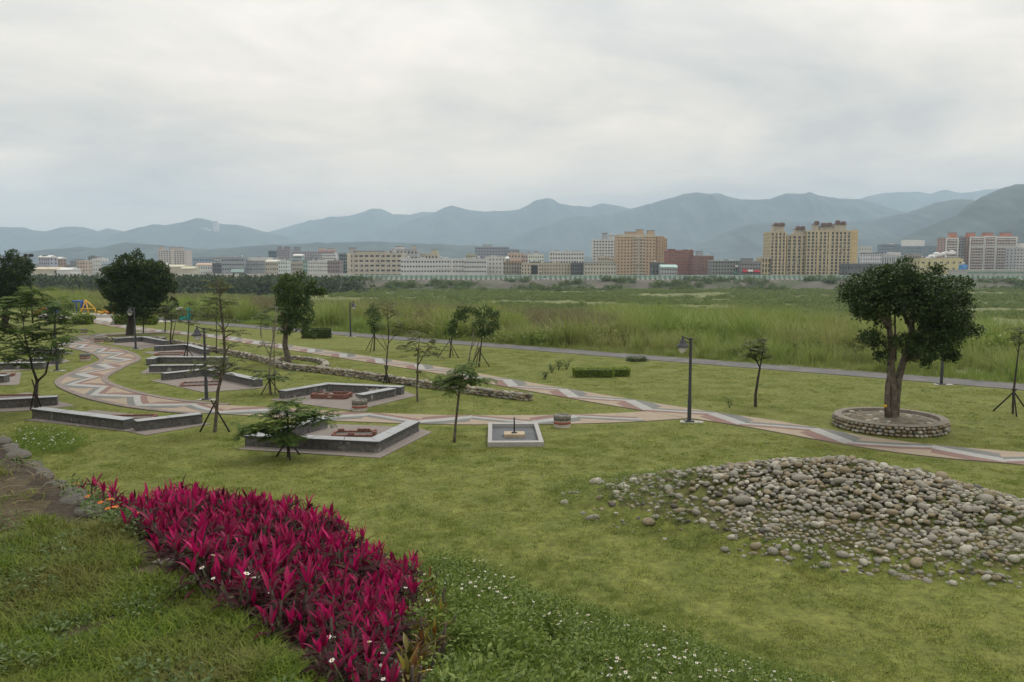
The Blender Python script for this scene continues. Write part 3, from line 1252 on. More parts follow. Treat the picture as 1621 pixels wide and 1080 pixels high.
dry_wall('long low dry-stone wall curving across the lawn', [(274, 545), (315, 552), (370, 563), (420, 574), (452, 584), (506, 590), (569, 598), (663, 612), (742, 623), (795, 630), (838, 635)], 5)
dry_wall('short dry-stone wall curling round the foot of the dense round tree', [(162, 538), (175, 541), (205, 540), (240, 539), (262, 541)], 6, nind=60)
dry_wall('curl of dry-stone edging round the leaning mid-lawn tree', [(454, 583), (435, 578), (440, 571.5), (470, 569.5), (505, 574), (516, 581), (505, 587)], 7, height=0.3, nind=80)
# ------------------------------------------------------------------ trees
M_bark = mat('bark', (0.075, 0.062, 0.047), 0.95, 0.35, 5, 0.9, 22, col2=(0.125, 0.11, 0.088))
M_barkd = mat('bark_dark', (0.050, 0.043, 0.036), 0.95, 0.3, 6, 0.6, 25)
M_barkl = mat('bark_pale', (0.19, 0.17, 0.135), 0.95, 0.3, 6, 0.6, 25)
M_stake = mat('stake_wood', (0.026, 0.023, 0.021), 0.9, 0.25, 8)
L_banyan = leafmat('banyan_leaf', [(0.020, 0.040, 0.010), (0.036, 0.066, 0.016), (0.060, 0.100, 0.024)], 0.25, 0.45)
L_young = leafmat('feather_leaf', [(0.08, 0.14, 0.03), (0.115, 0.185, 0.042), (0.16, 0.23, 0.06)], 0.5, 0.6)
L_sparse = leafmat('sparse_leaf', [(0.075, 0.11, 0.032), (0.11, 0.14, 0.042), (0.14, 0.13, 0.055)], 0.35, 0.6)
L_mid = leafmat('mid_leaf', [(0.042, 0.078, 0.020), (0.066, 0.115, 0.028), (0.10, 0.158, 0.04)], 0.3, 0.5)
L_hedge = leafmat('hedge_leaf', [(0.13, 0.20, 0.02), (0.19, 0.265, 0.03), (0.26, 0.32, 0.045)], 0.25, 0.5)


def leafy(name, m, centres, radii, nleaf, L, W, seed, parent, up_bias=0.35):
    """leaf rosettes: nleaf leaves round each centre, pointing outwards"""
    rg = np.random.default_rng(seed)
    C = np.repeat(np.asarray(centres, float), nleaf, axis=0)
    rd = np.repeat(np.broadcast_to(np.asarray(radii, float), (len(centres),)), nleaf)[:, None]
    D = unit(rg.normal(size=C.shape) + np.array([0, 0, up_bias]))
    B = C + D * rd * rg.uniform(0.1, 1.0, (len(C), 1))
    D2 = unit(D + rg.normal(size=C.shape) * 0.6)
    V, F = leaves(B, D2, L * rg.uniform(0.7, 1.25, len(C)), W * rg.uniform(0.7, 1.25, len(C)), rg)
    me = np_mesh(name, V, F, m)
    return link_mesh(name, me, parent=parent)


def lobe_centres(lobes, rg, per=26):
    """cluster centres biased to the outside of each ellipsoid (x, y, z, rx, ry, rz)"""
    out, rad = [], []
    for (x, y_, z, rx, ry, rz) in lobes:
        n = max(12, int(per * (rx * ry * rz) ** 0.6))
        d = unit(rg.normal(size=(n, 3)))
        r = rg.uniform(0.45, 1.0, (n, 1)) ** 0.6
        out.append(np.array([x, y_, z]) + d * r * np.array([rx, ry, rz]))
        rad.append(np.full(n, 0.16 + 0.10 * min(rx, rz)))
    return np.concatenate(out), np.concatenate(rad)


def tree_root(name, px, py, label, group=None, cat='tree', z=0.0):
    p = gp(px, py, z)
    return empty(name, (p.x, p.y, z), label, cat, group), p


def rel_at(px, py, p, dy=0.0):
    """world point seen at a pixel, at the depth where the tree stands"""
    q = at(px, py, p.y + dy)
    return Vector((q.x, q.y, q.z))


def stakes(root, p, h=1.05, spread=0.55, n=3, a0=0.5, r=0.028, z0=0.0):
    for k in range(n):
        a = a0 + k * 2 * math.pi / n
        b = MB()
        b.tube([(p.x + spread * math.cos(a), p.y + spread * math.sin(a), z0 - 0.08), (p.x - 0.1 * math.cos(a), p.y - 0.1 * math.sin(a), z0 + h)], [r, r * 0.85], 6)
        b.build('stake', M_stake, root)


def trunk_mesh(root, lines, m, seed, name='trunk'):
    b = MB()
    for pts, rad in lines:
        b.tube(pts, rad, 9, 0, True, True, 0.18, seed)
    return b.build(name, m, root)


def curve_pts(a, b, n, rnd, wob):
    out = []
    for k in range(n + 1):
        t = k / n
        q = a.lerp(b, t)
        w = wob * math.sin(t * math.pi)
        out.append(q + Vector((rnd.uniform(-w, w), rnd.uniform(-w, w), rnd.uniform(-w, w) * 0.4)))
    return out


# --- the ringed banyan -----------------------------------------------------
rc = gp(1408, 676)
ring = empty('stone_planter', (rc.x, rc.y, 0), 'round planter of stacked river stones with a capped rim', 'planter')
rn = random.Random(31)
RR = 2.02
its = []
for c, z in enumerate((0.07, 0.21, 0.345)):
    a = rn.random()
    a_end = a + 2 * math.pi
    while a < a_end:
        w = rn.uniform(0.17, 0.24)
        r = RR + rn.uniform(-.02, .05)
        its.append(((rc.x + r * math.cos(a), rc.y + r * math.sin(a), z + rn.uniform(-.015, .015)), (rn.uniform(-.3, .3), rn.uniform(-.3, .3), a + math.pi / 2), (w * 0.50, 0.12, 0.074), rn.randrange(8), rn.choices(('grey', 'pale', 'buff', 'dark'), (.4, .12, .38, .1))[0]))
        a += w / RR
for loc, rot, sc, sh, co in its:
    link_mesh('stone', stone_mesh(sh, co), loc, rot, sc, ring)
b = MB()
b.lathe((rc.x, rc.y, 0), [(RR - 0.05, -0.05), (RR - 0.05, 0.40), (RR + 0.07, 0.40), (RR + 0.09, 0.43), (RR + 0.06, 0.455), (RR - 0.22, 0.455), (RR - 0.24, 0.33)], 64, 0, False)
b.build('rim', mat('rim_mortar', (0.22, 0.20, 0.165), 0.95, 0.25, 6, 0.5, 25, stain=(0.12, 0.11, 0.09), stain_at=0.58, stain_scale=2), ring)
b = MB()
b.lathe((rc.x, rc.y, 0), [(RR - 0.2, 0.30), (1.2, 0.37), (0.4, 0.42), (0.001, 0.43)], 32, 0, True)
b.build('soil', mat('planter_soil', (0.13, 0.115, 0.085), 0.95, 0.35, 3, 0.8, 14, stain=(0.20, 0.185, 0.14), stain_at=0.55, stain_scale=1.5), ring)
for k in range(46):
    a, r = rn.uniform(0, 6.3), rn.uniform(0.7, 1.75)
    s = rn.uniform(0.05, 0.12)
    link_mesh('stone', stone_mesh(rn.randrange(8), rn.choice(('buff', 'grey', 'pale'))), (rc.x + r * math.cos(a), rc.y + r * math.sin(a), 0.38 - 0.03 * r + s * .2), (0, 0, a), (s * 1.4, s, s * 0.6), ring)
EX_DISCS.append((rc.x, rc.y, RR + 0.22))

banyan = empty('banyan_tree', (rc.x + 0.05, rc.y, 0.40), 'broad dark banyan with a twin gnarled trunk growing from the stone planter', 'tree')
bp = Vector((rc.x + 0.05, rc.y))


def bl(X, Y, dy=0.0):
    """photo crop of the banyan -> metres"""
    px, py = 1300 + X * 0.28698, 400 + Y * 0.28703
    return rel_at(px, py, bp, dy)


trunk_mesh(banyan, [
    ([bl(388, 945), bl(388, 925), bl(390, 860), bl(393, 760), bl(388, 690), bl(384, 620), bl(388, 540, -.1), bl(378, 420, -.2), bl(372, 300, -.3), bl(330, 240, -.2)], [.31, .235, .185, .17, .16, .14, .12, .10, .07, .04]),
    ([bl(405, 945, .1), bl(405, 900, .1), bl(415, 800, .1), bl(425, 700, .1), bl(448, 620, .1), bl(480, 520, .2), bl(500, 430, .2), bl(502, 320, .1), bl(530, 230, .1)], [.21, .165, .14, .135, .13, .12, .105, .08, .04]),
    ([bl(370, 930, -.2), bl(362, 840, -.2), bl(366, 740, -.12), bl(384, 640)], [.13, .10, .095, .09]),
    ([bl(480, 520, .2), bl(560, 450, .4), bl(640, 380, .5), bl(730, 300, .3)], [.12, .09, .07, .04]),
    ([bl(448, 600, .1), bl(540, 570, -.2), bl(600, 540, -.4)], [.09, .07, .04]),
    ([bl(386, 560), bl(340, 500, .3), bl(290, 470, .4)], [.09, .06, .03]),
    ([bl(378, 420, -.2), bl(300, 320, -.5), bl(220, 230, -.4)], [.09, .07, .03]),
    ([bl(500, 430, .2), bl(450, 330, .7), bl(420, 200, .8)], [.09, .07, .03]),
    ([bl(410, 600), bl(408, 480, .2), bl(406, 330, .3)], [.05, .04, .03]),
    ([bl(372, 300, -.3), bl(430, 210, -.2), bl(440, 110, 0)], [.07, .05, .02]),
], M_bark, 3)
rg = np.random.default_rng(5)
lob = []
for X, Y, rx, rz in ((165, 215, .50, .42), (210, 190, .5, .5), (250, 260, .7, .75), (300, 180, .7, .6), (380, 160, .7, .6), (440, 105, .45, .5), (460, 210, .8, .7), (380, 280, .9, .5), (540, 160, .6, .5), (590, 220, .8, .7),
                     (520, 300, .8, .6), (620, 330, .8, .6), (730, 210, .5, .45), (785, 180, .32, .28), (740, 290, .62, .6), (700, 390, .7, .5), (770, 380, .42, .4), (850, 440, .22, .2), (620, 430, .5, .35),
                     (555, 545, .55, .35), (640, 510, .55, .4), (700, 500, .45, .35), (570, 600, .4, .22), (275, 465, .42, .26), (310, 500, .4, .25), (330, 575, .24, .18), (640, 100, .22, .18), (500, 490, .4, .3),
                     (440, 500, .45, .32), (560, 470, .5, .3), (340, 380, .4, .25), (300, 330, .5, .3), (780, 440, .35, .3), (720, 450, .5, .35), (690, 560, .4, .22), (500, 560, .35, .25), (720, 570, .3, .16), (240, 330, .5, .3), (200, 250, .4, .4)):
    for dy in ((-0.65, 0.65) if rx > 0.4 else (rg.uniform(-.5, .5),)):
        q = bl(X, Y, dy + rg.uniform(-.2, .2))
        lob.append((q.x, q.y, q.z, rx, rx * 1.05, rz))
cc, rr_ = lobe_centres(lob, rg, 80)
leafy('crown', L_banyan, cc, rr_, 22, 0.125, 0.068, 6, banyan)
b = MB()
q = bl(352, 845, -0.35)
b.box((q.x, q.y, q.z), (0.14, 0.02, 0.10))
b.build('yellow_tag', mat('yellow_tag', (0.55, 0.36, 0.03), 0.6, 0.1), banyan)


def crown_tree(name, label, px, py, trunk, lobes, m, barkm, leaf, wid, per, nleaf, seed, ys=0.8, group=None, twigs=None):
    """trunk: [(px, py, r)...] lists; lobes: (px, py, rx, rz) in metres, both drawn at the tree's own depth"""
    root, p = tree_root(name, px, py, label, group)
    rg = np.random.default_rng(seed)
    lines = []
    for ln in trunk:
        lines.append(([rel_at(a, b_, p, (rg.uniform(-.15, .15) if i else 0)) for i, (a, b_, r) in enumerate(ln)], [r for _, _, r in ln]))
    for pts, rad in lines:
        if abs(pts[0].z) < 0.4:
            pts.insert(0, pts[0] - Vector((0, 0, 0.15)))
            rad.insert(0, rad[0] * 1.25)
    trunk_mesh(root, lines, barkm, seed)
    lb = []
    for X, Y, rx, rz in lobes:
        for dy in ((-ys * rx, ys * rx) if rx > 0.5 else (rg.uniform(-.4, .4),)):
            q = rel_at(X, Y, p, dy + rg.uniform(-.2, .2))
            lb.append((q.x, q.y, q.z, rx, rx, rz))
    cc, rr_ = lobe_centres(lb, rg, per)
    leafy('crown', m, cc, rr_, nleaf, leaf, wid, seed + 1, root)
    return root, p


# --- dense round tree over the winding path, leaning mid-lawn tree, tree by the floodlights
rg = np.random.default_rng(8)
lob = []
for k in range(46):
    a = rg.uniform(0, 2 * math.pi)
    r = math.sqrt(rg.random())
    X, Y = 219 + r * 46 * math.cos(a), 451 + r * 42 * math.sin(a)
    lob.append((X, Y, rg.uniform(0.7, 1.1), rg.uniform(0.6, 0.95)))
crown_tree('round_tree', 'dense round dark tree standing over the winding path', 206, 531,
           [[(206, 531, .38), (206, 515, .32), (209, 500, .3), (212, 480, .22), (215, 440, .1)], [(209, 503, .2), (225, 485, .14), (240, 465, .07)], [(208, 505, .2), (195, 485, .14), (185, 462, .07)]],
           lob + [(166, 452, .5, .4), (160, 446, .35, .25), (272, 455, .6, .6), (275, 480, .5, .4), (219, 402, .5, .4), (170, 428, .5, .4), (180, 490, .8, .4), (255, 492, .8, .4)], L_banyan, M_barkd, 0.24, 0.125, 40, 16, 21, 1.5)
crown_tree('leaning_tree', 'leaning dark tree in a curl of stone edging mid-lawn', 457, 575,
           [[(457, 575, .26), (455, 562, .2), (451, 547, .18), (452, 530, .16), (456, 505, .12), (462, 470, .06)], [(452, 532, .12), (470, 505, .08), (485, 480, .04)], [(452, 530, .1), (446, 500, .07), (444, 470, .03)]],
           [(478, 437, .35, .3), (458, 448, .7, .5), (447, 462, .6, .6), (470, 462, .8, .6), (490, 462, .5, .35), (503, 463, .4, .22), (511, 462, .2, .12), (455, 485, .8, .6), (475, 485, .8, .6), (487, 500, .5, .45), (462, 505, .8, .5), (480, 520, .5, .35), (448, 508, .5, .35), (452, 525, .4, .2), (440, 480, .4, .4), (495, 450, .25, .2)],
           L_mid, M_bark, 0.17, 0.09, 70, 18, 23, 0.75)
rg = np.random.default_rng(9)
crown_tree('broad_tree', 'broad dark tree beside the floodlight mast', 8, 520,
           [[(8, 520, .36), (8, 500, .3), (10, 470, .22), (12, 430, .1)], [(8, 490, .2), (-15, 460, .1)], [(8, 485, .2), (30, 455, .1)]],
           [(rg.uniform(-60, 42), rg.uniform(412, 482), rg.uniform(.7, 1.1), rg.uniform(.6, .9)) for _ in range(40)] + [(20, 404, .6, .5), (44, 425, .6, .6), (47, 445, .5, .5), (46, 465, .6, .5), (-10, 405, .7, .5)], L_banyan, M_barkd, 0.25, 0.13, 40, 16, 25, 1.4)
q = gp(48, 512)
mast = empty('floodlight_mast', (q.x, q.y, 0), 'floodlight mast with two square black lamps above the broad tree', 'floodlight')
b = MB()
tp = at(46, 404, q.y)
b.tube([(tp.x, q.y, -0.1), (tp.x, q.y, tp.z + 0.1)], [0.10, 0.06], 8)
b.build('pole', M_iron, mast)
b = MB()
b.tube([(tp.x - 0.55, q.y, tp.z), (tp.x + 0.55, q.y, tp.z)], 0.04, 6)
b.build('crossbar', M_iron, mast)
for px in (41.8, 50.5):
    h = at(px, 404.5, q.y)
    b = MB()
    b.box((h.x, q.y - 0.12, h.z), (0.36, 0.22, 0.34), 0, 0, None, 0.9)
    b.build('lamp_head', M_iron, mast)

# --- feathery young trees ----------------------------------------------------


def fronds(root, name, m, ends, seed, L=0.55, npair=11, leaflet=0.10, lw=0.034, droop=0.5, stemm=None):
    """pinnate leaves: (base, azimuth, pitch, length factor)"""
    rg = np.random.default_rng(seed)
    C, D, U, LL, WW = [], [], [], [], []
    sb = MB()
    for (b0, az, pt, kf) in ends:
        n = npair
        l = L * kf
        d0 = np.array([math.cos(az) * math.cos(pt), math.sin(az) * math.cos(pt), math.sin(pt)])
        side = np.array([-math.sin(az), math.cos(az), 0])
        prev = np.array(b0)
        sp = [tuple(prev)]
        for k in range(1, n + 1):
            t = k / n
            d = d0 + np.array([0, 0, -droop * t * 1.3])
            d /= np.linalg.norm(d)
            prev = prev + d * l / n
            sp.append(tuple(prev))
            ll = leaflet * kf * (0.55 + 0.75 * math.sin(math.pi * (0.15 + 0.8 * t)))
            for sg in (-1, 1):
                dd = side * sg + d * 0.45 + np.array([0, 0, -0.25]) + rg.normal(size=3) * 0.12
                C.append(prev); D.append(dd); LL.append(ll); WW.append(lw * kf * (0.7 + 0.5 * rg.random()))
                U.append(np.array([0, 0, 1.0]) + rg.normal(size=3) * 0.25)
        sb.tube(sp[::3] + [sp[-1]], 0.006, 3, 0, False)
    V, F = leaves(np.array(C), np.array(D), np.array(LL), np.array(WW), rg, 0.15, np.array(U))
    o = link_mesh(name, np_mesh(name, V, F, m), parent=root)
    if stemm is not None:
        sb.build('leaf_stalks', stemm, root)['kind'] = 'stuff'
    return o


def young_tree(label, px, py, stems, tufts, seed, m=None, bark=None, name='young_tree', stake=None, group=None, L=0.55, droop=0.5, leaflet=0.10, lw=0.034, dyr=0.35):
    """stems: lists of (px, py, r); tufts: (px, py, spread m, number of fronds)"""
    m, bark = m or L_young, bark or M_bark
    root, p = tree_root(name, px, py, label, group)
    rg = np.random.default_rng(seed)
    lines = []
    for ln in stems:
        pts = [rel_at(a, b_, p, rg.uniform(-.04, .04) if i else 0) for i, (a, b_, r) in enumerate(ln)]
        rad = [r for _, _, r in ln]
        if abs(pts[0].z) < 0.35:
            pts.insert(0, pts[0] - Vector((0, 0, 0.12 + pts[0].z)))
            rad.insert(0, rad[0] * 1.2)
        lines.append((pts, rad))
    ends = []
    allp = [(q, r) for pts, rad in lines for q, r in zip(pts, rad)]
    for X, Y, spread, n in tufts:
        c = rel_at(X, Y, p, rg.uniform(-dyr, dyr))
        # a twig from the nearest stem joint
        near, nr = min(allp, key=lambda q: (q[0] - c).length + (0.4 if q[0].z > c.z else 0))
        if (near - c).length > 0.08:
            lines.append((curve_pts(near, c, 4, random.Random(seed), 0.05), [min(nr, .026), .020, .016, .012, .008]))
        for k in range(int(n * 1.7 + 1)):
            az = rg.uniform(0, 2 * math.pi)
            off = rg.normal(size=3) * np.array([spread, spread, spread * 0.35]) * 0.5
            ends.append((np.array(c) + off, az, rg.uniform(-0.1, 0.6), rg.uniform(0.7, 1.2)))
    trunk_mesh(root, lines, bark, seed)
    if ends:
        fronds(root, 'crown', m, ends, seed + 1, L, 11, leaflet * 1.4, lw * 1.6, droop, bark)
    if stake:
        stakes(root, p, *stake)
    return root, p


YG = 'young trees planted on the lawn'
# forked young tree with a wide feathery crown
young_tree('feathery forked young tree with a wide drooping crown', 57, 649,
           [[(58, 650, .09), (57, 625, .075), (59, 604, .07)], [(59, 604, .06), (52, 585, .05), (47, 562, .04), (40, 535, .03), (36, 505, .015)], [(59, 604, .055), (72, 592, .045), (77, 572, .035), (84, 540, .025), (88, 505, .012)], [(47, 562, .035), (25, 530, .02), (12, 510, .01)], [(77, 572, .03), (98, 545, .015)]],
           [(30, 480, .7, 10), (50, 470, .7, 9), (70, 478, .7, 9), (88, 490, .6, 10), (15, 495, .7, 10), (45, 500, .8, 10), (70, 505, .8, 9), (98, 508, .5, 8), (5, 525, .7, 10), (30, 525, .8, 10), (55, 530, .8, 9), (80, 530, .6, 8), (100, 535, .5, 7), (20, 550, .7, 9), (42, 555, .7, 8), (68, 555, .6, 7), (88, 562, .4, 5), (5, 565, .6, 8), (30, 575, .5, 6), (110, 525, .4, 5), (60, 460, .5, 6), (-15, 510, .8, 12), (-15, 545, .8, 10), (105, 500, .4, 5)],
           41, L_young, M_barkd, L=0.75, leaflet=0.15, lw=0.05, stake=(1.4, 0.25, 2, 0.2, 0.035))
# tall tripod tree by the path lamp
young_tree('tall thin sapling with sparse side leaves tied to a black tripod beside the lamp', 340, 684,
           [[(340, 685, .075), (343, 650, .065), (345, 620, .06), (352, 590, .055), (356, 560, .05), (354, 525, .045), (350, 490, .04), (347, 465, .03), (346, 440, .015)], [(347, 465, .02), (340, 448, .01)], [(348, 470, .02), (357, 455, .01)]],
           [(348, 445, .25, 3), (338, 452, .3, 3), (356, 458, .3, 3), (340, 475, .4, 4), (360, 480, .4, 4), (335, 497, .4, 3), (366, 505, .4, 4), (372, 525, .3, 3), (340, 525, .4, 3), (365, 545, .4, 3), (335, 572, .4, 6), (325, 580, .35, 5), (350, 582, .4, 6), (370, 575, .35, 5), (378, 585, .3, 3), (340, 592, .3, 4)],
           43, L_sparse, M_bark, stake=(1.25, 0.62, 2, 0.0, 0.035), L=0.5)
# stake bundle with bare poles below the leaning tree
young_tree('bare-topped sapling with pale poles and a low leafy skirt on a tripod', 428, 624,
           [[(428, 625, .06), (426, 600, .05), (428, 565, .04), (433, 530, .03), (437, 485, .012)], [(436, 625, .035), (434, 580, .03), (434, 540, .028), (440, 485, .012)], [(428, 565, .03), (420, 548, .02), (414, 535, .01)]],
           [(420, 595, .4, 7), (432, 600, .35, 6), (443, 598, .35, 6), (412, 588, .3, 4), (438, 588, .3, 4), (420, 545, .3, 3), (414, 500, .4, 6), (424, 490, .4, 6), (430, 505, .35, 4), (412, 515, .3, 4), (442, 560, .25, 2)],
           45, L_mid, M_barkl, stake=(0.95, 0.5, 4, 0.4, 0.028), L=0.45)
# low lush tree in front of the U-shaped wall
young_tree('low lush feathery tree on a tripod in front of the wide U wall', 457, 724,
           [[(457, 725, .055), (456, 705, .045), (457, 685, .04), (455, 660, .03), (453, 640, .015)], [(457, 690, .03), (425, 678, .02), (400, 680, .01)], [(457, 685, .03), (480, 665, .02), (492, 655, .01)]],
           [(450, 640, .3, 7), (442, 655, .4, 8), (460, 652, .3, 7), (487, 652, .35, 8), (500, 655, .3, 6), (478, 662, .35, 6), (395, 678, .35, 7), (412, 678, .4, 8), (430, 676, .35, 6), (450, 690, .35, 8), (465, 692, .3, 6), (440, 692, .3, 5), (455, 668, .4, 6), (385, 684, .2, 3), (508, 662, .2, 3)],
           47, L_young, M_barkd, stake=(0.8, 0.5, 3, 0.9, 0.03), L=0.5, droop=0.45, leaflet=0.13, lw=0.042)
# umbrella tree in the lawn
young_tree('slender tree with an umbrella of feathery leaves beside the square basin', 719, 700,
           [[(719, 701, .06), (721, 675, .045), (724, 645, .042), (727, 622, .04), (731, 600, .03), (734, 580, .015)], [(726, 628, .03), (712, 612, .02), (702, 603, .01)], [(729, 615, .025), (745, 600, .018), (755, 598, .01)]],
           [(735, 580, .25, 5), (725, 588, .3, 6), (745, 590, .25, 5), (705, 600, .35, 7), (692, 604, .25, 4), (715, 603, .35, 6), (732, 600, .35, 6), (752, 602, .3, 6), (765, 600, .2, 3), (700, 612, .2, 3), (722, 615, .25, 4)],
           49, L_young, M_bark, L=0.5, droop=0.6, leaflet=0.12, lw=0.038)
young_tree('slim tree with thin feathery top on the pit side of the dry-stone wall', 661, 636,
           [[(661, 637, .055), (660, 610, .04), (661, 580, .038), (662, 555, .03), (665, 530, .012)], [(661, 580, .025), (675, 555, .018), (685, 545, .01)]],
           [(664, 530, .4, 5), (650, 540, .4, 5), (680, 540, .4, 5), (692, 548, .35, 4), (655, 555, .4, 5), (672, 560, .4, 5), (645, 548, .3, 3), (685, 562, .3, 3), (662, 592, .2, 2)],
           51, L_sparse, M_bark, L=0.5, droop=0.45)
young_tree('sapling with almost leafless forks wrapped dark at its foot by the dry-stone wall', 612, 607,
           [[(612, 608, .06), (611, 590, .04), (613, 560, .035), (615, 540, .03), (614, 505, .02), (614, 478, .008)], [(614, 545, .022), (624, 532, .015), (634, 520, .008)], [(613, 552, .02), (606, 535, .012), (602, 520, .006)]],
           [(615, 480, .5, 4), (606, 492, .5, 4), (628, 495, .5, 4), (636, 512, .4, 3), (620, 515, .5, 4), (604, 518, .4, 3), (640, 525, .4, 3)],
           53, L_sparse, M_barkd, stake=(1.0, 0.2, 2, 0.3, 0.035), L=0.5)
# three staked trees by the cycle track
for (X, Y, lb, stems, lobes, sd, sk) in (
    (592, 556, 'small upright leafy tree on a tripod by the cycle track', [[(592, 557, .06), (593, 535, .05), (592, 510, .03), (591, 490, .012)]], [(592, 490, .35, .35), (587, 500, .4, .4), (598, 503, .35, .4), (591, 513, .4, .3), (594, 522, .3, .2)], 61, (1.35, 1.0)),
    (712, 566, 'wind-bent leafy tree leaning over its tripod by the cycle track', [[(712, 567, .06), (714, 545, .05), (717, 525, .035), (728, 500, .02), (740, 492, .01)]], [(730, 492, .4, .3), (742, 492, .35, .22), (722, 502, .35, .35), (732, 503, .35, .25), (717, 515, .3, .3), (715, 526, .22, .2)], 62, (1.35, 0.95)),
    (758, 581, 'round-headed leafy tree on a tripod beside pale bare branches', [[(758, 582, .06), (760, 560, .05), (763, 535, .035), (767, 505, .015)]], [(768, 495, .5, .35), (755, 498, .4, .35), (782, 500, .4, .35), (768, 510, .5, .35), (783, 515, .3, .25), (757, 515, .35, .35), (762, 530, .28, .25), (775, 525, .2, .18)], 63, (1.25, 0.75)),
):
    root, p = crown_tree('staked_tree', lb, X, Y, stems, lobes, L_mid, M_barkd, 0.16, 0.085, 60, 18, sd, 0.5, YG)
    stakes(root, p, sk[0], sk[1], 3, 0.1 + sd)
b_root, p = tree_root('dead_sapling', 741, 577, 'pale bare branching dead sapling beside the round-headed staked tree', YG, 'sapling')
trunk_mesh(b_root, [([rel_at(741, 581, p), rel_at(744, 560, p), rel_at(748, 540, p), rel_at(750, 520, p)], [.05, .045, .03, .01]), ([rel_at(745, 555, p), rel_at(752, 540, p), rel_at(757, 522, p)], [.03, .02, .008]), ([rel_at(749, 575, p, .2), rel_at(755, 552, p, .2), rel_at(760, 530, p, .1), rel_at(762, 515, p)], [.04, .035, .02, .01])], M_barkl, 3)
# curved thin tree and the sapling at the lawn's end
young_tree('slim dark curving tree with a thin airy crown alone on the lawn', 1197, 644,
           [[(1196, 645, .075), (1196, 625, .06), (1200, 600, .055), (1203, 582, .05)], [(1203, 582, .035), (1198, 572, .025), (1190, 560, .015), (1186, 545, .008)], [(1203, 582, .03), (1206, 565, .02), (1210, 548, .008)]],
           [(1188, 552, .35, 7), (1200, 548, .35, 7), (1208, 556, .35, 6), (1183, 562, .25, 4), (1197, 563, .3, 5), (1212, 566, .2, 3), (1204, 538, .25, 4), (1190, 540, .25, 3)], 65, L_sparse, M_barkd, L=0.4)
young_tree('bare sapling tied to a wide tripod at the lawn edge past the planter', 1603, 655,
           [[(1603, 656, .05), (1604, 625, .045), (1608, 590, .035), (1613, 550, .025), (1616, 518, .01)], [(1612, 560, .015), (1605, 540, .008)]],
           [(1614, 520, .3, 3), (1605, 528, .3, 3), (1620, 540, .35, 4), (1600, 538, .3, 2), (1622, 525, .3, 3)], 67, L_sparse, M_barkd, stake=(1.1, 0.85, 3, 0.15, 0.035), L=0.4)
# saplings between the far walls and the straight path
young_tree('sapling with a forked foot and round top behind the far bent wall', 271, 545,
           [[(270, 546, .07), (270, 530, .06), (272, 510, .04), (272, 490, .015)], [(272, 540, .05), (276, 520, .03), (280, 500, .01)]],
           [(262, 488, .8, 7), (275, 485, .8, 7), (285, 492, .7, 6), (266, 500, .7, 6), (280, 505, .6, 5), (255, 498, .5, 4)], 71, L_sparse, M_barkd, L=0.6, leaflet=0.14, lw=0.05)
young_tree('tall sapling on a tripod behind the bent wall with the square pit', 296, 570,
           [[(296, 570, .05), (297, 545, .04), (299, 515, .035), (300, 478, .012)]],
           [(300, 480, .5, 5), (293, 492, .5, 4), (307, 495, .5, 4), (298, 508, .5, 4), (306, 512, .4, 3)], 73, L_sparse, M_barkd, stake=(1.0, 0.6, 3, 0.3, 0.035), L=0.5)
young_tree('thin sapling between the dry-stone wall and the far walls', 342, 560,
           [[(342, 561, .04), (343, 530, .035), (342, 500, .025), (343, 470, .01)]],
           [(335, 478, .6, 6), (325, 487, .5, 5), (345, 480, .5, 4), (322, 498, .5, 5), (333, 500, .5, 4)], 75, L_mid, M_barkd, L=0.5, leaflet=0.13, lw=0.045)
young_tree('short sapling beside the straight path near the round tree', 261, 527,
           [[(261, 528, .06), (262, 512, .05), (262, 495, .02)]], [(262, 496, .8, 7), (255, 503, .6, 5), (268, 503, .6, 5)], 77, L_mid, M_barkd, L=0.6, leaflet=0.14, lw=0.05)
young_tree('thin straight sapling just behind the round tree trunk', 227, 528,
           [[(227, 529, .06), (227, 510, .05), (228, 495, .03)]], [(228, 496, .5, 4)], 79, L_mid, M_barkd, L=0.6)

# ------------------------------------------------------------------ hedges and shrubs


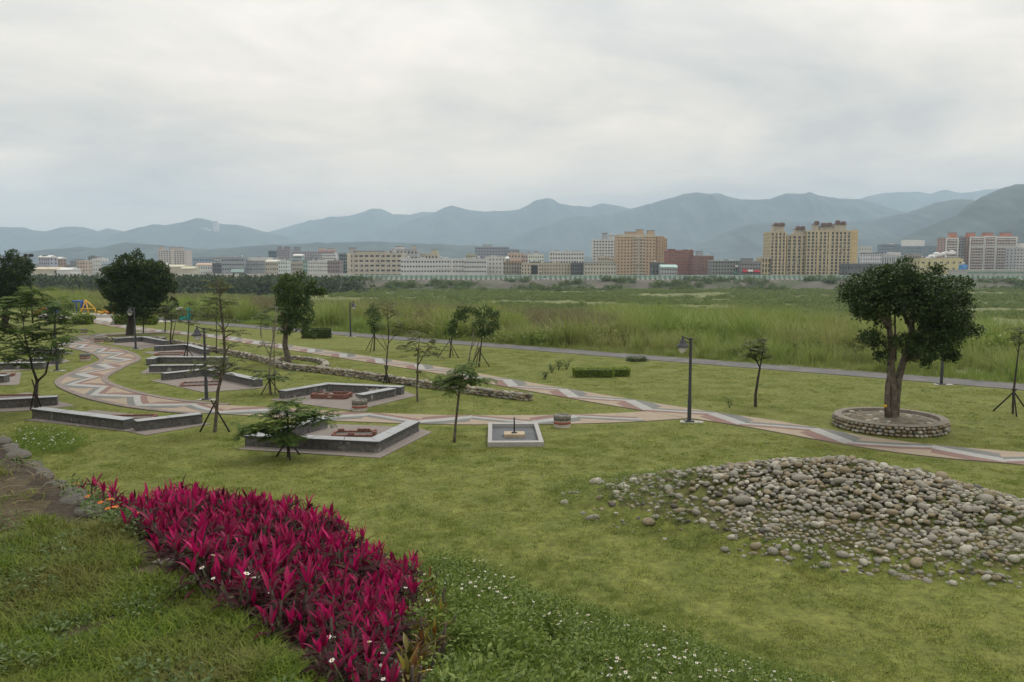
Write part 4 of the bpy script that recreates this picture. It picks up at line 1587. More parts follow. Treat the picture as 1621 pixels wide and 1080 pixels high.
def hedge(name, label, px0, px1, py, depth, h, m, seed, cat='hedge', dens=420, leaf=0.07, core=True, rough=0.06):
    a, b_ = gp(px0, py), gp(px1, py)
    rg = np.random.default_rng(seed)
    d = (b_ - a)
    L = d.length
    d.normalize()
    n = Vector((-d.y, d.x))
    if n.y < 0:
        n = -n
    root = empty(name, ((a.x + b_.x) / 2, (a.y + b_.y) / 2, 0), label, cat)
    nn = int(dens * (L * depth + 2 * h * (L + depth)))
    T = rg.uniform(0, 1, (nn, 3))
    f = rg.integers(0, 5, nn)
    T[f == 0, 2] = 1; T[f == 1, 1] = 0; T[f == 2, 1] = 1; T[f == 3, 0] = 0; T[f == 4, 0] = 1
    X = T[:, 0] * L; Y = T[:, 1] * depth; Z = T[:, 2] * h
    wob = np.array([noise.noise(Vector((x * 2.2 + seed, y_ * 2.2, z * 2.2))) for x, y_, z in zip(X, Y, Z)])
    pts = np.stack([a.x + d.x * X + n.x * Y, a.y + d.y * X + n.y * Y, np.maximum(Z, 0.03)], 1)
    c = np.array([(a.x + b_.x) / 2 + n.x * depth / 2, (a.y + b_.y) / 2 + n.y * depth / 2, h / 2])
    outw = unit(pts - c)
    pts = pts + outw * (wob[:, None] * rough * 2.2 - 0.03)
    V, F = leaves(pts, outw + rg.normal(size=(nn, 3)) * 0.7, leaf * rg.uniform(.7, 1.3, nn), leaf * 0.55, rg)
    link_mesh('foliage', np_mesh('foliage', V, F, m), parent=root)
    if core:
        q = [a + d * 0.06 + n * 0.06, b_ - d * 0.06 + n * 0.06, b_ - d * 0.06 + n * (depth - 0.06), a + d * 0.06 + n * (depth - 0.06)]
        mb = MB()
        mb.prism([tuple(v) for v in q], -0.03, h - 0.07)
        mb.build('core_block', mat('hedge_dark_core', (0.05, 0.07, 0.016), 0.95), root)  # solid dark green block filling the hedge behind its leaves
    EX_LINES.append((np.array([tuple(a.lerp(b_, t) + n * depth / 2) for t in np.linspace(0, 1, 20)]), depth / 2))
    return root


hedge('clipped_hedge', 'long clipped yellow-green box hedge on the open lawn', 909, 971, 598, 0.9, 0.50, L_hedge, 1, leaf=0.085)
hedge('clipped_hedge', 'short clipped yellow-green block adjoining the long box hedge', 974, 998, 596.5, 0.9, 0.46, L_hedge, 2, leaf=0.085)
hedge('clipped_hedge', 'dark green hedge behind the leaning mid-lawn tree', 478, 520, 536, 1.0, 0.85, leafmat('dark_hedge_leaf', [(0.03, 0.052, 0.014), (0.05, 0.08, 0.02)], 0.2), 3, dens=220, leaf=0.12)
hedge('low_shrub', 'pale grey-green low shrub at the cycle track edge', 995, 1024, 573, 0.7, 0.28, leafmat('pale_shrub_leaf', [(0.10, 0.13, 0.075), (0.15, 0.175, 0.11)], 0.25), 4, 'shrub', 300, 0.10, rough=0.16)
hedge('low_shrub', 'round green bush beside the plaza entrance', 113, 139, 514, 1.4, 1.0, L_hedge, 5, 'shrub', 120, 0.2, rough=0.25)
hedge('low_shrub', 'row of green bushes along the plaza behind the round tree', 180, 240, 514.5, 1.4, 1.0, L_hedge, 6, 'shrub', 110, 0.2, rough=0.3)
for i, (X, Y, lb, s) in enumerate(((863, 600, 'tiny wispy shrub at the end of the sapling row', .35), (873, 590, 'small wispy shrub second in the sapling row', .4), (884, 586, 'small dark wispy shrub amid the sapling row', .5), (897, 585, 'largest wispy shrub of the sapling row by the hedge', .55), (497, 538, 'lone round sapling bush in front of the dark hedge', .5), (1155, 646, 'single thin seedling in the lawn', .3))):
    root, p = tree_root('wispy_shrub', X, Y, lb, 'small shrubs on the open lawn', 'shrub')
    rg = np.random.default_rng(200 + i)
    b = MB()
    n = 5 if s > .3 else 2
    cs = []
    for k in range(n):
        e = Vector((p.x + rg.normal() * s * .35, p.y + rg.normal() * s * .35, s * rg.uniform(.7, 1.2)))
        b.tube([(p.x, p.y, -.03), tuple(Vector((p.x, p.y, 0)).lerp(e, .6) + Vector((0, 0, .05))), tuple(e)], [.012, .009, .004], 4)
        for t in (.5, .75, 1):
            cs.append(Vector((p.x, p.y, 0)).lerp(e, t))
    b.build('stems', M_barkd, root)['kind'] = 'stuff'
    leafy('foliage', L_mid, cs, 0.11, 7, 0.09, 0.05, 300 + i, root)

# ------------------------------------------------------------------ lawn, reeds, weeds (uncountable: scattered clumps)
rg = np.random.default_rng(77)
L_lawn = leafmat('lawn_blade', [(0.105, 0.165, 0.021), (0.190, 0.255, 0.036), (0.280, 0.318, 0.066)], 0.25, 0.7, big=[(0.155, 0.172, 0.036), (0.262, 0.266, 0.070), (0.205, 0.245, 0.043)], bigscale=0.45, spec=0.15, fine=(9.0, 0.62, 1.25))


def lawn_patch(seed, size, n, h):
    r_ = np.random.default_rng(seed)
    Pp = np.stack([r_.uniform(-size, size, n), r_.uniform(-size, size, n), np.full(n, -0.01)], 1)
    V, F = blades(Pp, h * r_.uniform(.4, 1.5, n), 0.013, r_.uniform(.3, 1.3, n), r_, None, 1)
    return np_mesh('lawn_tuft', V, F, L_lawn)


def excluded(Pt):
    bad = np.zeros(len(Pt), bool)
    for Q, c in EX_LINES:
        Q = np.asarray(Q)
        lo, hi = Q.min(0) - c, Q.max(0) + c
        k = np.where((Pt[:, 0] > lo[0]) & (Pt[:, 0] < hi[0]) & (Pt[:, 1] > lo[1]) & (Pt[:, 1] < hi[1]))[0]
        if len(k):
            bad[k] |= dist_line(Pt[k], Q) < c
    for x, y_, r in EX_DISCS:
        bad |= (Pt[:, 0] - x) ** 2 + (Pt[:, 1] - y_) ** 2 < r * r
    for poly in EX_POLYS:
        q = np.array(poly)
        ins = np.zeros(len(Pt), bool)
        j = len(q) - 1
        for i in range(len(q)):
            c = ((q[i, 1] > Pt[:, 1]) != (q[j, 1] > Pt[:, 1])) & (Pt[:, 0] < (q[j, 0] - q[i, 0]) * (Pt[:, 1] - q[i, 1]) / (q[j, 1] - q[i, 1] + 1e-12) + q[i, 0])
            ins ^= c
            j = i
        bad |= ins
    return bad


def lawn_points(y0, y1, dens, grow):
    """random lawn points in view, clear of paving by `grow`"""
    out = []
    ys = np.arange(y0, y1, 1.0)
    for yy in ys:
        w = 0.70 * yy + 4
        n = int(2 * w * dens)
        out.append(np.stack([rg.uniform(-w, w, n), rg.uniform(yy, yy + 1, n)], 1))
    Pt = np.concatenate(out)
    for i, (Q, c) in enumerate(EX_LINES):
        EX_LINES[i] = (Q, c + grow)
    bad = excluded(Pt)
    for i, (Q, c) in enumerate(EX_LINES):
        EX_LINES[i] = (Q, c - grow)
    Pt = Pt[~bad]
    keep = [(ud(x, y_)[1] > 2 and gz(x, y_) < 0.15 and mound_r(x, y_) > 0.97 and beyond_bike(x, y_) < -1.2) for x, y_ in Pt]
    return Pt[np.array(keep)]


Pt = lawn_points(10, 30, 7.5, 0.16)
scatter('lawn_grass', np.c_[Pt, np.zeros(len(Pt))], [lawn_patch(s, 0.24, 110, 0.05) for s in range(6)], 0.8, 1.25, 'short mown grass of the lawn', 3, 0.03)
Pt = lawn_points(30, 62, 2.2, 0.26)
scatter('lawn_grass', np.c_[Pt, np.zeros(len(Pt))], [lawn_patch(s + 20, 0.42, 150, 0.05) for s in range(6)], 0.8, 1.25, 'mown grass of the lawn beyond the basin', 7, 0.03)

# coarser tufts and clover patches in the mown grass
TP = lawn_points(11, 46, 1.2, 0.3)
TP = np.array([p for p in TP if noise.noise(Vector((p[0] * .35, p[1] * .35, 50))) > -0.05])
L_tuft = leafmat('lawn_tuft_leaf', [(0.075, 0.125, 0.018), (0.125, 0.19, 0.028), (0.20, 0.245, 0.05)], 0.3, 0.6)


def tuft(seed, n, h, r):
    r_ = np.random.default_rng(seed)
    a, rad = r_.uniform(0, 6.28, n), np.sqrt(r_.random(n)) * r
    V, F = blades(np.stack([rad * np.cos(a), rad * np.sin(a), np.full(n, -0.01)], 1), h * r_.uniform(.5, 1.2, n), .014, r_.uniform(.4, 1.4, n), r_, None, 2)
    return np_mesh('lawn_tuft', V, F, L_tuft)


scatter('lawn_tufts', np.c_[TP, np.zeros(len(TP))], [tuft(s, 26, .085, .13) for s in range(5)], .5, 1.4, 'coarser darker tufts standing in the mown lawn', 9, .1, 'grass')
# reeds
L_reed = leafmat('reed_blade', [(0.135, 0.22, 0.036), (0.20, 0.29, 0.056), (0.29, 0.335, 0.095)], 0.3, 0.6, big=[(0.20, 0.25, 0.06), (0.27, 0.30, 0.09), (0.31, 0.285, 0.13)], bigscale=0.09)
L_reedb = leafmat('reed_brown', [(0.155, 0.130, 0.072), (0.195, 0.165, 0.095), (0.15, 0.175, 0.06)], 0.25, 0.7)


L_scrub2 = leafmat('bank_bush_leaf', [(0.06, 0.10, 0.025), (0.10, 0.15, 0.035), (0.14, 0.19, 0.05)], 0.25, 0.6)


def reed_clump(seed, n, h, r, m, w=0.05):
    r_ = np.random.default_rng(seed)
    a, rad = r_.uniform(0, 6.28, n), np.sqrt(r_.random(n)) * r
    Pp = np.stack([rad * np.cos(a), rad * np.sin(a), np.full(n, -0.15)], 1)
    V, F = blades(Pp, h * r_.uniform(.45, 1.1, n), w * r_.uniform(.6, 1.3, n), r_.uniform(.1, .75, n), r_, None, 3)
    return np_mesh('reed_clump', V, F, m)


def area_points(n, y0, y1, fn, margin=12, ymul=0.70):
    yy = np.sqrt(rg.uniform(y0 * y0, y1 * y1, n))
    xx = rg.uniform(-1, 1, n) * (ymul * yy + margin)
    return np.array([(x, y_, gz(x, y_)) for x, y_ in zip(xx, yy) if fn(x, y_)])


def bush(seed, m, n=150, leaf=0.3, flat=0.6, name='scrub_clump'):
    r_ = np.random.default_rng(seed)
    nb = 6
    cs = r_.normal(size=(nb, 3)) * np.array([.45, .45, .18]) + np.array([0, 0, .45 * flat])
    C = cs[r_.integers(0, nb, n)]
    D = unit(r_.normal(size=(n, 3)) + np.array([0, 0, .3]))
    B = C + D * r_.uniform(.25, .5, (n, 1)) * np.array([1, 1, flat])
    B[:, 2] = np.maximum(B[:, 2], 0.0)
    V, F = leaves(B, unit(D + r_.normal(size=(n, 3)) * .7), leaf * r_.uniform(.7, 1.3, n), leaf * .6, r_)
    return np_mesh(name, V, F, m)


def reed_zone(x, y_):
    b_ = beyond_bike(x, y_)
    lim = 62 + 26 * sstep(10, -60, x) + 10 * noise.noise(Vector((x * .04, y_ * .04, 1)))
    return 2.4 + 1.0 * noise.noise(Vector((x * .25, y_ * .25, 4))) < b_ < lim


def brown_zone(x, y_):
    b_ = beyond_bike(x, y_)
    k = noise.noise(Vector((x * .05, y_ * .05, 6)))
    return b_ > 9 and (x < 12 and b_ > 15 + 14 * k + 0.25 * max(0, x) or k > 0.30)


Rg = area_points(34000, 40, 190, lambda x, y_: reed_zone(x, y_) and not brown_zone(x, y_) and noise.noise(Vector((x * .12, y_ * .12, 8))) > -0.42)
tall = np.array([noise.noise(Vector((x * .09, y_ * .09, 14))) > -0.02 for x, y_, z_ in Rg])
REEDS = [reed_clump(s, 50, 2.7, 0.6, L_reed) for s in range(5)]
scatter('reed_bed', Rg[tall], REEDS + [bush(s + 50, L_reed, 260, 0.24, 1.1, 'reed_clump') for s in range(2)], 0.70, 1.5, 'tall green reeds filling the river bank beyond the cycle track', 11, 0.12, 'reeds')
scatter('short_reed_bed', Rg[~tall], REEDS, 0.35, 0.80, 'shorter green reeds in hollows of the reed bed', 15, 0.14, 'reeds')
RD = area_points(900, 42, 150, lambda x, y_: reed_zone(x, y_) and noise.noise(Vector((x * .1, y_ * .1, 30))) > 0.18)
scatter('bank_bushes', RD, [bush(s + 70, L_scrub2, 420, 0.13, 0.9, 'bush_clump') for s in range(4)], 0.6, 1.5, 'dark leafy bushes among the reeds', 16, 0.1, 'bushes')
Rb = area_points(15000, 60, 200, lambda x, y_: reed_zone(x, y_) and brown_zone(x, y_))
scatter('brown_reed_bed', Rb, [reed_clump(s + 30, 46, 2.3, 0.55, L_reedb) for s in range(5)], 0.6, 1.15, 'dry brown reeds behind the green reed bed', 12, 0.12, 'reeds')
Rs = area_points(30000, 40, 110, lambda x, y_: 1.45 < beyond_bike(x, y_) < 4.2, 4)
scatter('verge_grass', Rs, [reed_clump(s + 60, 40, 0.7, 0.5, L_reed, 0.03) for s in range(4)], 0.5, 1.2, 'rough knee-high grass along the cycle track verge', 13, 0.1, 'grass')

# river-plain scrub, far treeline, bushes on the far dike
L_scrub = leafmat('scrub_leaf', [(0.115, 0.165, 0.042), (0.165, 0.22, 0.058), (0.22, 0.265, 0.08)], 0.2, 0.7)
L_fartree = leafmat('treeline_leaf', [(0.036, 0.056, 0.022), (0.055, 0.082, 0.03), (0.08, 0.108, 0.042)], 0.15, 0.7)


Sc = area_points(30000, 110, 478, lambda x, y_: beyond_bike(x, y_) > 50 and not reed_zone(x, y_) and noise.noise(Vector((x * .018, y_ * .03, 3))) > -0.12 and rg.random() < .5)
scatter('river_scrub', Sc, [bush(s, L_scrub, 240, 0.20, 0.5) for s in range(5)], 0.8, 2.4, 'low green scrub covering the river plain', 21, 0.1, 'scrub')
Tl = area_points(9000, 395, 470, lambda x, y_: x < -95 + 22 * noise.noise(Vector((y_ * .05, 0, 0))) and rg.random() < .3, 30)
scatter('treeline', Tl, [bush(s + 10, L_fartree, 240, 0.20, 0.85, 'treeline_crown') for s in range(5)], 4.2, 9.5, 'dark wood along the far river bank before the factories', 22, 0.1, 'wood')
Db = area_points(2600, 466, 512, lambda x, y_: x > -120 and noise.noise(Vector((x * .03, y_ * .06, 5))) > 0.02, 30)
scatter('dike_bushes', Db, [bush(s + 20, L_scrub2, 160, 0.26, 0.7) for s in range(4)], 1.2, 3.4, 'dark bushes growing on the far dike', 23, 0.1, 'bushes')
# ------------------------------------------------------------------ path lamps
M_lampm = mat('lamp_paint', (0.040, 0.045, 0.055), 0.5, 0.15, 5, spec=0.4)
M_globe, _nt, _bs, _ = _mat('lamp_globe')
_bs.inputs['Base Color'].default_value = (0.62, 0.62, 0.58, 1)
_bs.inputs['Roughness'].default_value = 0.25
_bs.inputs['Transmission Weight'].default_value = 0.35


def path_lamp(px, py, label, side=-1, h=3.45):
    p = gp(px, py)
    root = empty('path_lamp', (p.x, p.y, 0), label, 'lamp post', 'dark lamp posts along the paths')

    def add(nm, mb, m=M_lampm, par=None):
        o = mb.build(nm, m)
        o.location = (p.x, p.y, 0)
        put(o, par or root)
        return o
    b = MB()
    b.box((0, 0, 0.035), (0.36, 0.36, 0.07))
    add('base_plate', b)
    b = MB()
    b.tube([(0, 0, 0.05), (0, 0, 1.0)], [0.085, 0.08], 8, 0, True, False)
    b.tube([(0, 0, 0.99), (0, 0, h)], [0.068, 0.055], 8, 0, True, False)
    b.box((0, 0, h + 0.02), (0.14, 0.14, 0.05))
    add('post', b)
    b = MB()
    b.tube([(0, 0, h - 0.05), (side * 0.16, 0, h + 0.04), (side * 0.34, 0, h + 0.10)], 0.026, 6)
    b.tube([(side * 0.06, 0, h - 0.15), (side * 0.3, 0, h - 0.12)], 0.022, 6)
    add('arm', b)
    b = MB()
    b.lathe((side * 0.34, 0, h - 0.32), [(0.27, 0.0), (0.26, 0.03), (0.17, 0.12), (0.13, 0.15), (0.12, 0.27), (0.06, 0.30)], 16)
    sh = add('lamp_shade', b)
    b = MB()
    b.lathe((side * 0.34, 0, h - 0.02), [(0.045, 0.0), (0.05, 0.05), (0.02, 0.08), (0.05, 0.13), (0.001, 0.19)], 10)
    add('finial', b, M_lampm, sh)
    b = MB()
    b.lathe((side * 0.34, 0, h - 0.32), [(0.001, -0.26), (0.08, -0.245), (0.15, -0.17), (0.17, -0.07), (0.165, 0.01)], 16)
    add('globe', b, M_globe, sh)
    b = MB()
    b.prism([(-0.42, -0.22), (0.5, -0.28), (0.62, 0.05), (0.1, 0.3), (-0.35, 0.2)], -0.04, 0.024)
    add('footing', b, M_conc)
    EX_DISCS.append((p.x, p.y, 0.3))


path_lamp(1091, 668, 'dark lamp post at the junction of the two zigzag paths')
path_lamp(327, 633, 'dark lamp post rising in front of the V-shaped granite wall')
path_lamp(215, 553, 'dark lamp post before the wall below the round tree', h=3.2)
path_lamp(90.5, 587, 'dark lamp post half hidden in the feathery forked tree')
path_lamp(555, 533, 'lone lamp post beside the cycle track by the staked trees', 1, 3.1)
path_lamp(1490, 609, 'lamp post whose head is hidden in the banyan crown', 1)

# ------------------------------------------------------------------ playground beyond the plaza
M_pblue = mat('play_blue', (0.05, 0.10, 0.30), 0.5, 0.1)
M_pyel = mat('play_yellow', (0.55, 0.33, 0.04), 0.5, 0.1)
M_por = mat('play_orange', (0.55, 0.19, 0.03), 0.5, 0.1)
M_pteal = mat('play_teal', (0.02, 0.30, 0.27), 0.5, 0.1)
M_pgrey = mat('play_grey', (0.12, 0.14, 0.17), 0.6, 0.1)
PD = gp(136, 500)
PY = PD.y


def pt(px, py, dy=0.0):
    q = at(px, py, PY + dy)
    return (q.x, q.y, max(q.z, 0.0))


play = empty('climbing_frame', (PD.x, PY, 0), 'blue and yellow climbing frame on the plaza', 'playground')
for dy in (-1.2, 1.2):
    for a, c in (((135, 475), (128, 499)), ((135, 475), (151, 489)), ((128, 489), (151, 489)), ((129, 489), (126, 499.5)), ((150, 489), (153, 499.5)), ((135, 475), (141, 499.5))):
        b = MB()
        b.tube([pt(*a, dy * 0.3 if a[1] == 475 else dy), pt(*c, dy)], 0.09, 6)
        b.build('yellow_pole', M_pyel, play)
b = MB()
q = at(124, 477, PY + 1.5)
b.box((q.x, q.y, q.z), (0.9, 1.6, 0.22))
b.build('roof_panel', M_pblue, play)
for px in (120.5, 128):
    for dy in (0.8, 2.2):
        b = MB()
        q = at(px, 477, PY + dy)
        b.tube([(q.x, q.y, 0), (q.x, q.y, q.z)], 0.09, 6)
        b.build('blue_post', M_pblue, play)
b = MB()
q = at(133, 484, PY + 1.0)
b.box((q.x, q.y, q.z), (0.9, 0.15, 1.1))
b.build('climbing_panel', M_pblue, play)
b = MB()
q = at(132, 496, PY + 1.0)
b.box((q.x, q.y, 0.5), (1.0, 1.2, 0.1))
b.build('platform', M_pgrey, play)

play2 = empty('slide_tower', (at(83, 495, PY).x, PY, 0), 'grey slide tower with an orange hood seen past the feathery tree', 'playground')
b = MB()
q = at(84, 490, PY)
for sx in (-.5, .5):
    for sy in (-.5, .5):
        b.tube([(q.x + sx, PY + sy, 0), (q.x + sx, PY + sy, 1.9)], 0.07, 6)
b.build('posts', M_pgrey, play2)['kind'] = 'stuff'
b = MB()
b.box((q.x, PY, 1.0), (1.1, 1.1, 1.3))
b.build('wall_panel', M_pblue, play2)
b = MB()
h_ = at(76, 492, PY)
b.lathe((h_.x, PY - 0.2, h_.z - 0.25), [(0.5, 0), (0.45, 0.3), (0.2, 0.55), (0.001, 0.6)], 10)
b.build('orange_hood', M_por, play2)
b = MB()
b.tube([(q.x - 0.6, PY - 0.3, 1.1), (q.x - 1.6, PY - 0.6, 0.4), (q.x - 2.2, PY - 0.8, 0.2)], [0.3, 0.3, 0.3], 8)
b.build('slide', M_por, play2)

for i, px in enumerate((161, 172, 178, 224, 238, 251)):
    q = at(px, 498, PY - 2)
    p0 = (q.x, PY - 2)
    root = empty('spring_rider', (p0[0], p0[1], 0), 'orange and yellow spring rider on the plaza', 'playground', 'spring riders on the plaza')
    b = MB()
    b.tube([(p0[0], p0[1], 0), (p0[0], p0[1], 0.42)], 0.12, 8)
    b.build('spring', M_pgrey, root)
    b = MB()
    b.tube([(p0[0] - .45, p0[1], .75), (p0[0] - .2, p0[1], .5), (p0[0] + .2, p0[1], .5), (p0[0] + .4, p0[1], .95)], [.1, .2, .2, .14], 8)
    b.build('animal_body', M_por if i % 2 else M_pyel, root)
    b = MB()
    b.tube([(p0[0] + .15, p0[1] - .3, .85), (p0[0] + .15, p0[1] + .3, .85)], .04, 6)
    b.build('handle', M_pyel, root)

play3 = empty('teal_play_tower', (at(292, 505, PY - 9).x, PY - 9, 0), 'teal play tower with a white hood between the saplings', 'playground')
q = at(292, 505, PY - 9)
for a, c, m, nm in (((286, 501.5), (297, 508.5), M_pteal, 'panel'), ((297, 488), (301, 508), M_pteal, 'side_panel'), ((280, 486.5), (288, 489.5), mat('play_white', (0.55, 0.55, 0.52), .6, .1), 'hood')):
    A_, C2 = at(*a, PY - 9), at(*c, PY - 9)
    b = MB()
    b.box(((A_.x + C2.x) / 2, PY - 9, (A_.z + C2.z) / 2), (abs(C2.x - A_.x), 0.5, abs(A_.z - C2.z)))
    b.build(nm, m, play3)
for px in (281, 287, 297, 302):
    A_ = at(px, 490, PY - 9)
    b = MB()
    b.tube([(A_.x, PY - 8.7, 0), (A_.x, PY - 8.7, A_.z)], 0.07, 6)
    b.build('post', M_pgrey, play3)
lw = empty('low_wall', (at(150, 500, PY - 4).x, PY - 4, 0), 'low white kerb wall along the plaza front', 'wall')
b = MB()
a, c = at(118, 500, PY - 4), at(186, 500, PY - 4)
b.box(((a.x + c.x) / 2, PY - 4, 0.18), (c.x - a.x, 0.35, 0.4))
b.build('wall', mat('white_render', (0.45, 0.44, 0.42), 0.9, 0.15, 2), lw)

# ------------------------------------------------------------------ red cordyline bed on the levee slope
C_hot = leafmat('cordyline_young', [(0.52, 0.009, 0.135), (0.36, 0.008, 0.085), (0.20, 0.007, 0.050), (0.10, 0.008, 0.028), (0.05, 0.010, 0.018)], 0.35, 0.5)
C_dark = leafmat('cordyline_old', [(0.030, 0.011, 0.013), (0.055, 0.013, 0.020), (0.095, 0.012, 0.030), (0.030, 0.020, 0.016), (0.055, 0.050, 0.020), (0.022, 0.008, 0.010)], 0.2, 0.65, spec=0.12)
C_stem = mat('cordyline_stem', (0.075, 0.06, 0.05), 0.9)


def lance(seed, specs, m, name):
    """lance-shaped leaves: (az, pitch, length, width, droop, base z) each a folded, arching strip"""
    V, F = [], []
    for (az, pt_, L, W, dr, z0, r0, *hxy) in specs:
        d = Vector((math.cos(az), math.sin(az), 0))
        s = Vector((-math.sin(az), math.cos(az), 0))
        p = d * r0 + Vector((hxy[0] if hxy else 0, hxy[1] if hxy else 0, z0))
        n = 5
        base = len(V)
        ang = pt_
        wid = (0.30, 0.75, 1.0, 0.85, 0.45, 0.02)
        for k in range(n + 1):
            t = k / n
            up = Vector((-math.sin(ang) * d.x, -math.sin(ang) * d.y, math.cos(ang)))
            w = W * wid[k] / 2
            V += [tuple(p - s * w + up * w * .45), tuple(p), tuple(p + s * w + up * w * .45)]
            p = p + (d * math.cos(ang) + Vector((0, 0, math.sin(ang)))) * (L / n)
            ang -= dr / n
        for k in range(n):
            a, b_ = base + 3 * k, base + 3 * k + 3
            F += [(a, a + 1, b_ + 1, b_), (a + 1, a + 2, b_ + 2, b_ + 1)]
    return np_mesh(name, np.array(V), np.array(F), m, True)


COR = []
rn = random.Random(4)
for v in range(12):
    young, old = [], []
    sb = MB()
    nh = rn.choice((3, 4, 4, 5))
    for hd in range(nh):
        ha = hd * 2 * math.pi / nh + rn.uniform(-.5, .5)
        hr = rn.uniform(.05, .13)
        hx, hy, hz_ = hr * math.cos(ha), hr * math.sin(ha), rn.uniform(-.13, .07)
        young += [(rn.uniform(0, 6.3), rn.uniform(.95, 1.5), rn.uniform(.08, .16), rn.uniform(.020, .034), rn.uniform(0, .6), .22 + hz_ + rn.uniform(-.03, .04), .008, hx, hy) for _ in range(rn.randint(4, 7))]
        old += [(k * 2.4 + rn.uniform(-.4, .4), rn.uniform(.1, .95), rn.uniform(.11, .19), rn.uniform(.024, .036), rn.uniform(.5, 1.7), .05 + hz_ + .16 * rn.random(), .012, hx, hy) for k in range(rn.randint(9, 12))]
        sb.tube([(0, 0, -0.12), (hx * .6, hy * .6, 0.06), (hx, hy, 0.24 + hz_)], [.014, .012, .008], 5)
    so = sb.build('cordyline_plant', C_stem)
    COR.append((so.data, lance(v, young, C_hot, 'young_leaves'), lance(v, old, C_dark, 'old_leaves')))
    bpy.data.objects.remove(so)


def in_quad(u, d):
    # bed outline in levee coordinates: corners run along the slope
    q = [(4.35, 0.0), (6.0, 1.0), (8.2, 2.4), (5.6, 2.7), (2.95, 2.6), (0.6, 0.75), (-0.45, -0.02), (0.4, -0.08), (2.0, -0.05)]
    ins = False
    j = len(q) - 1
    for i in range(len(q)):
        if (q[i][1] > d) != (q[j][1] > d) and u < (q[j][0] - q[i][0]) * (d - q[i][1]) / (q[j][1] - q[i][1]) + q[i][0]:
            ins = not ins
        j = i
    return ins


rn = random.Random(12)
cor = []
t = 0
while len(cor) < 285 and t < 60000:
    t += 1
    u, d = rn.uniform(-1.2, 8.6), rn.uniform(-0.2, 2.8)
    if not in_quad(u, d):
        continue
    if any((u - a) ** 2 + (d - c) ** 2 < 0.145 ** 2 for a, c in cor):
        continue
    cor.append((u, d))
EDGE_LB = {'edge': 'red cordyline against the levee turf', 'mid': 'magenta-tipped cordyline inside the bed', 'outer': 'red cordyline on the lawn side of the bed'}
for i, (u, d) in enumerate(cor):
    x, y = ud2xy(u, d)
    z = gz(x, y)
    st, yo, ol = COR[rn.randrange(len(COR))]
    s = rn.uniform(0.8, 1.2) * (1.05 if d > 1.2 else 0.95)
    root = link_mesh('cordyline_plant', st, (x, y, z), (rn.uniform(-.14, .14) - 0.1, rn.uniform(-.14, .14), rn.uniform(0, 6.3)), (s, s, s))
    tag(root, EDGE_LB['edge' if d < 0.45 else ('outer' if d > 2.1 else 'mid')] + (', towards the crotons' if u < 1.6 else (', towards the marigolds' if u > 4.2 else ', halfway along')), 'plant', 'red cordylines massed on the levee slope')
    for nm, me in (('young_leaves', yo), ('old_leaves', ol)):
        c = bpy.data.objects.new(nm, me)
        COL.objects.link(c)
        c.parent = root
# crotons with yellow and red leaves along the bed's open end
C_cro = leafmat('croton_leaf', [(0.28, 0.22, 0.02), (0.12, 0.13, 0.02), (0.16, 0.05, 0.02), (0.05, 0.085, 0.02), (0.07, 0.03, 0.02), (0.045, 0.07, 0.018)], 0.25, 0.45)
cro_specs = [[(rn.uniform(0, 6.3), rn.uniform(.4, 1.45), rn.uniform(.07, .12), rn.uniform(.02, .03), rn.uniform(.1, .8), rn.uniform(.03, .24), .02) for _ in range(34)] for _ in range(3)]
CRO = [lance(50 + i, sp, C_cro, 'foliage') for i, sp in enumerate(cro_specs)]
cro = []
for k in range(15):
    f = k / 14
    u, d = -0.5 + 3.35 * f + rn.uniform(-.1, .1), 0.0 + 2.6 * f + rn.uniform(0, .12)
    u -= 0.12
    x, y = ud2xy(u, d)
    s = rn.uniform(.8, 1.2)
    root = link_mesh('croton_plant', COR[k % 7][0], (x, y, gz(x, y)), (0, 0, rn.uniform(0, 6.3)), (s, s, s))
    tag(root, 'yellow and red leaved croton along the open end of the cordyline bed', 'plant', 'crotons edging the cordyline bed')
    c = bpy.data.objects.new('foliage', CRO[k % 3])
    COL.objects.link(c)
    c.parent = root

# ------------------------------------------------------------------ levee turf, edge stones, weeds
rg = np.random.default_rng(99)
L_turf = leafmat('turf_blade', [(0.050, 0.105, 0.010), (0.125, 0.205, 0.018), (0.22, 0.27, 0.036)], 0.3, 0.6, big=[(0.095, 0.115, 0.022), (0.205, 0.195, 0.065), (0.16, 0.205, 0.028)], bigscale=1.3, spec=0.2)
n = 420000
yy = rg.uniform(2.3, 12.0, n)
xx = yy * rg.uniform(-0.74, 0.12, n)
uu = (xx - EDGE.x) * EU.x + (yy - EDGE.y) * EU.y
dd = (xx - EDGE.x) * EN.x + (yy - EDGE.y) * EN.y
soil = np.array([noise.noise(Vector((x * 1.1, y_ * 1.1, 20))) + 0.5 * noise.noise(Vector((x * 3.1, y_ * 3.1, 21))) for x, y_ in zip(xx, yy)])
edge_soil = np.exp(-((dd + 0.20) / (0.17 + 0.12 * np.clip((uu - 2.4) / 1.2, 0, 1))) ** 2) * np.clip((uu - 0.6) / 2.6, 0.35, 1.15)
keep = (dd < -0.10) & (soil > -0.40 + 0.9 * edge_soil + rg.normal(size=n) * 0.12)
keep &= (rg.random(n) < np.clip(9.0 / yy ** 1.25, 0.18, 1))
xx, yy, soil = xx[keep], yy[keep], soil[keep]
Pp = np.stack([xx, yy, [gz(x, y_) - 0.008 for x, y_ in zip(xx, yy)]], 1)
n = len(Pp)
hh = (0.035 + 0.07 * np.clip(soil + 0.35, 0, 1.2)) * rg.uniform(.4, 1.6, n)
V, F = blades(Pp, hh, 0.0075 * rg.uniform(.6, 1.5, n), rg.uniform(.3, 1.4, n), rg, None, 2)
o = link_mesh('levee_turf', np_mesh('levee_turf', V, F, L_turf))
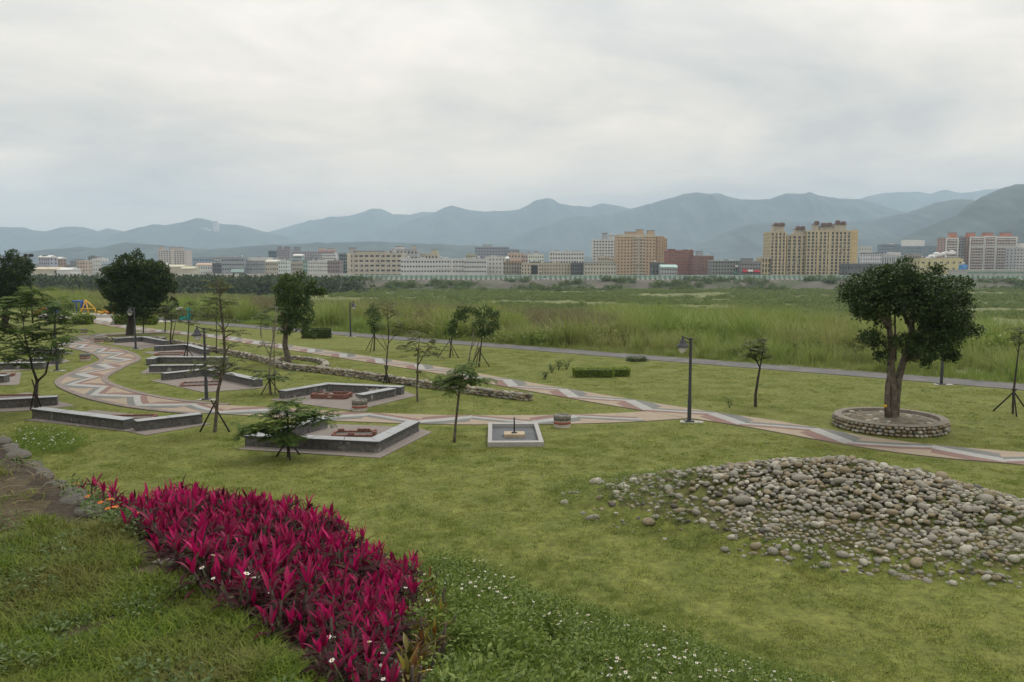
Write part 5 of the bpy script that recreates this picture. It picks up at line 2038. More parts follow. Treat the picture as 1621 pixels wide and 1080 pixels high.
tag(o, 'rough green turf on top of the levee', 'grass', None, 'stuff')

# broad-leaved weeds in the turf (mugwort-like rosettes)
L_weed = leafmat('weed_leaf', [(0.085, 0.135, 0.040), (0.115, 0.17, 0.055), (0.15, 0.20, 0.08)], 0.3, 0.6)


def weed(seed, n=40, r=0.12, h=0.10, leaf=0.055, m=None):
    r_ = np.random.default_rng(seed)
    a = r_.uniform(0, 6.28, n)
    rad = np.sqrt(r_.random(n)) * r
    C = np.stack([rad * np.cos(a), rad * np.sin(a), r_.uniform(.01, h, n)], 1)
    D = np.stack([np.cos(a), np.sin(a), r_.uniform(-.1, .7, n)], 1) + r_.normal(size=(n, 3)) * .4
    V, F = leaves(C, D, leaf * r_.uniform(.6, 1.3, n), leaf * .45, r_)
    return np_mesh('weed_clump', V, F, m or L_weed)


wp = []
rn = random.Random(21)
while len(wp) < 130:
    y = rn.uniform(2.4, 9)
    x = y * rn.uniform(-.74, .05)
    u, d = ud(x, y)
    if d < -0.05 and noise.noise(Vector((x * 1.3, y * 1.3, 40))) > 0.08:
        wp.append((x, y, gz(x, y)))
scatter('turf_weeds', wp, [weed(s, 34, .09, .06, .034) for s in range(5)], 0.6, 1.3, 'small broad-leaved weeds scattered in the levee turf', 31, 0.2, 'weeds')

# straw litter on the bare edge
sl = MB()
rn = random.Random(5)
for k in range(150):
    u, d = rn.gauss(5.1, .8), rn.uniform(-.75, 0.02)
    x, y = ud2xy(u, d)
    a = rn.uniform(0, 3.14)
    L = rn.uniform(.08, .35)
    z = gz(x, y) + rn.uniform(0.004, 0.03)
    sl.tube([(x - L * math.cos(a) / 2, y - L * math.sin(a) / 2, z), (x, y, z + rn.uniform(0.005, .04)), (x + L * math.cos(a) / 2, y + L * math.sin(a) / 2, z)], .0035, 3)
o = sl.build('straw', mat('straw', (0.20, 0.165, 0.10), 0.9, 0.3, 9))
tag(o, 'dry straw lying on the bare levee edge', 'straw', None, 'stuff')

for i, (px, py, s, co, lb) in enumerate(((142, 789, .11, 'pale', 'long pale flat stone at the bare end of the levee edge'), (156, 799, .10, 'pale', 'pale flat stone next to the longest edge stone'), (187, 816, .12, 'grey', 'broad grey edge stone beside the orange flowers'),
                                      (266, 882, .085, 'grey', 'dark grey rounded stone on the levee rim beside the bed'), (352, 953, .08, 'buff', 'half-buried brown stone on the turf rim by white daisies'), (10, 690, .13, 'dark', 'big dark weathered rock at the levee rim'), (60, 727, .10, 'dark', 'dark weathered rock next to the big rim rock'), (105, 764, .09, 'dark', 'low dark rock embedded in the bare levee rim'))):
    p = gp(px, py, 4.4)
    z = gz(p.x, p.y)
    o = link_mesh('edge_stone', stone_mesh(i % 8, co), (p.x, p.y, z + s * .18), (.1, .1, 0.9 + i), (s * 1.5, s * .9, s * .5))
    tag(o, lb, 'stone', 'stones along the levee edge')

# weathered stone edging along the bare end of the levee shoulder
ex_, ey_ = ud2xy(3.4, -0.2)
edging = empty('stone_edging', (ex_, ey_, gz(ex_, ey_)), 'weathered dark stone edging along the bare end of the levee shoulder', 'edging')
rn = random.Random(17)
u = 3.35
while u < 9.4:
    L = rn.uniform(.30, .55)
    x, y = ud2xy(u + L / 2, -0.20 + rn.uniform(-.05, .04))
    link_mesh('block', stone_mesh(rn.randrange(8), 'dark'), (x, y, gz(x, y) + .015), (rn.uniform(-.15, .15), rn.uniform(-.15, .15), math.atan2(EU.y, EU.x) + rn.uniform(-.15, .15)), (L * .52, rn.uniform(.09, .14), rn.uniform(.045, .08)), edging)
    u += L * .93

# white daisies with yellow eyes beside and over the turf rim
M_petal = mat('petal_white', (0.72, 0.72, 0.68), 0.6, 0.05)
M_eye = mat('daisy_eye', (0.45, 0.28, 0.02), 0.7, 0.1)
M_orange = mat('petal_orange', (0.65, 0.12, 0.015), 0.6, 0.15)


def daisy(m, r=0.016, h=0.25, name='daisy'):
    b = MB()
    b.tube([(0, 0, -.03), (.01, 0, h * .6), (0, 0, h)], .0025, 4, 2)
    for k in range(6):
        a = k * math.pi / 3
        d = Vector((math.cos(a), math.sin(a), .15)); s = Vector((-math.sin(a), math.cos(a), 0))
        c = Vector((0, 0, h))
        b.add([c + d * r * .2, c + d * r * .8 + s * r * .38, c + d * r * 1.25, c + d * r * .8 - s * r * .38], [(0, 1, 2, 3)], 0)
    b.lathe((0, 0, h), [(.35 * r, -.002), (.3 * r, .004), (.001, .006)], 6, 1)
    o = b.build(name, [m, M_eye, L_weed])
    me = o.data
    bpy.data.objects.remove(o)
    return me


D_W = [daisy(M_petal, .013, .20), daisy(M_petal, .011, .26)]
D_O = [daisy(M_orange, .018, .13, 'marigold')]
dp = []
rn = random.Random(8)
for (px, py, n, sp) in ((330, 915, 5, .10), (380, 930, 12, .17), (395, 945, 7, .12), (440, 900, 3, .2), (520, 1005, 8, .25), (545, 1030, 6, .2), (575, 1070, 6, .15)):
    q = gp(px, py, 4.45)
    for _ in range(max(1, n // 2)):
        x, y = q.x + rn.gauss(0, sp), q.y + rn.gauss(0, sp)
        u, d = ud(x, y)
        if d > .35:
            x, y = ud2xy(u, rn.uniform(-.05, .3))
        dp.append((x, y, gz(x, y) + rn.uniform(-.03, .05)))
scatter('white_daisies', dp, D_W, .8, 1.3, 'white daisies where the turf meets the cordylines', 41, .35, 'flowers')
op = []
of = []
for _ in range(34):
    u, d = rn.uniform(3.0, 4.4), rn.uniform(-.15, .22)
    x, y = ud2xy(u, d)
    op.append((x, y, gz(x, y)))
for _ in range(120):
    u, d = rn.uniform(2.9, 4.5), rn.uniform(-.22, .25)
    x, y = ud2xy(u, d)
    of.append((x, y, gz(x, y)))
scatter('orange_flowers', op, D_O, .7, 1.3, 'orange marigolds at the corner of the cordyline bed', 43, .3, 'flowers')
scatter('marigold_leaves', of, [weed(70 + s, 30, .10, .14, .05) for s in range(3)], .6, 1.1, 'leafy green mat under the orange marigolds', 44, .2, 'weeds')

# flowering weeds on the lower slope
L_slope = leafmat('slope_weed', [(0.080, 0.128, 0.018), (0.125, 0.185, 0.028), (0.19, 0.245, 0.048)], 0.3, 0.55)
SW = [weed(80 + s, 120, .26, .30, .055, L_slope) for s in range(6)]


def slope_pts(n, y0, y1, fn):
    out = []
    for _ in range(n):
        y = rn.uniform(y0, y1)
        x = y * rn.uniform(-.72, .5)
        u, d = ud(x, y)
        if fn(u, d, x, y):
            out.append((x, y, gz(x, y)))
    return out


def weedy(u, d, x, y):
    if in_quad(u, d) or d < 0.3 or mound_r(x, y) < 1.05:
        return False
    z = gz(x, y)
    lim = 7.6 + .7 * noise.noise(Vector((x * .5, y * .5, 3)))
    if d > 3.2 and rn.random() < (d - 3.2) / (lim - 3.0):
        return False
    return d < lim and z > -0.01 and noise.noise(Vector((x * 1.7, y * 1.7, 71))) > -0.12 and x > -0.10 * y + 0.5 * noise.noise(Vector((x * .7, y * .7, 33)))


sp_ = slope_pts(26000, 3.0, 19, weedy)
scatter('slope_weeds', sp_, SW, .25, .95, 'lush green weeds on the lower levee slope', 51, .25, 'weeds')
tr = slope_pts(36000, 3.0, 21, lambda u, d, x, y: 0.3 < d < 10.6 and not in_quad(u, d) and mound_r(x, y) > 1.02 and d > 2.2)
scatter('slope_grass', tr, [reed_clump(s + 90, 60, .085, .26, L_lawn, .010) for s in range(4)], .5, 1.3, 'longer grass at the foot of the levee slope', 52, .2, 'grass')
tg = slope_pts(16000, 3.0, 21, lambda u, d, x, y: not in_quad(u, d) and .4 < d < 10.2 and x > -.16 * y and mound_r(x, y) > 1.04)
scatter('slope_tussocks', tg, [reed_clump(s + 210, 34, .30, .16, L_tuft, .012) for s in range(4)], .35, 1.0, 'grass tussocks standing among the slope weeds', 54, .25, 'grass')
fp = [p for p in slope_pts(9000, 3.0, 19, lambda u, d, x, y: weedy(u, d, x, y) and noise.noise(Vector((x * .9, y * .9, 60))) > .12)]
fp = [(x, y, z + rn.uniform(0, .12)) for x, y, z in fp]
scatter('slope_flowers', fp[:600], [daisy(M_petal, .011, .22), daisy(M_petal, .009, .27)], .8, 1.35, 'white flowers dotted over the slope weeds', 53, .35, 'flowers')
# weed bed beside the angled walls, and weeds among the cobbles
wb = []
wf = []
while len(wb) < 420:
    px, py = rn.gauss(72, 33), rn.gauss(700, 13)
    if ((px - 72) / 66) ** 2 + ((py - 700) / 24) ** 2 > 1 or py < 676:
        continue
    q = gp(px, py)
    if excluded(np.array([[q.x, q.y]]))[0]:
        continue
    wb.append((q.x, q.y, max(0, gz(q.x, q.y))))
    if rn.random() < .28:
        wf.append((q.x + rn.uniform(-.2, .2), q.y + rn.uniform(-.2, .2), max(0, gz(q.x, q.y)) + rn.uniform(.0, .14)))
L_flow = leafmat('flower_weed_leaf', [(0.10, 0.17, 0.022), (0.165, 0.25, 0.034), (0.24, 0.31, 0.055)], .3, .6)
scatter('flower_weeds', wb, [weed(140 + s, 120, .26, .2, .05, L_flow) for s in range(3)] + [reed_clump(s + 200, 44, .36, .26, L_flow, .014) for s in range(4)], .5, 1.1, 'bright green white-flowered weeds below the angled walls', 61, .25, 'weeds')
scatter('weed_flowers', wf, [daisy(M_petal, .020, .2)], .8, 1.3, 'white flowers over the weeds below the angled walls', 62, .35, 'flowers')
mw = []
while len(mw) < 1700:
    a, r = rn.uniform(0, 6.3), math.sqrt(rn.random()) * 1.08
    ex, ey = r * math.cos(a) * 7.2, r * math.sin(a) * 3.5
    k = sstep(.25, .65, abs((ex + .3) / 7.2))
    if rn.random() > max(k, .06 if r < .86 else .85):
        continue
    x = MOUND_C[0] + ex * MOUND_U[0] + ey * MOUND_V[0]
    y = MOUND_C[1] + ex * MOUND_U[1] + ey * MOUND_V[1]
    mw.append((x, y, gz(x, y)))
scatter('heap_grass', mw, [reed_clump(s + 95, 40, .20, .20, L_turf, .010) for s in range(3)] + [weed(120 + s, 50, .2, .15, .05, L_slope) for s in range(2)], .5, 1.25, 'grass and weeds growing through the thin ends of the cobble heap', 63, .25, 'weeds')
# ------------------------------------------------------------------ mountains
M_forest = mat('forest_slope', (0.018, 0.030, 0.033), 0.95, 0.55, 0.006, 0.0, col2=(0.040, 0.056, 0.050), world_space=True, detail=10)  # forest green shifted to blue: distance haze painted into the base colour


def ridge(label, D, prof, seed, width=None, base=-4.0):
    """mountain ridge: crest line seen at (px, py) from the levee, standing D metres away, with spurs running down"""
    width = width or D * 0.22
    pxs = [p[0] for p in prof]
    zs = [EYE + (423 - p[1]) / FPX * D for p in prof]
    n = int((pxs[-1] - pxs[0]) / 3.0) + 2
    xs = np.linspace(pxs[0], pxs[-1], n)
    V, F = [], []
    rows = [-0.35, -0.12, 0.0, .05, .1, .16, .22, .29, .36, .44, .52, .6, .7, .8, .9, 1.0]
    for t in rows:
        for X in xs:
            wx = (X - 810.5) / FPX * D
            # crest with tree-top roughness
            zc = float(np.interp(X, pxs, zs))
            zc += D * 0.0011 * noise.noise(Vector((wx * 0.012 * 6000 / D, seed, 0))) + D * 0.0006 * noise.noise(Vector((wx * 0.05 * 6000 / D, seed, 3)))
            if t < 0:
                z = base + (zc - base) * (1 + t * 2.2)
            else:
                sp = noise.noise(Vector((wx * 4.2 / D * 3, t * 1.3, seed))) * 0.55 + (0.5 - abs(noise.noise(Vector((wx * 9.0 / D * 3, t * 1.6, seed + 5))))) * 0.5 + (0.4 - abs(noise.noise(Vector((wx * 24.0 / D * 3, t * 4, seed + 8))))) * 0.22
                k = (1 - t) ** 1.15 * (1 + 0.55 * sp * math.sin(math.pi * min(1, t * 1.4)) if t < 0.72 else 1 + 0.3 * sp * (1 - t))
                z = base + (zc - base) * max(0.0, min(1.0, k))
                if t == 1.0:
                    z = base - 3
            yv = D - t * width + 0.05 * width * noise.noise(Vector((wx * 5 / D, t * 2, seed + 9)))
            V.append((wx, yv, max(z, base - 3)))
    for i in range(len(rows) - 1):
        for j in range(n - 1):
            a = i * n + j
            F.append((a, a + 1, a + n + 1, a + n)[::-1])
    o = link_mesh('mountain', np_mesh('mountain', np.array(V), np.array(F), M_forest, True))
    tag(o, label, None, None, 'structure')
    return o


ridge('far pale peak behind the town centre', 8600, [(380, 385), (426, 369), (485, 353), (532, 344.5), (560, 343), (592, 331), (605, 332), (623, 340), (650, 341), (672, 336), (700, 338), (760, 350), (830, 372)], 1)
ridge('far pale ridge behind the twin-hump mountain', 8300, [(1290, 350), (1354, 317), (1380, 309), (1414, 306), (1441, 305), (1466, 308), (1490, 302), (1517, 308), (1545, 303), (1566, 301), (1610, 304), (1700, 300)], 2)
ridge('knobbly blue ridge with a square summit', 7400, [(300, 408), (400, 393), (450, 381), (498, 375), (571, 372), (620, 361), (660, 347), (688, 338), (706, 329), (716, 327), (731, 330), (747, 335), (780, 336), (820, 334), (832, 328), (847, 319), (865, 316), (875, 318), (885, 325), (932, 330), (950, 324), (970, 327), (997, 332), (1040, 345), (1100, 372)], 3)
ridge('long low hills behind the factories and the hilltop temple', 6600, [(-260, 352), (-120, 360), (-40, 364), (0, 366), (28, 361), (41, 361), (62, 366), (83, 367), (111, 360), (137, 360), (160, 367), (174, 362), (199, 367), (249, 360), (290, 356), (305, 350), (316, 346), (334, 349), (357, 356), (383, 357), (420, 367), (480, 381), (560, 392), (640, 402)], 4)
ridge('twin-hump mountain behind the yellow tower block', 6000, [(600, 406), (640, 402), (698, 398), (737, 385), (788, 378), (820, 372), (852, 360), (904, 344), (940, 342), (966, 342), (1007, 329), (1049, 318), (1080, 309), (1098, 307), (1134, 309), (1168, 318), (1201, 318), (1213, 317), (1237, 308.5), (1264, 309), (1324, 316), (1354, 317), (1387, 325), (1425, 338), (1480, 362), (1560, 398)], 5)
ridge('middle wooded spur behind the orange-topped flats', 4300, [(1040, 410), (1090, 395), (1137, 372), (1180, 356), (1230, 352), (1300, 354), (1370, 350), (1425, 339), (1468, 324), (1501, 317), (1533, 321), (1580, 335), (1640, 352), (1720, 380)], 6)
ridge('low dark foothills behind the factories', 3600, [(-60, 412), (52, 406), (91, 396), (129, 391), (166, 394), (205, 384.5), (241, 387), (285, 391), (340, 396), (388, 391), (420, 389), (500, 385), (600, 383), (700, 387), (780, 391), (860, 398), (940, 408)], 7)
ridge('steep dark wooded mountain beyond the last flats', 2900, [(1340, 404), (1410, 383), (1452, 364), (1506, 342), (1525, 326), (1544, 314), (1571, 302), (1596, 294), (1621, 294), (1690, 288), (1800, 300), (1900, 330)], 8)
ridge('nearest dark hillside beyond the town', 2000, [(1460, 412), (1530, 388), (1590, 358), (1615, 343), (1660, 334), (1760, 330), (1860, 345)], 9)

# ------------------------------------------------------------------ town on the far bank
GZ = -2.0
WALLM = {}


def wallmat(c):
    k = tuple(round(v, 3) for v in c)
    if k not in WALLM:
        WALLM[k] = mat('render_%d' % len(WALLM), c, 0.9, 0.10, 0.25, stain=mul(c, 0.72), stain_at=0.60, stain_scale=0.12)
    return WALLM[k]


M_glass, _nt, _bs, _ = _mat('window_glass')
_bs.inputs['Base Color'].default_value = (0.030, 0.032, 0.036, 1)
_bs.inputs['Roughness'].default_value = 0.2
M_frame = mat('window_frame', (0.42, 0.42, 0.41), 0.6, 0.1)
M_roofd = mat('roof_dark', (0.11, 0.11, 0.115), 0.9, 0.2, 0.3)
M_tank = mat('steel_tank', (0.42, 0.43, 0.44), 0.35, 0.1, spec=0.5)
M_shed = mat('shed_roof_white', (0.60, 0.60, 0.58), 0.7, 0.12, 0.3)
M_brownroof = mat('mansard_brown', (0.15, 0.095, 0.08), 0.85, 0.2, 0.8)
M_green = mat('green_awning', (0.09, 0.20, 0.14), 0.7, 0.2, 0.5)
M_redaw = mat('red_awning', (0.36, 0.04, 0.05), 0.7, 0.1)

# window mesh: pane with a frame and mullion, unit size, centred, facing -y
_b = MB()
_b.box((0, 0.03, 0), (1, 0.04, 1), 0, 0)
for x in (-.47, 0, .47):
    _b.box((x, -0.03, 0), (.06 if x else .04, .07, 1), 0, 1)
for z in (-.47, .47):
    _b.box((0, -0.025, z), (.86, .06, .06), 0, 1)
_o = _b.build('window', [M_glass, M_frame])
WINDOW = _o.data
bpy.data.objects.remove(_o)
_b = MB()
_b.box((0, 0.03, 0), (1, 0.04, 1), 0, 0)
_b.box((-.22, -0.012, .1), (.46, .03, .74), 0, 2)
for x in (-.47, 0, .47):
    _b.box((x, -0.03, 0), (.06 if x else .04, .07, 1), 0, 1)
_o = _b.build('window', [M_glass, M_frame, mat('curtain', (0.30, 0.29, 0.27), .9)])
WINDOW_P = _o.data
bpy.data.objects.remove(_o)
RW = random.Random(77)
n_win = 0


def facade(b, x0, x1, z0, z1, y, cols, floors, ww, wh, rec=0.35, sill=0.5, skip=None):
    """front wall with real window openings; returns the opening centres"""
    out = []
    cw, fh = (x1 - x0) / cols, (z1 - z0) / floors
    for i in range(cols):
        for j in range(floors):
            a, c = x0 + i * cw, x0 + (i + 1) * cw
            e, f = z0 + j * fh, z0 + (j + 1) * fh
            if skip and skip(i, j):
                b.add([(a, y, e), (c, y, e), (c, y, f), (a, y, f)], [(0, 1, 2, 3)])
                continue
            w, h = cw * ww, fh * wh
            mx, mz = (a + c) / 2, e + fh * sill
            p, q, r, s = mx - w / 2, mx + w / 2, mz - h / 2, mz + h / 2
            O = [(a, y, e), (c, y, e), (c, y, f), (a, y, f)]
            I = [(p, y, r), (q, y, r), (q, y, s), (p, y, s)]
            K = [(vx, y + rec, vz) for vx, _, vz in I]
            b.add(O + I + K, [(0, 1, 5, 4), (1, 2, 6, 5), (2, 3, 7, 6), (3, 0, 4, 7), (4, 5, 9, 8), (5, 6, 10, 9), (6, 7, 11, 10), (7, 4, 8, 11), (8, 9, 10, 11)])
            out.append((mx, mz, w, h))
    return out


def building(label, px0, px1, ytop, D, col, floors, cols, dep=14, ww=0.5, wh=0.5, ybase=None, cat='building', name='building', roof='parapet', single=None, ground=None, skip=None, sill=0.5, extras=(), trim=None, group=None, rec=0.35):
    """block with its front to the river; (px0, px1, ytop) as seen from the levee at distance D"""
    global n_win
    x0, x1 = (px0 - 810.5) / FPX * D, (px1 - 810.5) / FPX * D
    zt = EYE + (423 - ytop) / FPX * D
    zb = GZ if ground is None else ground
    w = x1 - x0
    root = empty(name, ((x0 + x1) / 2, D, zb), label, cat, group)
    m = wallmat(col)
    b = MB()
    y0, y1 = D, D + dep
    if floors and cols:
        ops = facade(b, x0, x1, zb, zt, y0, cols, floors, ww, wh, rec, sill, skip)
    else:
        ops = []
        b.add([(x0, y0, zb), (x1, y0, zb), (x1, y0, zt), (x0, y0, zt)], [(0, 1, 2, 3)])
    b.add([(x0, y1, zb), (x1, y1, zb), (x1, y1, zt), (x0, y1, zt)], [(3, 2, 1, 0)])
    for sx, fl in ((x0, 0), (x1, 1)):
        if floors and abs(sx) < 1e9 and dep > 6:
            # side walls with shallow window openings of their own
            nb = MB()
            sc = max(2, int(dep / 4.5))
            so = facade(nb, y0, y1, zb, zt, 0, sc, floors, .35, .45, .3)
            sg = 1 if fl else -1
            vs = [(sx - sg * v[1], (v[0] if not fl else v[0]), v[2]) for v in nb.v]
            fs = [tuple(reversed(f)) if not fl else f for f in nb.f]
            b.add(vs, fs)
            if px0 > 860 and not fl or px1 < 760 and fl:
                for (my, mz, w_, h_) in so:
                    b.add([(sx - sg * .29, my - w_ / 2, mz - h_ / 2), (sx - sg * .29, my + w_ / 2, mz - h_ / 2), (sx - sg * .29, my + w_ / 2, mz + h_ / 2), (sx - sg * .29, my - w_ / 2, mz + h_ / 2)], [(0, 1, 2, 3) if fl else (3, 2, 1, 0)], 1)
        else:
            q = [(sx, y0, zb), (sx, y1, zb), (sx, y1, zt), (sx, y0, zt)]
            b.add(q, [(0, 1, 2, 3) if fl else (3, 2, 1, 0)])
    b.build('wall', [m, M_glass], root)
    rb = MB()
    roof_o = root
    if roof == 'parapet':
        for (a, c, e, f) in ((x0 - .15, x1 + .15, y0 - .15, y0 + .2), (x0 - .15, x1 + .15, y1 - .2, y1 + .15), (x0 - .15, x0 + .2, y0 + .2, y1 - .2), (x1 - .2, x1 + .15, y0 + .2, y1 - .2)):
            rb.box(((a + c) / 2, (e + f) / 2, zt + .3), (c - a, f - e, 1.0))
        rb.box(((x0 + x1) / 2, (y0 + y1) / 2, zt - .1), (w - .5, dep - .5, .3), 0, 1)
        roof_o = rb.build('roof', [wallmat(trim) if trim else m, M_roofd], root)
    elif roof == 'shed':
        rb.prism([(x0 - .4, y0 - .4), (x1 + .4, y0 - .4), (x1 + .4, y1 + .4), (x0 - .4, y1 + .4)], zt, zt + 0.5)
        rb.add([(x0 - .4, y0 - .4, zt + .5), (x1 + .4, y0 - .4, zt + .5), (x1 + .4, (y0 + y1) / 2, zt + 2.2), (x0 - .4, (y0 + y1) / 2, zt + 2.2), (x0 - .4, y1 + .4, zt + .5), (x1 + .4, y1 + .4, zt + .5)], [(0, 1, 2, 3), (3, 2, 5, 4), (0, 3, 4), (1, 5, 2)])
        roof_o = rb.build('roof', wallmat(trim) if trim else M_shed, root)
    elif roof == 'flat':
        rb.box(((x0 + x1) / 2, (y0 + y1) / 2, zt + .15), (w + .6, dep + .6, .5))
        roof_o = rb.build('roof', wallmat(trim) if trim else M_roofd, root)
    if roof == 'parapet' and D < 900:
        # rooftop clutter: plant boxes and steel tanks
        for k in range(1 + int(w / 14)):
            cb = MB()
            cx_ = RW.uniform(x0 + 2, x1 - 2) if w > 5 else (x0 + x1) / 2
            cy_ = y0 + RW.uniform(2, dep * .5)
            if RW.random() < .5:
                hh_ = RW.uniform(1.2, 2.2)
                cb.box((cx_, cy_, zt + hh_ / 2), (RW.uniform(1.5, 4), 2.2, hh_ + .1))
                cb.build('plant_room', m, roof_o)
            else:
                hh_ = RW.uniform(1.6, 2.6)
                cb.lathe((cx_, cy_, zt + .05), [(.9, 0), (.9, hh_), (.3, hh_ + .3), (.001, hh_ + .35)], 10)
                cb.build('water_tank', M_tank, roof_o)
    # windows: single objects where they can be told apart, else one joined part
    wpx = (ops[0][2] * FPX / D) if ops else 0
    if single is None:
        single = wpx >= 2.6 and len(ops) <= 300
    if ops and single:
        for (mx, mz, w_, h_) in ops:
            o = bpy.data.objects.new('window', WINDOW if RW.random() < .72 else WINDOW_P)
            o.scale = (w_ * .995, 1, h_ * .995)
            o.location = (mx - root.location.x, y0 + rec - .12 - root.location.y, mz - root.location.z)
            COL.objects.link(o)
            o.parent = root
        n_win += len(ops)
    elif ops:
        wb_ = MB()
        for (mx, mz, w_, h_) in ops:
            wb_.box((mx, y0 + rec - .06, mz), (w_, .08, h_), 0, 0)
        wb_.build('window_panes', M_glass, root)['kind'] = 'stuff'
    for ex in extras:
        kind = ex[0]
        eb = MB()
        X = lambda p: (p - 810.5) / FPX * D
        Z = lambda p: EYE + (423 - p) / FPX * D
        if kind == 'box':            # rooftop block: px0, px1, ytop, depth offset, colour
            _, a, c, t, off, cl = ex
            z_ = zt - .1
            eb.box(((X(a) + X(c)) / 2, y0 + off + 2.5, (z_ + Z(t)) / 2), (X(c) - X(a), 5, Z(t) - z_))
            eb.box(((X(a) + X(c)) / 2, y0 + off + 2.5, Z(t) + .15), (X(c) - X(a) + .5, 5.5, .3), 0, 1)
            eb.build('stair_tower', [wallmat(cl), M_roofd], roof_o)
        elif kind == 'tank':
            _, a, t = ex
            eb.lathe((X(a), y0 + 4, zt + .2), [(1.1, 0), (1.1, Z(t) - zt - .6), (.5, Z(t) - zt - .3), (.001, Z(t) - zt)], 12)
            eb.build('water_tank', M_tank, roof_o)
        elif kind == 'band':         # horizontal band on the front: y pixel top, bottom, colour
            _, t, d_, cl = ex[:4]
            a, c = (ex[4], ex[5]) if len(ex) > 4 else (px0, px1)
            eb.box(((X(a) + X(c)) / 2, y0 - .25, (Z(t) + Z(d_)) / 2), (X(c) - X(a), .44, Z(t) - Z(d_)))
            eb.build('band', wallmat(cl), root)
        elif kind == 'pilaster':
            _, a, pw, cl = ex
            eb.box((X(a), y0 - .3, (zb + zt) / 2), (pw, .54, zt - zb))
            eb.build('pilaster', wallmat(cl), root)
        elif kind == 'balcony':      # stack of balconies: px0, px1, floors
            _, a, c, cl = ex
            fh = (zt - zb) / floors
            for j in range(1, floors):
                qb = MB()
                z_ = zb + j * fh
                qb.box(((X(a) + X(c)) / 2, y0 - .6, z_ + .5), (X(c) - X(a), 1.15, 1.0))
                qb.build('balcony', wallmat(cl), root)
        elif kind == 'dome':
            _, a, c, t, d_, m_ = ex
            r = (X(c) - X(a)) / 2 * .82
            z0_, z1_ = Z(d_), Z(t)
            hgt = z1_ - z0_
            cx_, cy_ = (X(a) + X(c)) / 2, y0 + r + .5
            eb.box((cx_, cy_, z0_ + hgt * .06), (r * 2.15, r * 2.15, hgt * .12))
            eb.box((cx_, cy_, z0_ + hgt * .42), (r * 2.0, r * 2.0, hgt * .62), 0, 0, None, .9)
            eb.box((cx_, cy_, z0_ + hgt * .83), (r * 1.8, r * 1.8, hgt * .24), 0, 0, None, .72)
            eb.box((cx_, y0 + .45, z0_ + hgt * .3), (r * .55, .5, hgt * .5))
            eb.build('mansard_turret', m_, roof_o)
        elif kind == 'awning':
            _, a, c, t, d_, m_ = ex
            eb.add([(X(a), y0, Z(t)), (X(c), y0, Z(t)), (X(c), y0 - 2.2, Z(d_)), (X(a), y0 - 2.2, Z(d_)), (X(a), y0, Z(d_)), (X(c), y0, Z(d_))], [(0, 1, 2, 3)[::-1], (3, 2, 5, 4)[::-1], (0, 3, 4), (1, 5, 2)])
            eb.build('awning', m_, root)
        elif kind == 'sign':
            _, a, c, t, d_, m_ = ex
            eb.box(((X(a) + X(c)) / 2, y0 - .3, (Z(t) + Z(d_)) / 2), (X(c) - X(a), .5, Z(t) - Z(d_)))
            eb.build('sign_panel', m_, root)
    return root


CREAM, YEL, TAN = (0.46, 0.42, 0.34), (0.47, 0.40, 0.26), (0.46, 0.34, 0.23)
WHT, LGREY, MGREY, DGREY = (0.58, 0.58, 0.57), (0.36, 0.37, 0.38), (0.24, 0.25, 0.26), (0.12, 0.125, 0.135)
PINK, RED, ROSE = (0.47, 0.39, 0.35), (0.24, 0.10, 0.08), (0.40, 0.27, 0.22)

# behind the treeline
building('low grey workshop at the end of the factory row', 57, 82, 418, 900, LGREY, 3, 9, 20, .5, .3)
building('long beige-roofed shed in front of the grey workshop', 55, 92, 427, 640, CREAM, 0, 0, 20, roof='shed', trim=(0.5, 0.45, 0.34))
building('grey factory hall with a white roof stripe', 90, 115, 418, 880, LGREY, 2, 8, 22, .6, .3, roof='flat', trim=WHT)
building('white-roofed shed before the striped factory hall', 89, 114, 428, 640, WHT, 0, 0, 16, roof='shed')
building('dark grey slab of small flats beside the factory hall', 114, 138, 414, 860, MGREY, 5, 9, 14, .45, .45, extras=(('box', 118, 126, 411, 3, LGREY),))
building('whitish low block next to the dark slab', 136, 152, 414, 840, (0.5, 0.5, 0.48), 4, 6, 14, .45, .4)
building('white silo tower block with a flat cap', 150, 165, 411, 820, WHT, 4, 4, 12, .35, .35, extras=(('box', 155, 164, 407.5, 2, WHT),))
building('pale blue hall beside the silo tower', 164, 184, 416, 800, (0.42, 0.50, 0.58), 3, 6, 16, .5, .35)
building('cream apartment slab with stepped towers beside the round tree', 253, 299, 397, 1150, (0.50, 0.45, 0.42), 11, 11, 18, .5, .5, extras=(('box', 254, 261, 391, 2, PINK), ('box', 271, 279, 392, 2, PINK), ('box', 283, 291, 392, 2, PINK), ('pilaster', 276, 3.0, (0.56, 0.50, 0.45)), ('pilaster', 298, 3.0, (0.56, 0.50, 0.45))))
building('cream vaulted shed before the stepped apartments', 266, 290, 423, 720, CREAM, 0, 0, 18, roof='shed', trim=(0.52, 0.5, 0.38))
building('second cream shed joined to the vaulted one', 288, 308, 426, 700, CREAM, 0, 0, 14, roof='shed', trim=(0.5, 0.48, 0.36))
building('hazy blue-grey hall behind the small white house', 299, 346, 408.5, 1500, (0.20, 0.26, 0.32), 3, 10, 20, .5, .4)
building('small white house with an orange roof patch', 312, 338, 420, 800, WHT, 2, 7, 14, .4, .4, roof='shed', trim=(0.5, 0.36, 0.26))
building('small dark grey block beside the long grey factory', 338, 352, 418, 780, DGREY, 3, 4, 12, .5, .5)
building('grey-white office behind the long grey factory', 340, 362, 407, 1000, LGREY, 6, 6, 14, .6, .4)
building('long grey factory wing with two window rows', 353, 388, 408.5, 760, (0.29, 0.31, 0.34), 4, 9, 20, .6, .32, extras=(('awning', 368, 388, 426, 431, mat('pale_green_sheet', (0.33, 0.47, 0.43), .7)),))
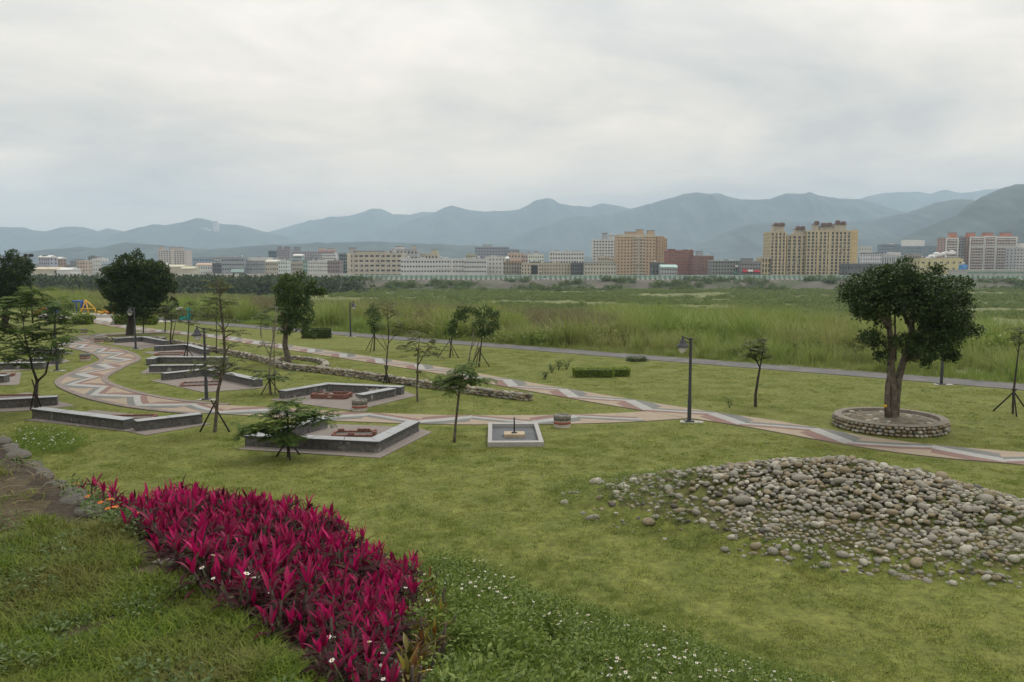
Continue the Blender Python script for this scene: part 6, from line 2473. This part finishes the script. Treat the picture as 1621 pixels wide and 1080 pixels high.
building('grey factory wing with a white roof band and orange sign', 387.5, 433, 409, 770, (0.30, 0.32, 0.34), 4, 10, 20, .8, .25, extras=(('band', 408, 413, WHT), ('sign', 387.5, 392, 412.5, 420, mat('orange_sign', (0.62, 0.13, 0.06), .6))))
building('dark blue-grey office cube behind the twin towers', 427, 440, 398, 1250, (0.08, 0.11, 0.14), 6, 5, 14, .8, .5)
building('mauve twin-towered apartment block', 440, 460, 396, 1150, (0.28, 0.26, 0.28), 10, 6, 14, .5, .5, extras=(('box', 441, 447, 391, 2, (0.24, 0.2, 0.22)), ('box', 451, 460, 391, 2, (0.24, 0.2, 0.22))))
building('wide mauve apartment block with a reddish roof line', 458, 534, 399, 1180, (0.33, 0.31, 0.33), 9, 18, 16, .5, .5, extras=(('box', 466, 476, 391.5, 2, MGREY), ('box', 505, 516, 393, 2, PINK), ('box', 520, 531, 394, 2, PINK), ('band', 397.5, 399.5, (0.4, 0.2, 0.17), 505, 534), ('pilaster', 533, 3, WHT)))
building('white grid-windowed front before the mauve block', 511, 533, 403, 1120, WHT, 7, 7, 10, .6, .5)
building('beige low block with a pale roof dome', 422, 449, 415, 760, CREAM, 3, 8, 14, .45, .45, roof='shed', trim=(0.55, 0.54, 0.48))
building('beige low block with a tower stub before the mauve block', 452, 481, 416, 770, (0.40, 0.37, 0.31), 3, 9, 14, .45, .45)
building('white stepped house before the mauve block', 489, 521, 414, 740, WHT, 4, 9, 14, .45, .35, extras=(('box', 503, 512, 411.5, 2, WHT),))
building('pink-grey corner house beside the scaffold tower', 520, 539, 414, 700, (0.26, 0.22, 0.22), 4, 5, 14, .4, .45)
building('grey-green scaffolded tower at the end of the office', 538, 552, 403, 720, (0.17, 0.22, 0.22), 7, 4, 14, .7, .5)
building('big beige office with rows of wide windows', 551.5, 637, 402, 640, (0.47, 0.43, 0.36), 5, 10, 24, .72, .42, extras=(('box', 551, 562, 393, 6, LGREY), ('box', 560, 606, 398, 6, CREAM), ('pilaster', 554, 3.2, (0.53, 0.48, 0.40))))
building('taller grey and cream plant block behind the beige office', 617, 662, 396, 720, LGREY, 5, 8, 18, .4, .4, extras=(('box', 626, 640, 391, 1, WHT), ('box', 653, 658, 390, 1, CREAM)))
building('cream stair block peeking above the white office', 662, 694, 403, 740, CREAM, 4, 6, 14, .4, .4, extras=(('box', 683, 693, 396, 2, (0.5, 0.47, 0.33)),))
building('long white office with three window rows', 635, 735, 411, 600, (0.56, 0.57, 0.58), 4, 22, 20, .55, .36, extras=(('band', 423, 426.5, WHT, 690, 735), ('pilaster', 716, 1.6, WHT)))
building('white office wing joined to the long white office', 735, 770, 412, 596, (0.52, 0.53, 0.54), 4, 9, 20, .6, .36)
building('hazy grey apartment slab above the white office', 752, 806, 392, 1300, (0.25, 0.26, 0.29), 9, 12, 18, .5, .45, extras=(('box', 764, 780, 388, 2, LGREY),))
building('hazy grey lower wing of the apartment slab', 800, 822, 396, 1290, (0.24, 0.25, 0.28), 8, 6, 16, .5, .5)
building('white angular house beside the orange-roofed block', 768, 800, 408, 620, (0.55, 0.55, 0.53), 5, 6, 16, .35, .35)
building('peach flats with a dark roof recess', 804, 829, 402, 860, (0.50, 0.38, 0.30), 4, 5, 14, .4, .4, extras=(('box', 808, 812, 400, 1, PINK),))
building('pink flats with fine window bands beside the peach flats', 828, 860, 404, 880, (0.46, 0.38, 0.37), 5, 9, 14, .6, .4, extras=(('box', 835, 838, 400, 1, PINK), ('box', 846, 852, 399, 1, PINK)))
building('grey-brown block under a flat orange roof', 797, 826, 415, 590, (0.28, 0.26, 0.22), 4, 7, 14, .4, .5, roof='flat', trim=(0.42, 0.20, 0.10))
building('beige house with a dark glazed middle', 825, 857, 418, 585, CREAM, 4, 7, 14, .4, .5, extras=(('sign', 841, 851, 420, 434, M_glass), ('box', 838, 856, 415, 1, DGREY)))
building('row of beige houses with uneven roofs', 856, 906, 418, 600, (0.44, 0.41, 0.33), 4, 11, 14, .35, .4, extras=(('box', 860, 872, 416, 1, CREAM), ('box', 884, 898, 416.5, 1, CREAM)))
building('white flats with many small balconies', 870, 924, 400, 800, WHT, 6, 13, 16, .5, .5, extras=(('box', 872, 885, 397.5, 2, WHT), ('tank', 898, 394), ('box', 905, 918, 398, 2, WHT)))
building('dark grey house between the beige rows', 905, 926, 418, 590, DGREY, 4, 5, 12, .5, .5)
building('cream walk-up flats with square windows', 925, 975, 416, 580, (0.45, 0.43, 0.37), 4, 11, 16, .4, .45, roof='flat', trim=MGREY)
building('white gridded tower beside the tan tower', 938, 979, 381, 800, (0.55, 0.55, 0.54), 12, 9, 16, .55, .5, extras=(('box', 953, 961, 370, 3, LGREY), ('box', 964, 976, 374, 3, WHT), ('tank', 967, 369)))
building('tall tan tower with white balcony strips', 976, 1036, 374, 720, TAN, 13, 12, 20, .42, .42, extras=(('box', 989, 1007, 368, 2, TAN), ('box', 1007, 1018, 364.5, 2, TAN), ('box', 1024, 1035, 366, 2, TAN), ('band', 372, 376, (0.50, 0.44, 0.34)), ('balcony', 1000, 1008, (0.50, 0.47, 0.40)), ('balcony', 1011, 1019, (0.50, 0.47, 0.40)), ('pilaster', 1009.5, 1.2, (0.5, 0.47, 0.4))))
building('ribbed tan side wing of the tall tan tower', 1036, 1049, 376, 726, (0.42, 0.30, 0.20), 13, 4, 14, .3, .4, extras=(('pilaster', 1040, 1.0, TAN), ('pilaster', 1045, 1.0, TAN)))
building('narrow tan rear wing of the tall tan tower', 1049, 1054.5, 379, 732, TAN, 13, 2, 10, .3, .4)
building('dark grey workshop at the foot of the tan tower', 1032, 1052, 418, 560, DGREY, 3, 4, 12, .4, .4, extras=(('box', 1034, 1044, 416, 1, MGREY),))
building('pale teal-roofed shed before the red flats', 1046, 1071, 424, 550, LGREY, 3, 6, 10, .5, .4, roof='shed', trim=(0.36, 0.50, 0.47))
building('red brick flats stepping down beside the tan tower', 1057, 1096, 398, 640, (0.27, 0.125, 0.10), 9, 8, 18, .6, .42, extras=(('box', 1058, 1068, 395, 2, RED), ('box', 1082, 1095, 396, 2, RED)))
building('lower brown-red flats joined to the red flats', 1096, 1128, 407, 630, (0.25, 0.14, 0.12), 7, 7, 16, .6, .42, extras=(('box', 1103, 1112, 399, 2, LGREY), ('tank', 1120, 402)))
building('grey row of workshops under a pale green roof', 1126, 1172, 413, 600, (0.22, 0.23, 0.225), 5, 10, 14, .5, .42, roof='flat', trim=(0.44, 0.47, 0.42), extras=(('awning', 1162, 1174, 420, 423, M_shed), ('awning', 1160, 1178, 429, 434, M_green)))
building('grey house with red awnings beside the yellow block', 1172, 1203, 416, 590, (0.22, 0.22, 0.22), 4, 7, 14, .5, .42, extras=(('box', 1174, 1191, 410, 1, MGREY), ('awning', 1174, 1181, 426, 431, M_redaw), ('awning', 1182, 1190, 427, 430, M_shed), ('awning', 1191, 1201, 427, 431, M_redaw)))
building('low yellow annex of the tall yellow block', 1204, 1218, 409, 612, YEL, 4, 3, 14, .5, .75, trim=CREAM)
building('slim yellow tower with a brown mansard top', 1217, 1241, 369, 612, YEL, 14, 4, 18, .58, .80, extras=(('box', 1222, 1239, 357.5, 2, CREAM), ('dome', 1222, 1231, 353.5, 358.5, M_brownroof), ('dome', 1231, 1240, 353, 358.5, M_brownroof), ('pilaster', 1229, 1.0, (0.54, 0.46, 0.30)), ('pilaster', 1240, 1.0, (0.54, 0.46, 0.30))))
building('lower yellow wing between the mansard towers', 1243, 1274, 374, 616, YEL, 13, 4, 18, .58, .80, extras=(('box', 1257, 1272, 364, 2, CREAM), ('dome', 1257, 1264.5, 358.5, 364.5, M_brownroof), ('dome', 1264.5, 1272, 358.5, 364.5, M_brownroof)))
building('broad yellow block crowned by four mansard turrets', 1274, 1343, 367.5, 612, YEL, 14, 11, 20, .60, .80, extras=(('box', 1286, 1293, 356, 2, CREAM), ('box', 1296, 1318, 359, 3, CREAM), ('box', 1318, 1337, 356, 2, CREAM), ('dome', 1286, 1294, 350.5, 356.5, M_brownroof), ('dome', 1297, 1306, 353.5, 359, M_brownroof), ('dome', 1306, 1314, 353, 359, M_brownroof), ('dome', 1319, 1327, 349.5, 356, M_brownroof), ('dome', 1328, 1336, 351, 356.5, M_brownroof),
         ('pilaster', 1291, .8, (0.54, 0.46, 0.30)), ('pilaster', 1324, .8, (0.54, 0.46, 0.30)), ('pilaster', 1309, .8, (0.54, 0.46, 0.30))))
building('plain yellow gable end of the broad yellow block', 1343, 1354, 367, 615, (0.54, 0.43, 0.24), 14, 3, 16, .16, .3)
building('cream cube behind the grey-white works', 1360, 1377, 391, 1300, (0.48, 0.46, 0.42), 5, 4, 14, .3, .3)
building('grey-white works with tall slit windows', 1355, 1412, 404.5, 760, (0.42, 0.44, 0.45), 2, 15, 22, .35, .6, extras=(('box', 1365, 1385, 401, 2, MGREY),))
building('grey-white works annex with a rooftop room', 1405, 1444, 405.5, 780, (0.40, 0.42, 0.42), 3, 8, 20, .4, .5, extras=(('box', 1406, 1424, 399, 2, WHT),))
building('dark grey windowless factory behind the banyan', 1343, 1382, 418, 560, (0.135, 0.14, 0.15), 2, 6, 18, .3, .25, roof='flat', trim=MGREY)
building('grey-green factory behind the banyan top', 1381, 1417, 418, 570, (0.16, 0.185, 0.175), 2, 6, 18, .3, .3, roof='flat', trim=(0.2, 0.26, 0.22))
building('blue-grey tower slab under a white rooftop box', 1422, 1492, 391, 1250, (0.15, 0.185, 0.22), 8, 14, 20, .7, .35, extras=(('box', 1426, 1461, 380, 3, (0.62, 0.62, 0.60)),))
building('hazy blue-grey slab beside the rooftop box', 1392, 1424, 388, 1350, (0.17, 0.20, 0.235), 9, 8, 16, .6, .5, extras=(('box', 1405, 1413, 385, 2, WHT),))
building('grey office wedge between the works and the yellow factory', 1441, 1456, 404, 680, (0.30, 0.28, 0.26), 4, 4, 14, .5, .5)
building('pale yellow factory with white steam on its roof', 1453.5, 1521, 411, 600, (0.50, 0.46, 0.26), 3, 7, 20, .5, .3, extras=(('box', 1456, 1464, 408, 2, CREAM), ('box', 1500, 1518, 408, 2, (0.5, 0.46, 0.28))))
for (a, c, yt, lb, tops) in ((1492.5, 1512, 378, 'rose apartment tower with white upper storeys and an orange crown', ((1501, 1511),)), (1512, 1531, 377, 'grey recessed tower between the orange-crowned flats', ()), (1530, 1553, 376, 'rose flats with a white corner strip and orange crown', ((1529, 1540),)), (1553, 1571, 375, 'central orange-crowned flats with a white gabled top', ((1555, 1568),)), (1571, 1604, 376, 'wide rose flats with white frames and an orange crown', ((1583, 1597),))):
    grey = 'recessed' in lb
    building(lb, a, c, yt, 760 if not grey else 768, (0.30, 0.31, 0.33) if grey else (0.38, 0.27, 0.235), 14, max(4, int((c - a) / 4.6)), 16, .62, .5,
             extras=tuple(('box', p, q_, 369.5, 2, (0.46, 0.20, 0.13)) for p, q_ in tops) + (() if grey else (('pilaster', a + .7, 1.2, WHT), ('pilaster', c - .7, 1.2, WHT), ('band', yt - .5, yt + 1.5, WHT), ('band', 390, 391.5, WHT), ('balcony', a + 3, c - 3, (0.50, 0.49, 0.48)))))
building('grey-white flats beyond the orange-crowned row', 1605, 1660, 394, 720, (0.42, 0.42, 0.43), 9, 11, 16, .65, .45, extras=(('box', 1612, 1640, 385, 2, WHT),))
building('low round-ended pumping station with green bands', 1528, 1680, 428, 560, (0.44, 0.43, 0.39), 0, 0, 24, roof='flat', trim=(0.46, 0.46, 0.43), extras=(('band', 430, 432.5, (0.16, 0.28, 0.24)),))
building('small bright blue kiosk tower beside the yellow factory', 1521, 1528, 421, 570, (0.08, 0.25, 0.55), 2, 2, 5, .4, .4)

# small houses packed between and behind the larger blocks
rn = random.Random(31)
HC = [('white', WHT), ('cream', CREAM), ('light grey', LGREY), ('mid-grey', MGREY), ('pinkish', PINK), ('pale blue-grey', (0.36, 0.42, 0.47)), ('brown', (0.27, 0.21, 0.17))]
for k in range(52):
    px = rn.choice((rn.uniform(556, 1200), rn.uniform(556, 1200), rn.uniform(430, 550), rn.uniform(60, 250), rn.uniform(1355, 1640)))
    D_ = rn.uniform(690, 980)
    cn, cc_ = HC[rn.randrange(len(HC))]
    wpx_ = rn.uniform(9, 26)
    fl = rn.randint(3, 6)
    hgt = fl * 3.2 + rn.uniform(0, 2)
    yt = 423 - (GZ + hgt - EYE) * FPX / D_
    building('small %s house packed between the larger riverfront blocks' % cn, px, px + wpx_, yt, D_, tuple(v * rn.uniform(.9, 1.08) for v in cc_), fl, max(2, int(wpx_ / 3.2)), 12, rn.uniform(.4, .6), .45, single=False, roof=rn.choice(('parapet', 'parapet', 'flat', 'shed')), group='small houses between the riverfront blocks',
             extras=(('box', px + wpx_ * .2, px + wpx_ * .55, yt - rn.uniform(1.5, 3.5), 2, cc_),) if rn.random() < .6 else ())

# hilltop temple
tpl = at(345, 366, 6330)
root = empty('hilltop_temple', (tpl.x, tpl.y, tpl.z - 40), 'white hilltop temple with a tall tower on the wooded hills', 'temple')
X = lambda p: (p - 810.5) / FPX * 6330
Z = lambda p: EYE + (423 - p) / FPX * 6330
for nm, a, c, t, d_ in (('hall', 320, 337, 363.5, 378), ('hall', 323, 331, 361.5, 366), ('tower', 343, 350, 354, 382), ('tower_top', 344.5, 348.5, 351, 355)):
    b = MB()
    b.box(((X(a) + X(c)) / 2, 6330 + (5 if nm == 'hall' else 0), (Z(t) + Z(d_)) / 2), (X(c) - X(a), 30, Z(t) - Z(d_)))
    b.build(nm, mat('temple_white', (0.50, 0.45, 0.42), .8, .05, .02), root)

# steam above the yellow factory
M_steam, _nt, _bs, _ = _mat('steam_white')
_bs.inputs['Base Color'].default_value = (0.85, 0.86, 0.87, 1)
_bs.inputs['Roughness'].default_value = 1
_bs.inputs['Alpha'].default_value = 0.75
sv, sf, bb = [], [], 0
rn = random.Random(3)
for k in range(20):
    f = k / 19
    px, py = 1466 + 42 * f + rn.uniform(-3, 3), 409 - 10 * f ** .7 + rn.uniform(-2, 2)
    q = at(px, py, 606)
    r = rn.uniform(.9, 2.1) * (1 - .35 * f)
    V = stone_shape(ICO1[0], 20 + k, .35) * r * np.array([1.3, 1, .8]) + np.array(q)
    sv.append(V); sf.append(ICO1[1] + bb); bb += len(V)
o = link_mesh('steam', np_mesh('steam', np.concatenate(sv), np.concatenate(sf), M_steam, True))
tag(o, 'white steam drifting off the pale yellow factory roof', 'steam', None, 'stuff')

# ------------------------------------------------------------------ embankment road with noise barrier
M_barr = mat('barrier_green', (0.20, 0.33, 0.27), 0.6, 0.15, .3)
M_barrl = mat('barrier_pale', (0.42, 0.50, 0.46), 0.5, 0.1, .3)
M_postd = mat('barrier_post', (0.16, 0.22, 0.20), 0.7)
M_parap = mat('parapet_white', (0.55, 0.55, 0.53), 0.8, .12, .5)
YB = 521.0
xa, xb = (542 - 810.5) / FPX * YB, 0.72 * YB
bar = empty('noise_barrier', (0, YB, -1.8), 'long green noise barrier along the embankment road', 'barrier')
n_p = 150
for k in range(n_p):
    a = xa + (xb - xa) * k / n_p
    c = xa + (xb - xa) * (k + 1) / n_p
    pass
_b = MB()
_w = (xb - xa) / n_p
_b.box((0, 0, 0), (_w - .35, .12, 2.2), 0, 0)
_b.box((0, -.08, .75), (_w - .5, .06, .5), 0, 1)
_b.box((0, -.08, -.4), (_w * .4, .06, 1.1), 0, 1)
_o = _b.build('panel', [M_barr, M_barrl]); PAN = _o.data; bpy.data.objects.remove(_o)
_b = MB(); _b.box((0, 0, 0), (.3, .3, 2.7)); _o = _b.build('post', M_postd); PST = _o.data; bpy.data.objects.remove(_o)
for k in range(n_p):
    x = xa + _w * (k + .5)
    link_mesh('panel', PAN, (x, YB, 0.15), parent=bar)
    link_mesh('post', PST, (x - _w / 2, YB, 0.1), parent=bar)
par = empty('parapet', (0, YB - 1.5, -2), 'white striped parapet under the green noise barrier', 'parapet')
_b = MB(); _b.box((0, 0, 0), (_w * .52, .4, 1.1)); _o = _b.build('block', M_parap); PBK = _o.data; bpy.data.objects.remove(_o)
b = MB(); b.box(((xa + xb) / 2, YB - 1.3, -1.7), (xb - xa, .3, .9)); b.build('rail', mat('parapet_rail', (0.2, 0.2, 0.195), .9), par)
for k in range(n_p):
    link_mesh('block', PBK, (xa + _w * (k + .5), YB - 1.5, -1.55), parent=par)
# pale road wall running on behind the treeline
b = MB()
b.box(((-0.72 * 560 + xa) / 2, 560, 0.3), (xa + 0.72 * 560, 1.0, 3.2))
o = b.build('road_wall', mat('road_wall_pale', (0.50, 0.49, 0.46), .85, .12, .1))
tag(o, 'pale concrete road wall behind the wood on the far bank', 'wall')


def car(px, label, m):
    x = (px - 810.5) / FPX * (YB - 3.4)
    y = YB - 3.4
    z = gz(x, y)
    root = empty('car', (x, y, z), label, 'car', 'vehicles on the embankment road')
    b = MB(); b.box((x, y, z + .65), (4.3, 1.75, .75), 0, 0, None, .97); b.build('body', m, root)
    b = MB(); b.box((x - .2, y, z + 1.28), (2.4, 1.6, .6), 0, 0, None, .82); b.build('cabin', M_glass, root)
    for sx in (-1.3, 1.3):
        for sy in (-.82, .82):
            b = MB(); b.tube([(x + sx, y + sy - .1, z + .32), (x + sx, y + sy + .1, z + .32)], .33, 10); b.build('wheel', M_iron, root)


M_carw = mat('car_white', (0.65, 0.65, 0.65), .3, .03, spec=.5)
M_carr = mat('car_red', (0.35, 0.03, 0.04), .3, .03, spec=.5)
M_carb = mat('car_blue', (0.06, 0.09, 0.16), .3, .03, spec=.5)
car(963, 'red car on the embankment road below the tan tower', M_carr)
car(1108, 'white car on the road below the brown-red flats', M_carw)
car(1141, 'white car on the road below the green-roofed workshops', M_carw)
car(1160, 'dark blue car on the road before the workshops', M_carb)
car(862, 'white car on the road below the beige house row', M_carw)
car(1085, 'dark blue car beside the pale teal-roofed shed', M_carb)
# ------------------------------------------------------------------ hazy air
hz = MB()
hz.box((0, 4750, 420), (24000, 10500, 870))
m = bpy.data.materials.new('haze_air')
m.use_nodes = True
nt = m.node_tree
nt.nodes.clear()
out = nt.nodes.new('ShaderNodeOutputMaterial')
pv = nt.nodes.new('ShaderNodeVolumePrincipled')
pv.inputs['Color'].default_value = (0.64, 0.82, 1.0, 1)
pv.inputs['Density'].default_value = 0.00014
pv.inputs['Anisotropy'].default_value = 0.0
nt.links.new(pv.outputs[0], out.inputs['Volume'])
haze = hz.build('haze', m)
tag(haze, 'pale blue-grey haze filling the valley air', 'haze', None, 'stuff')
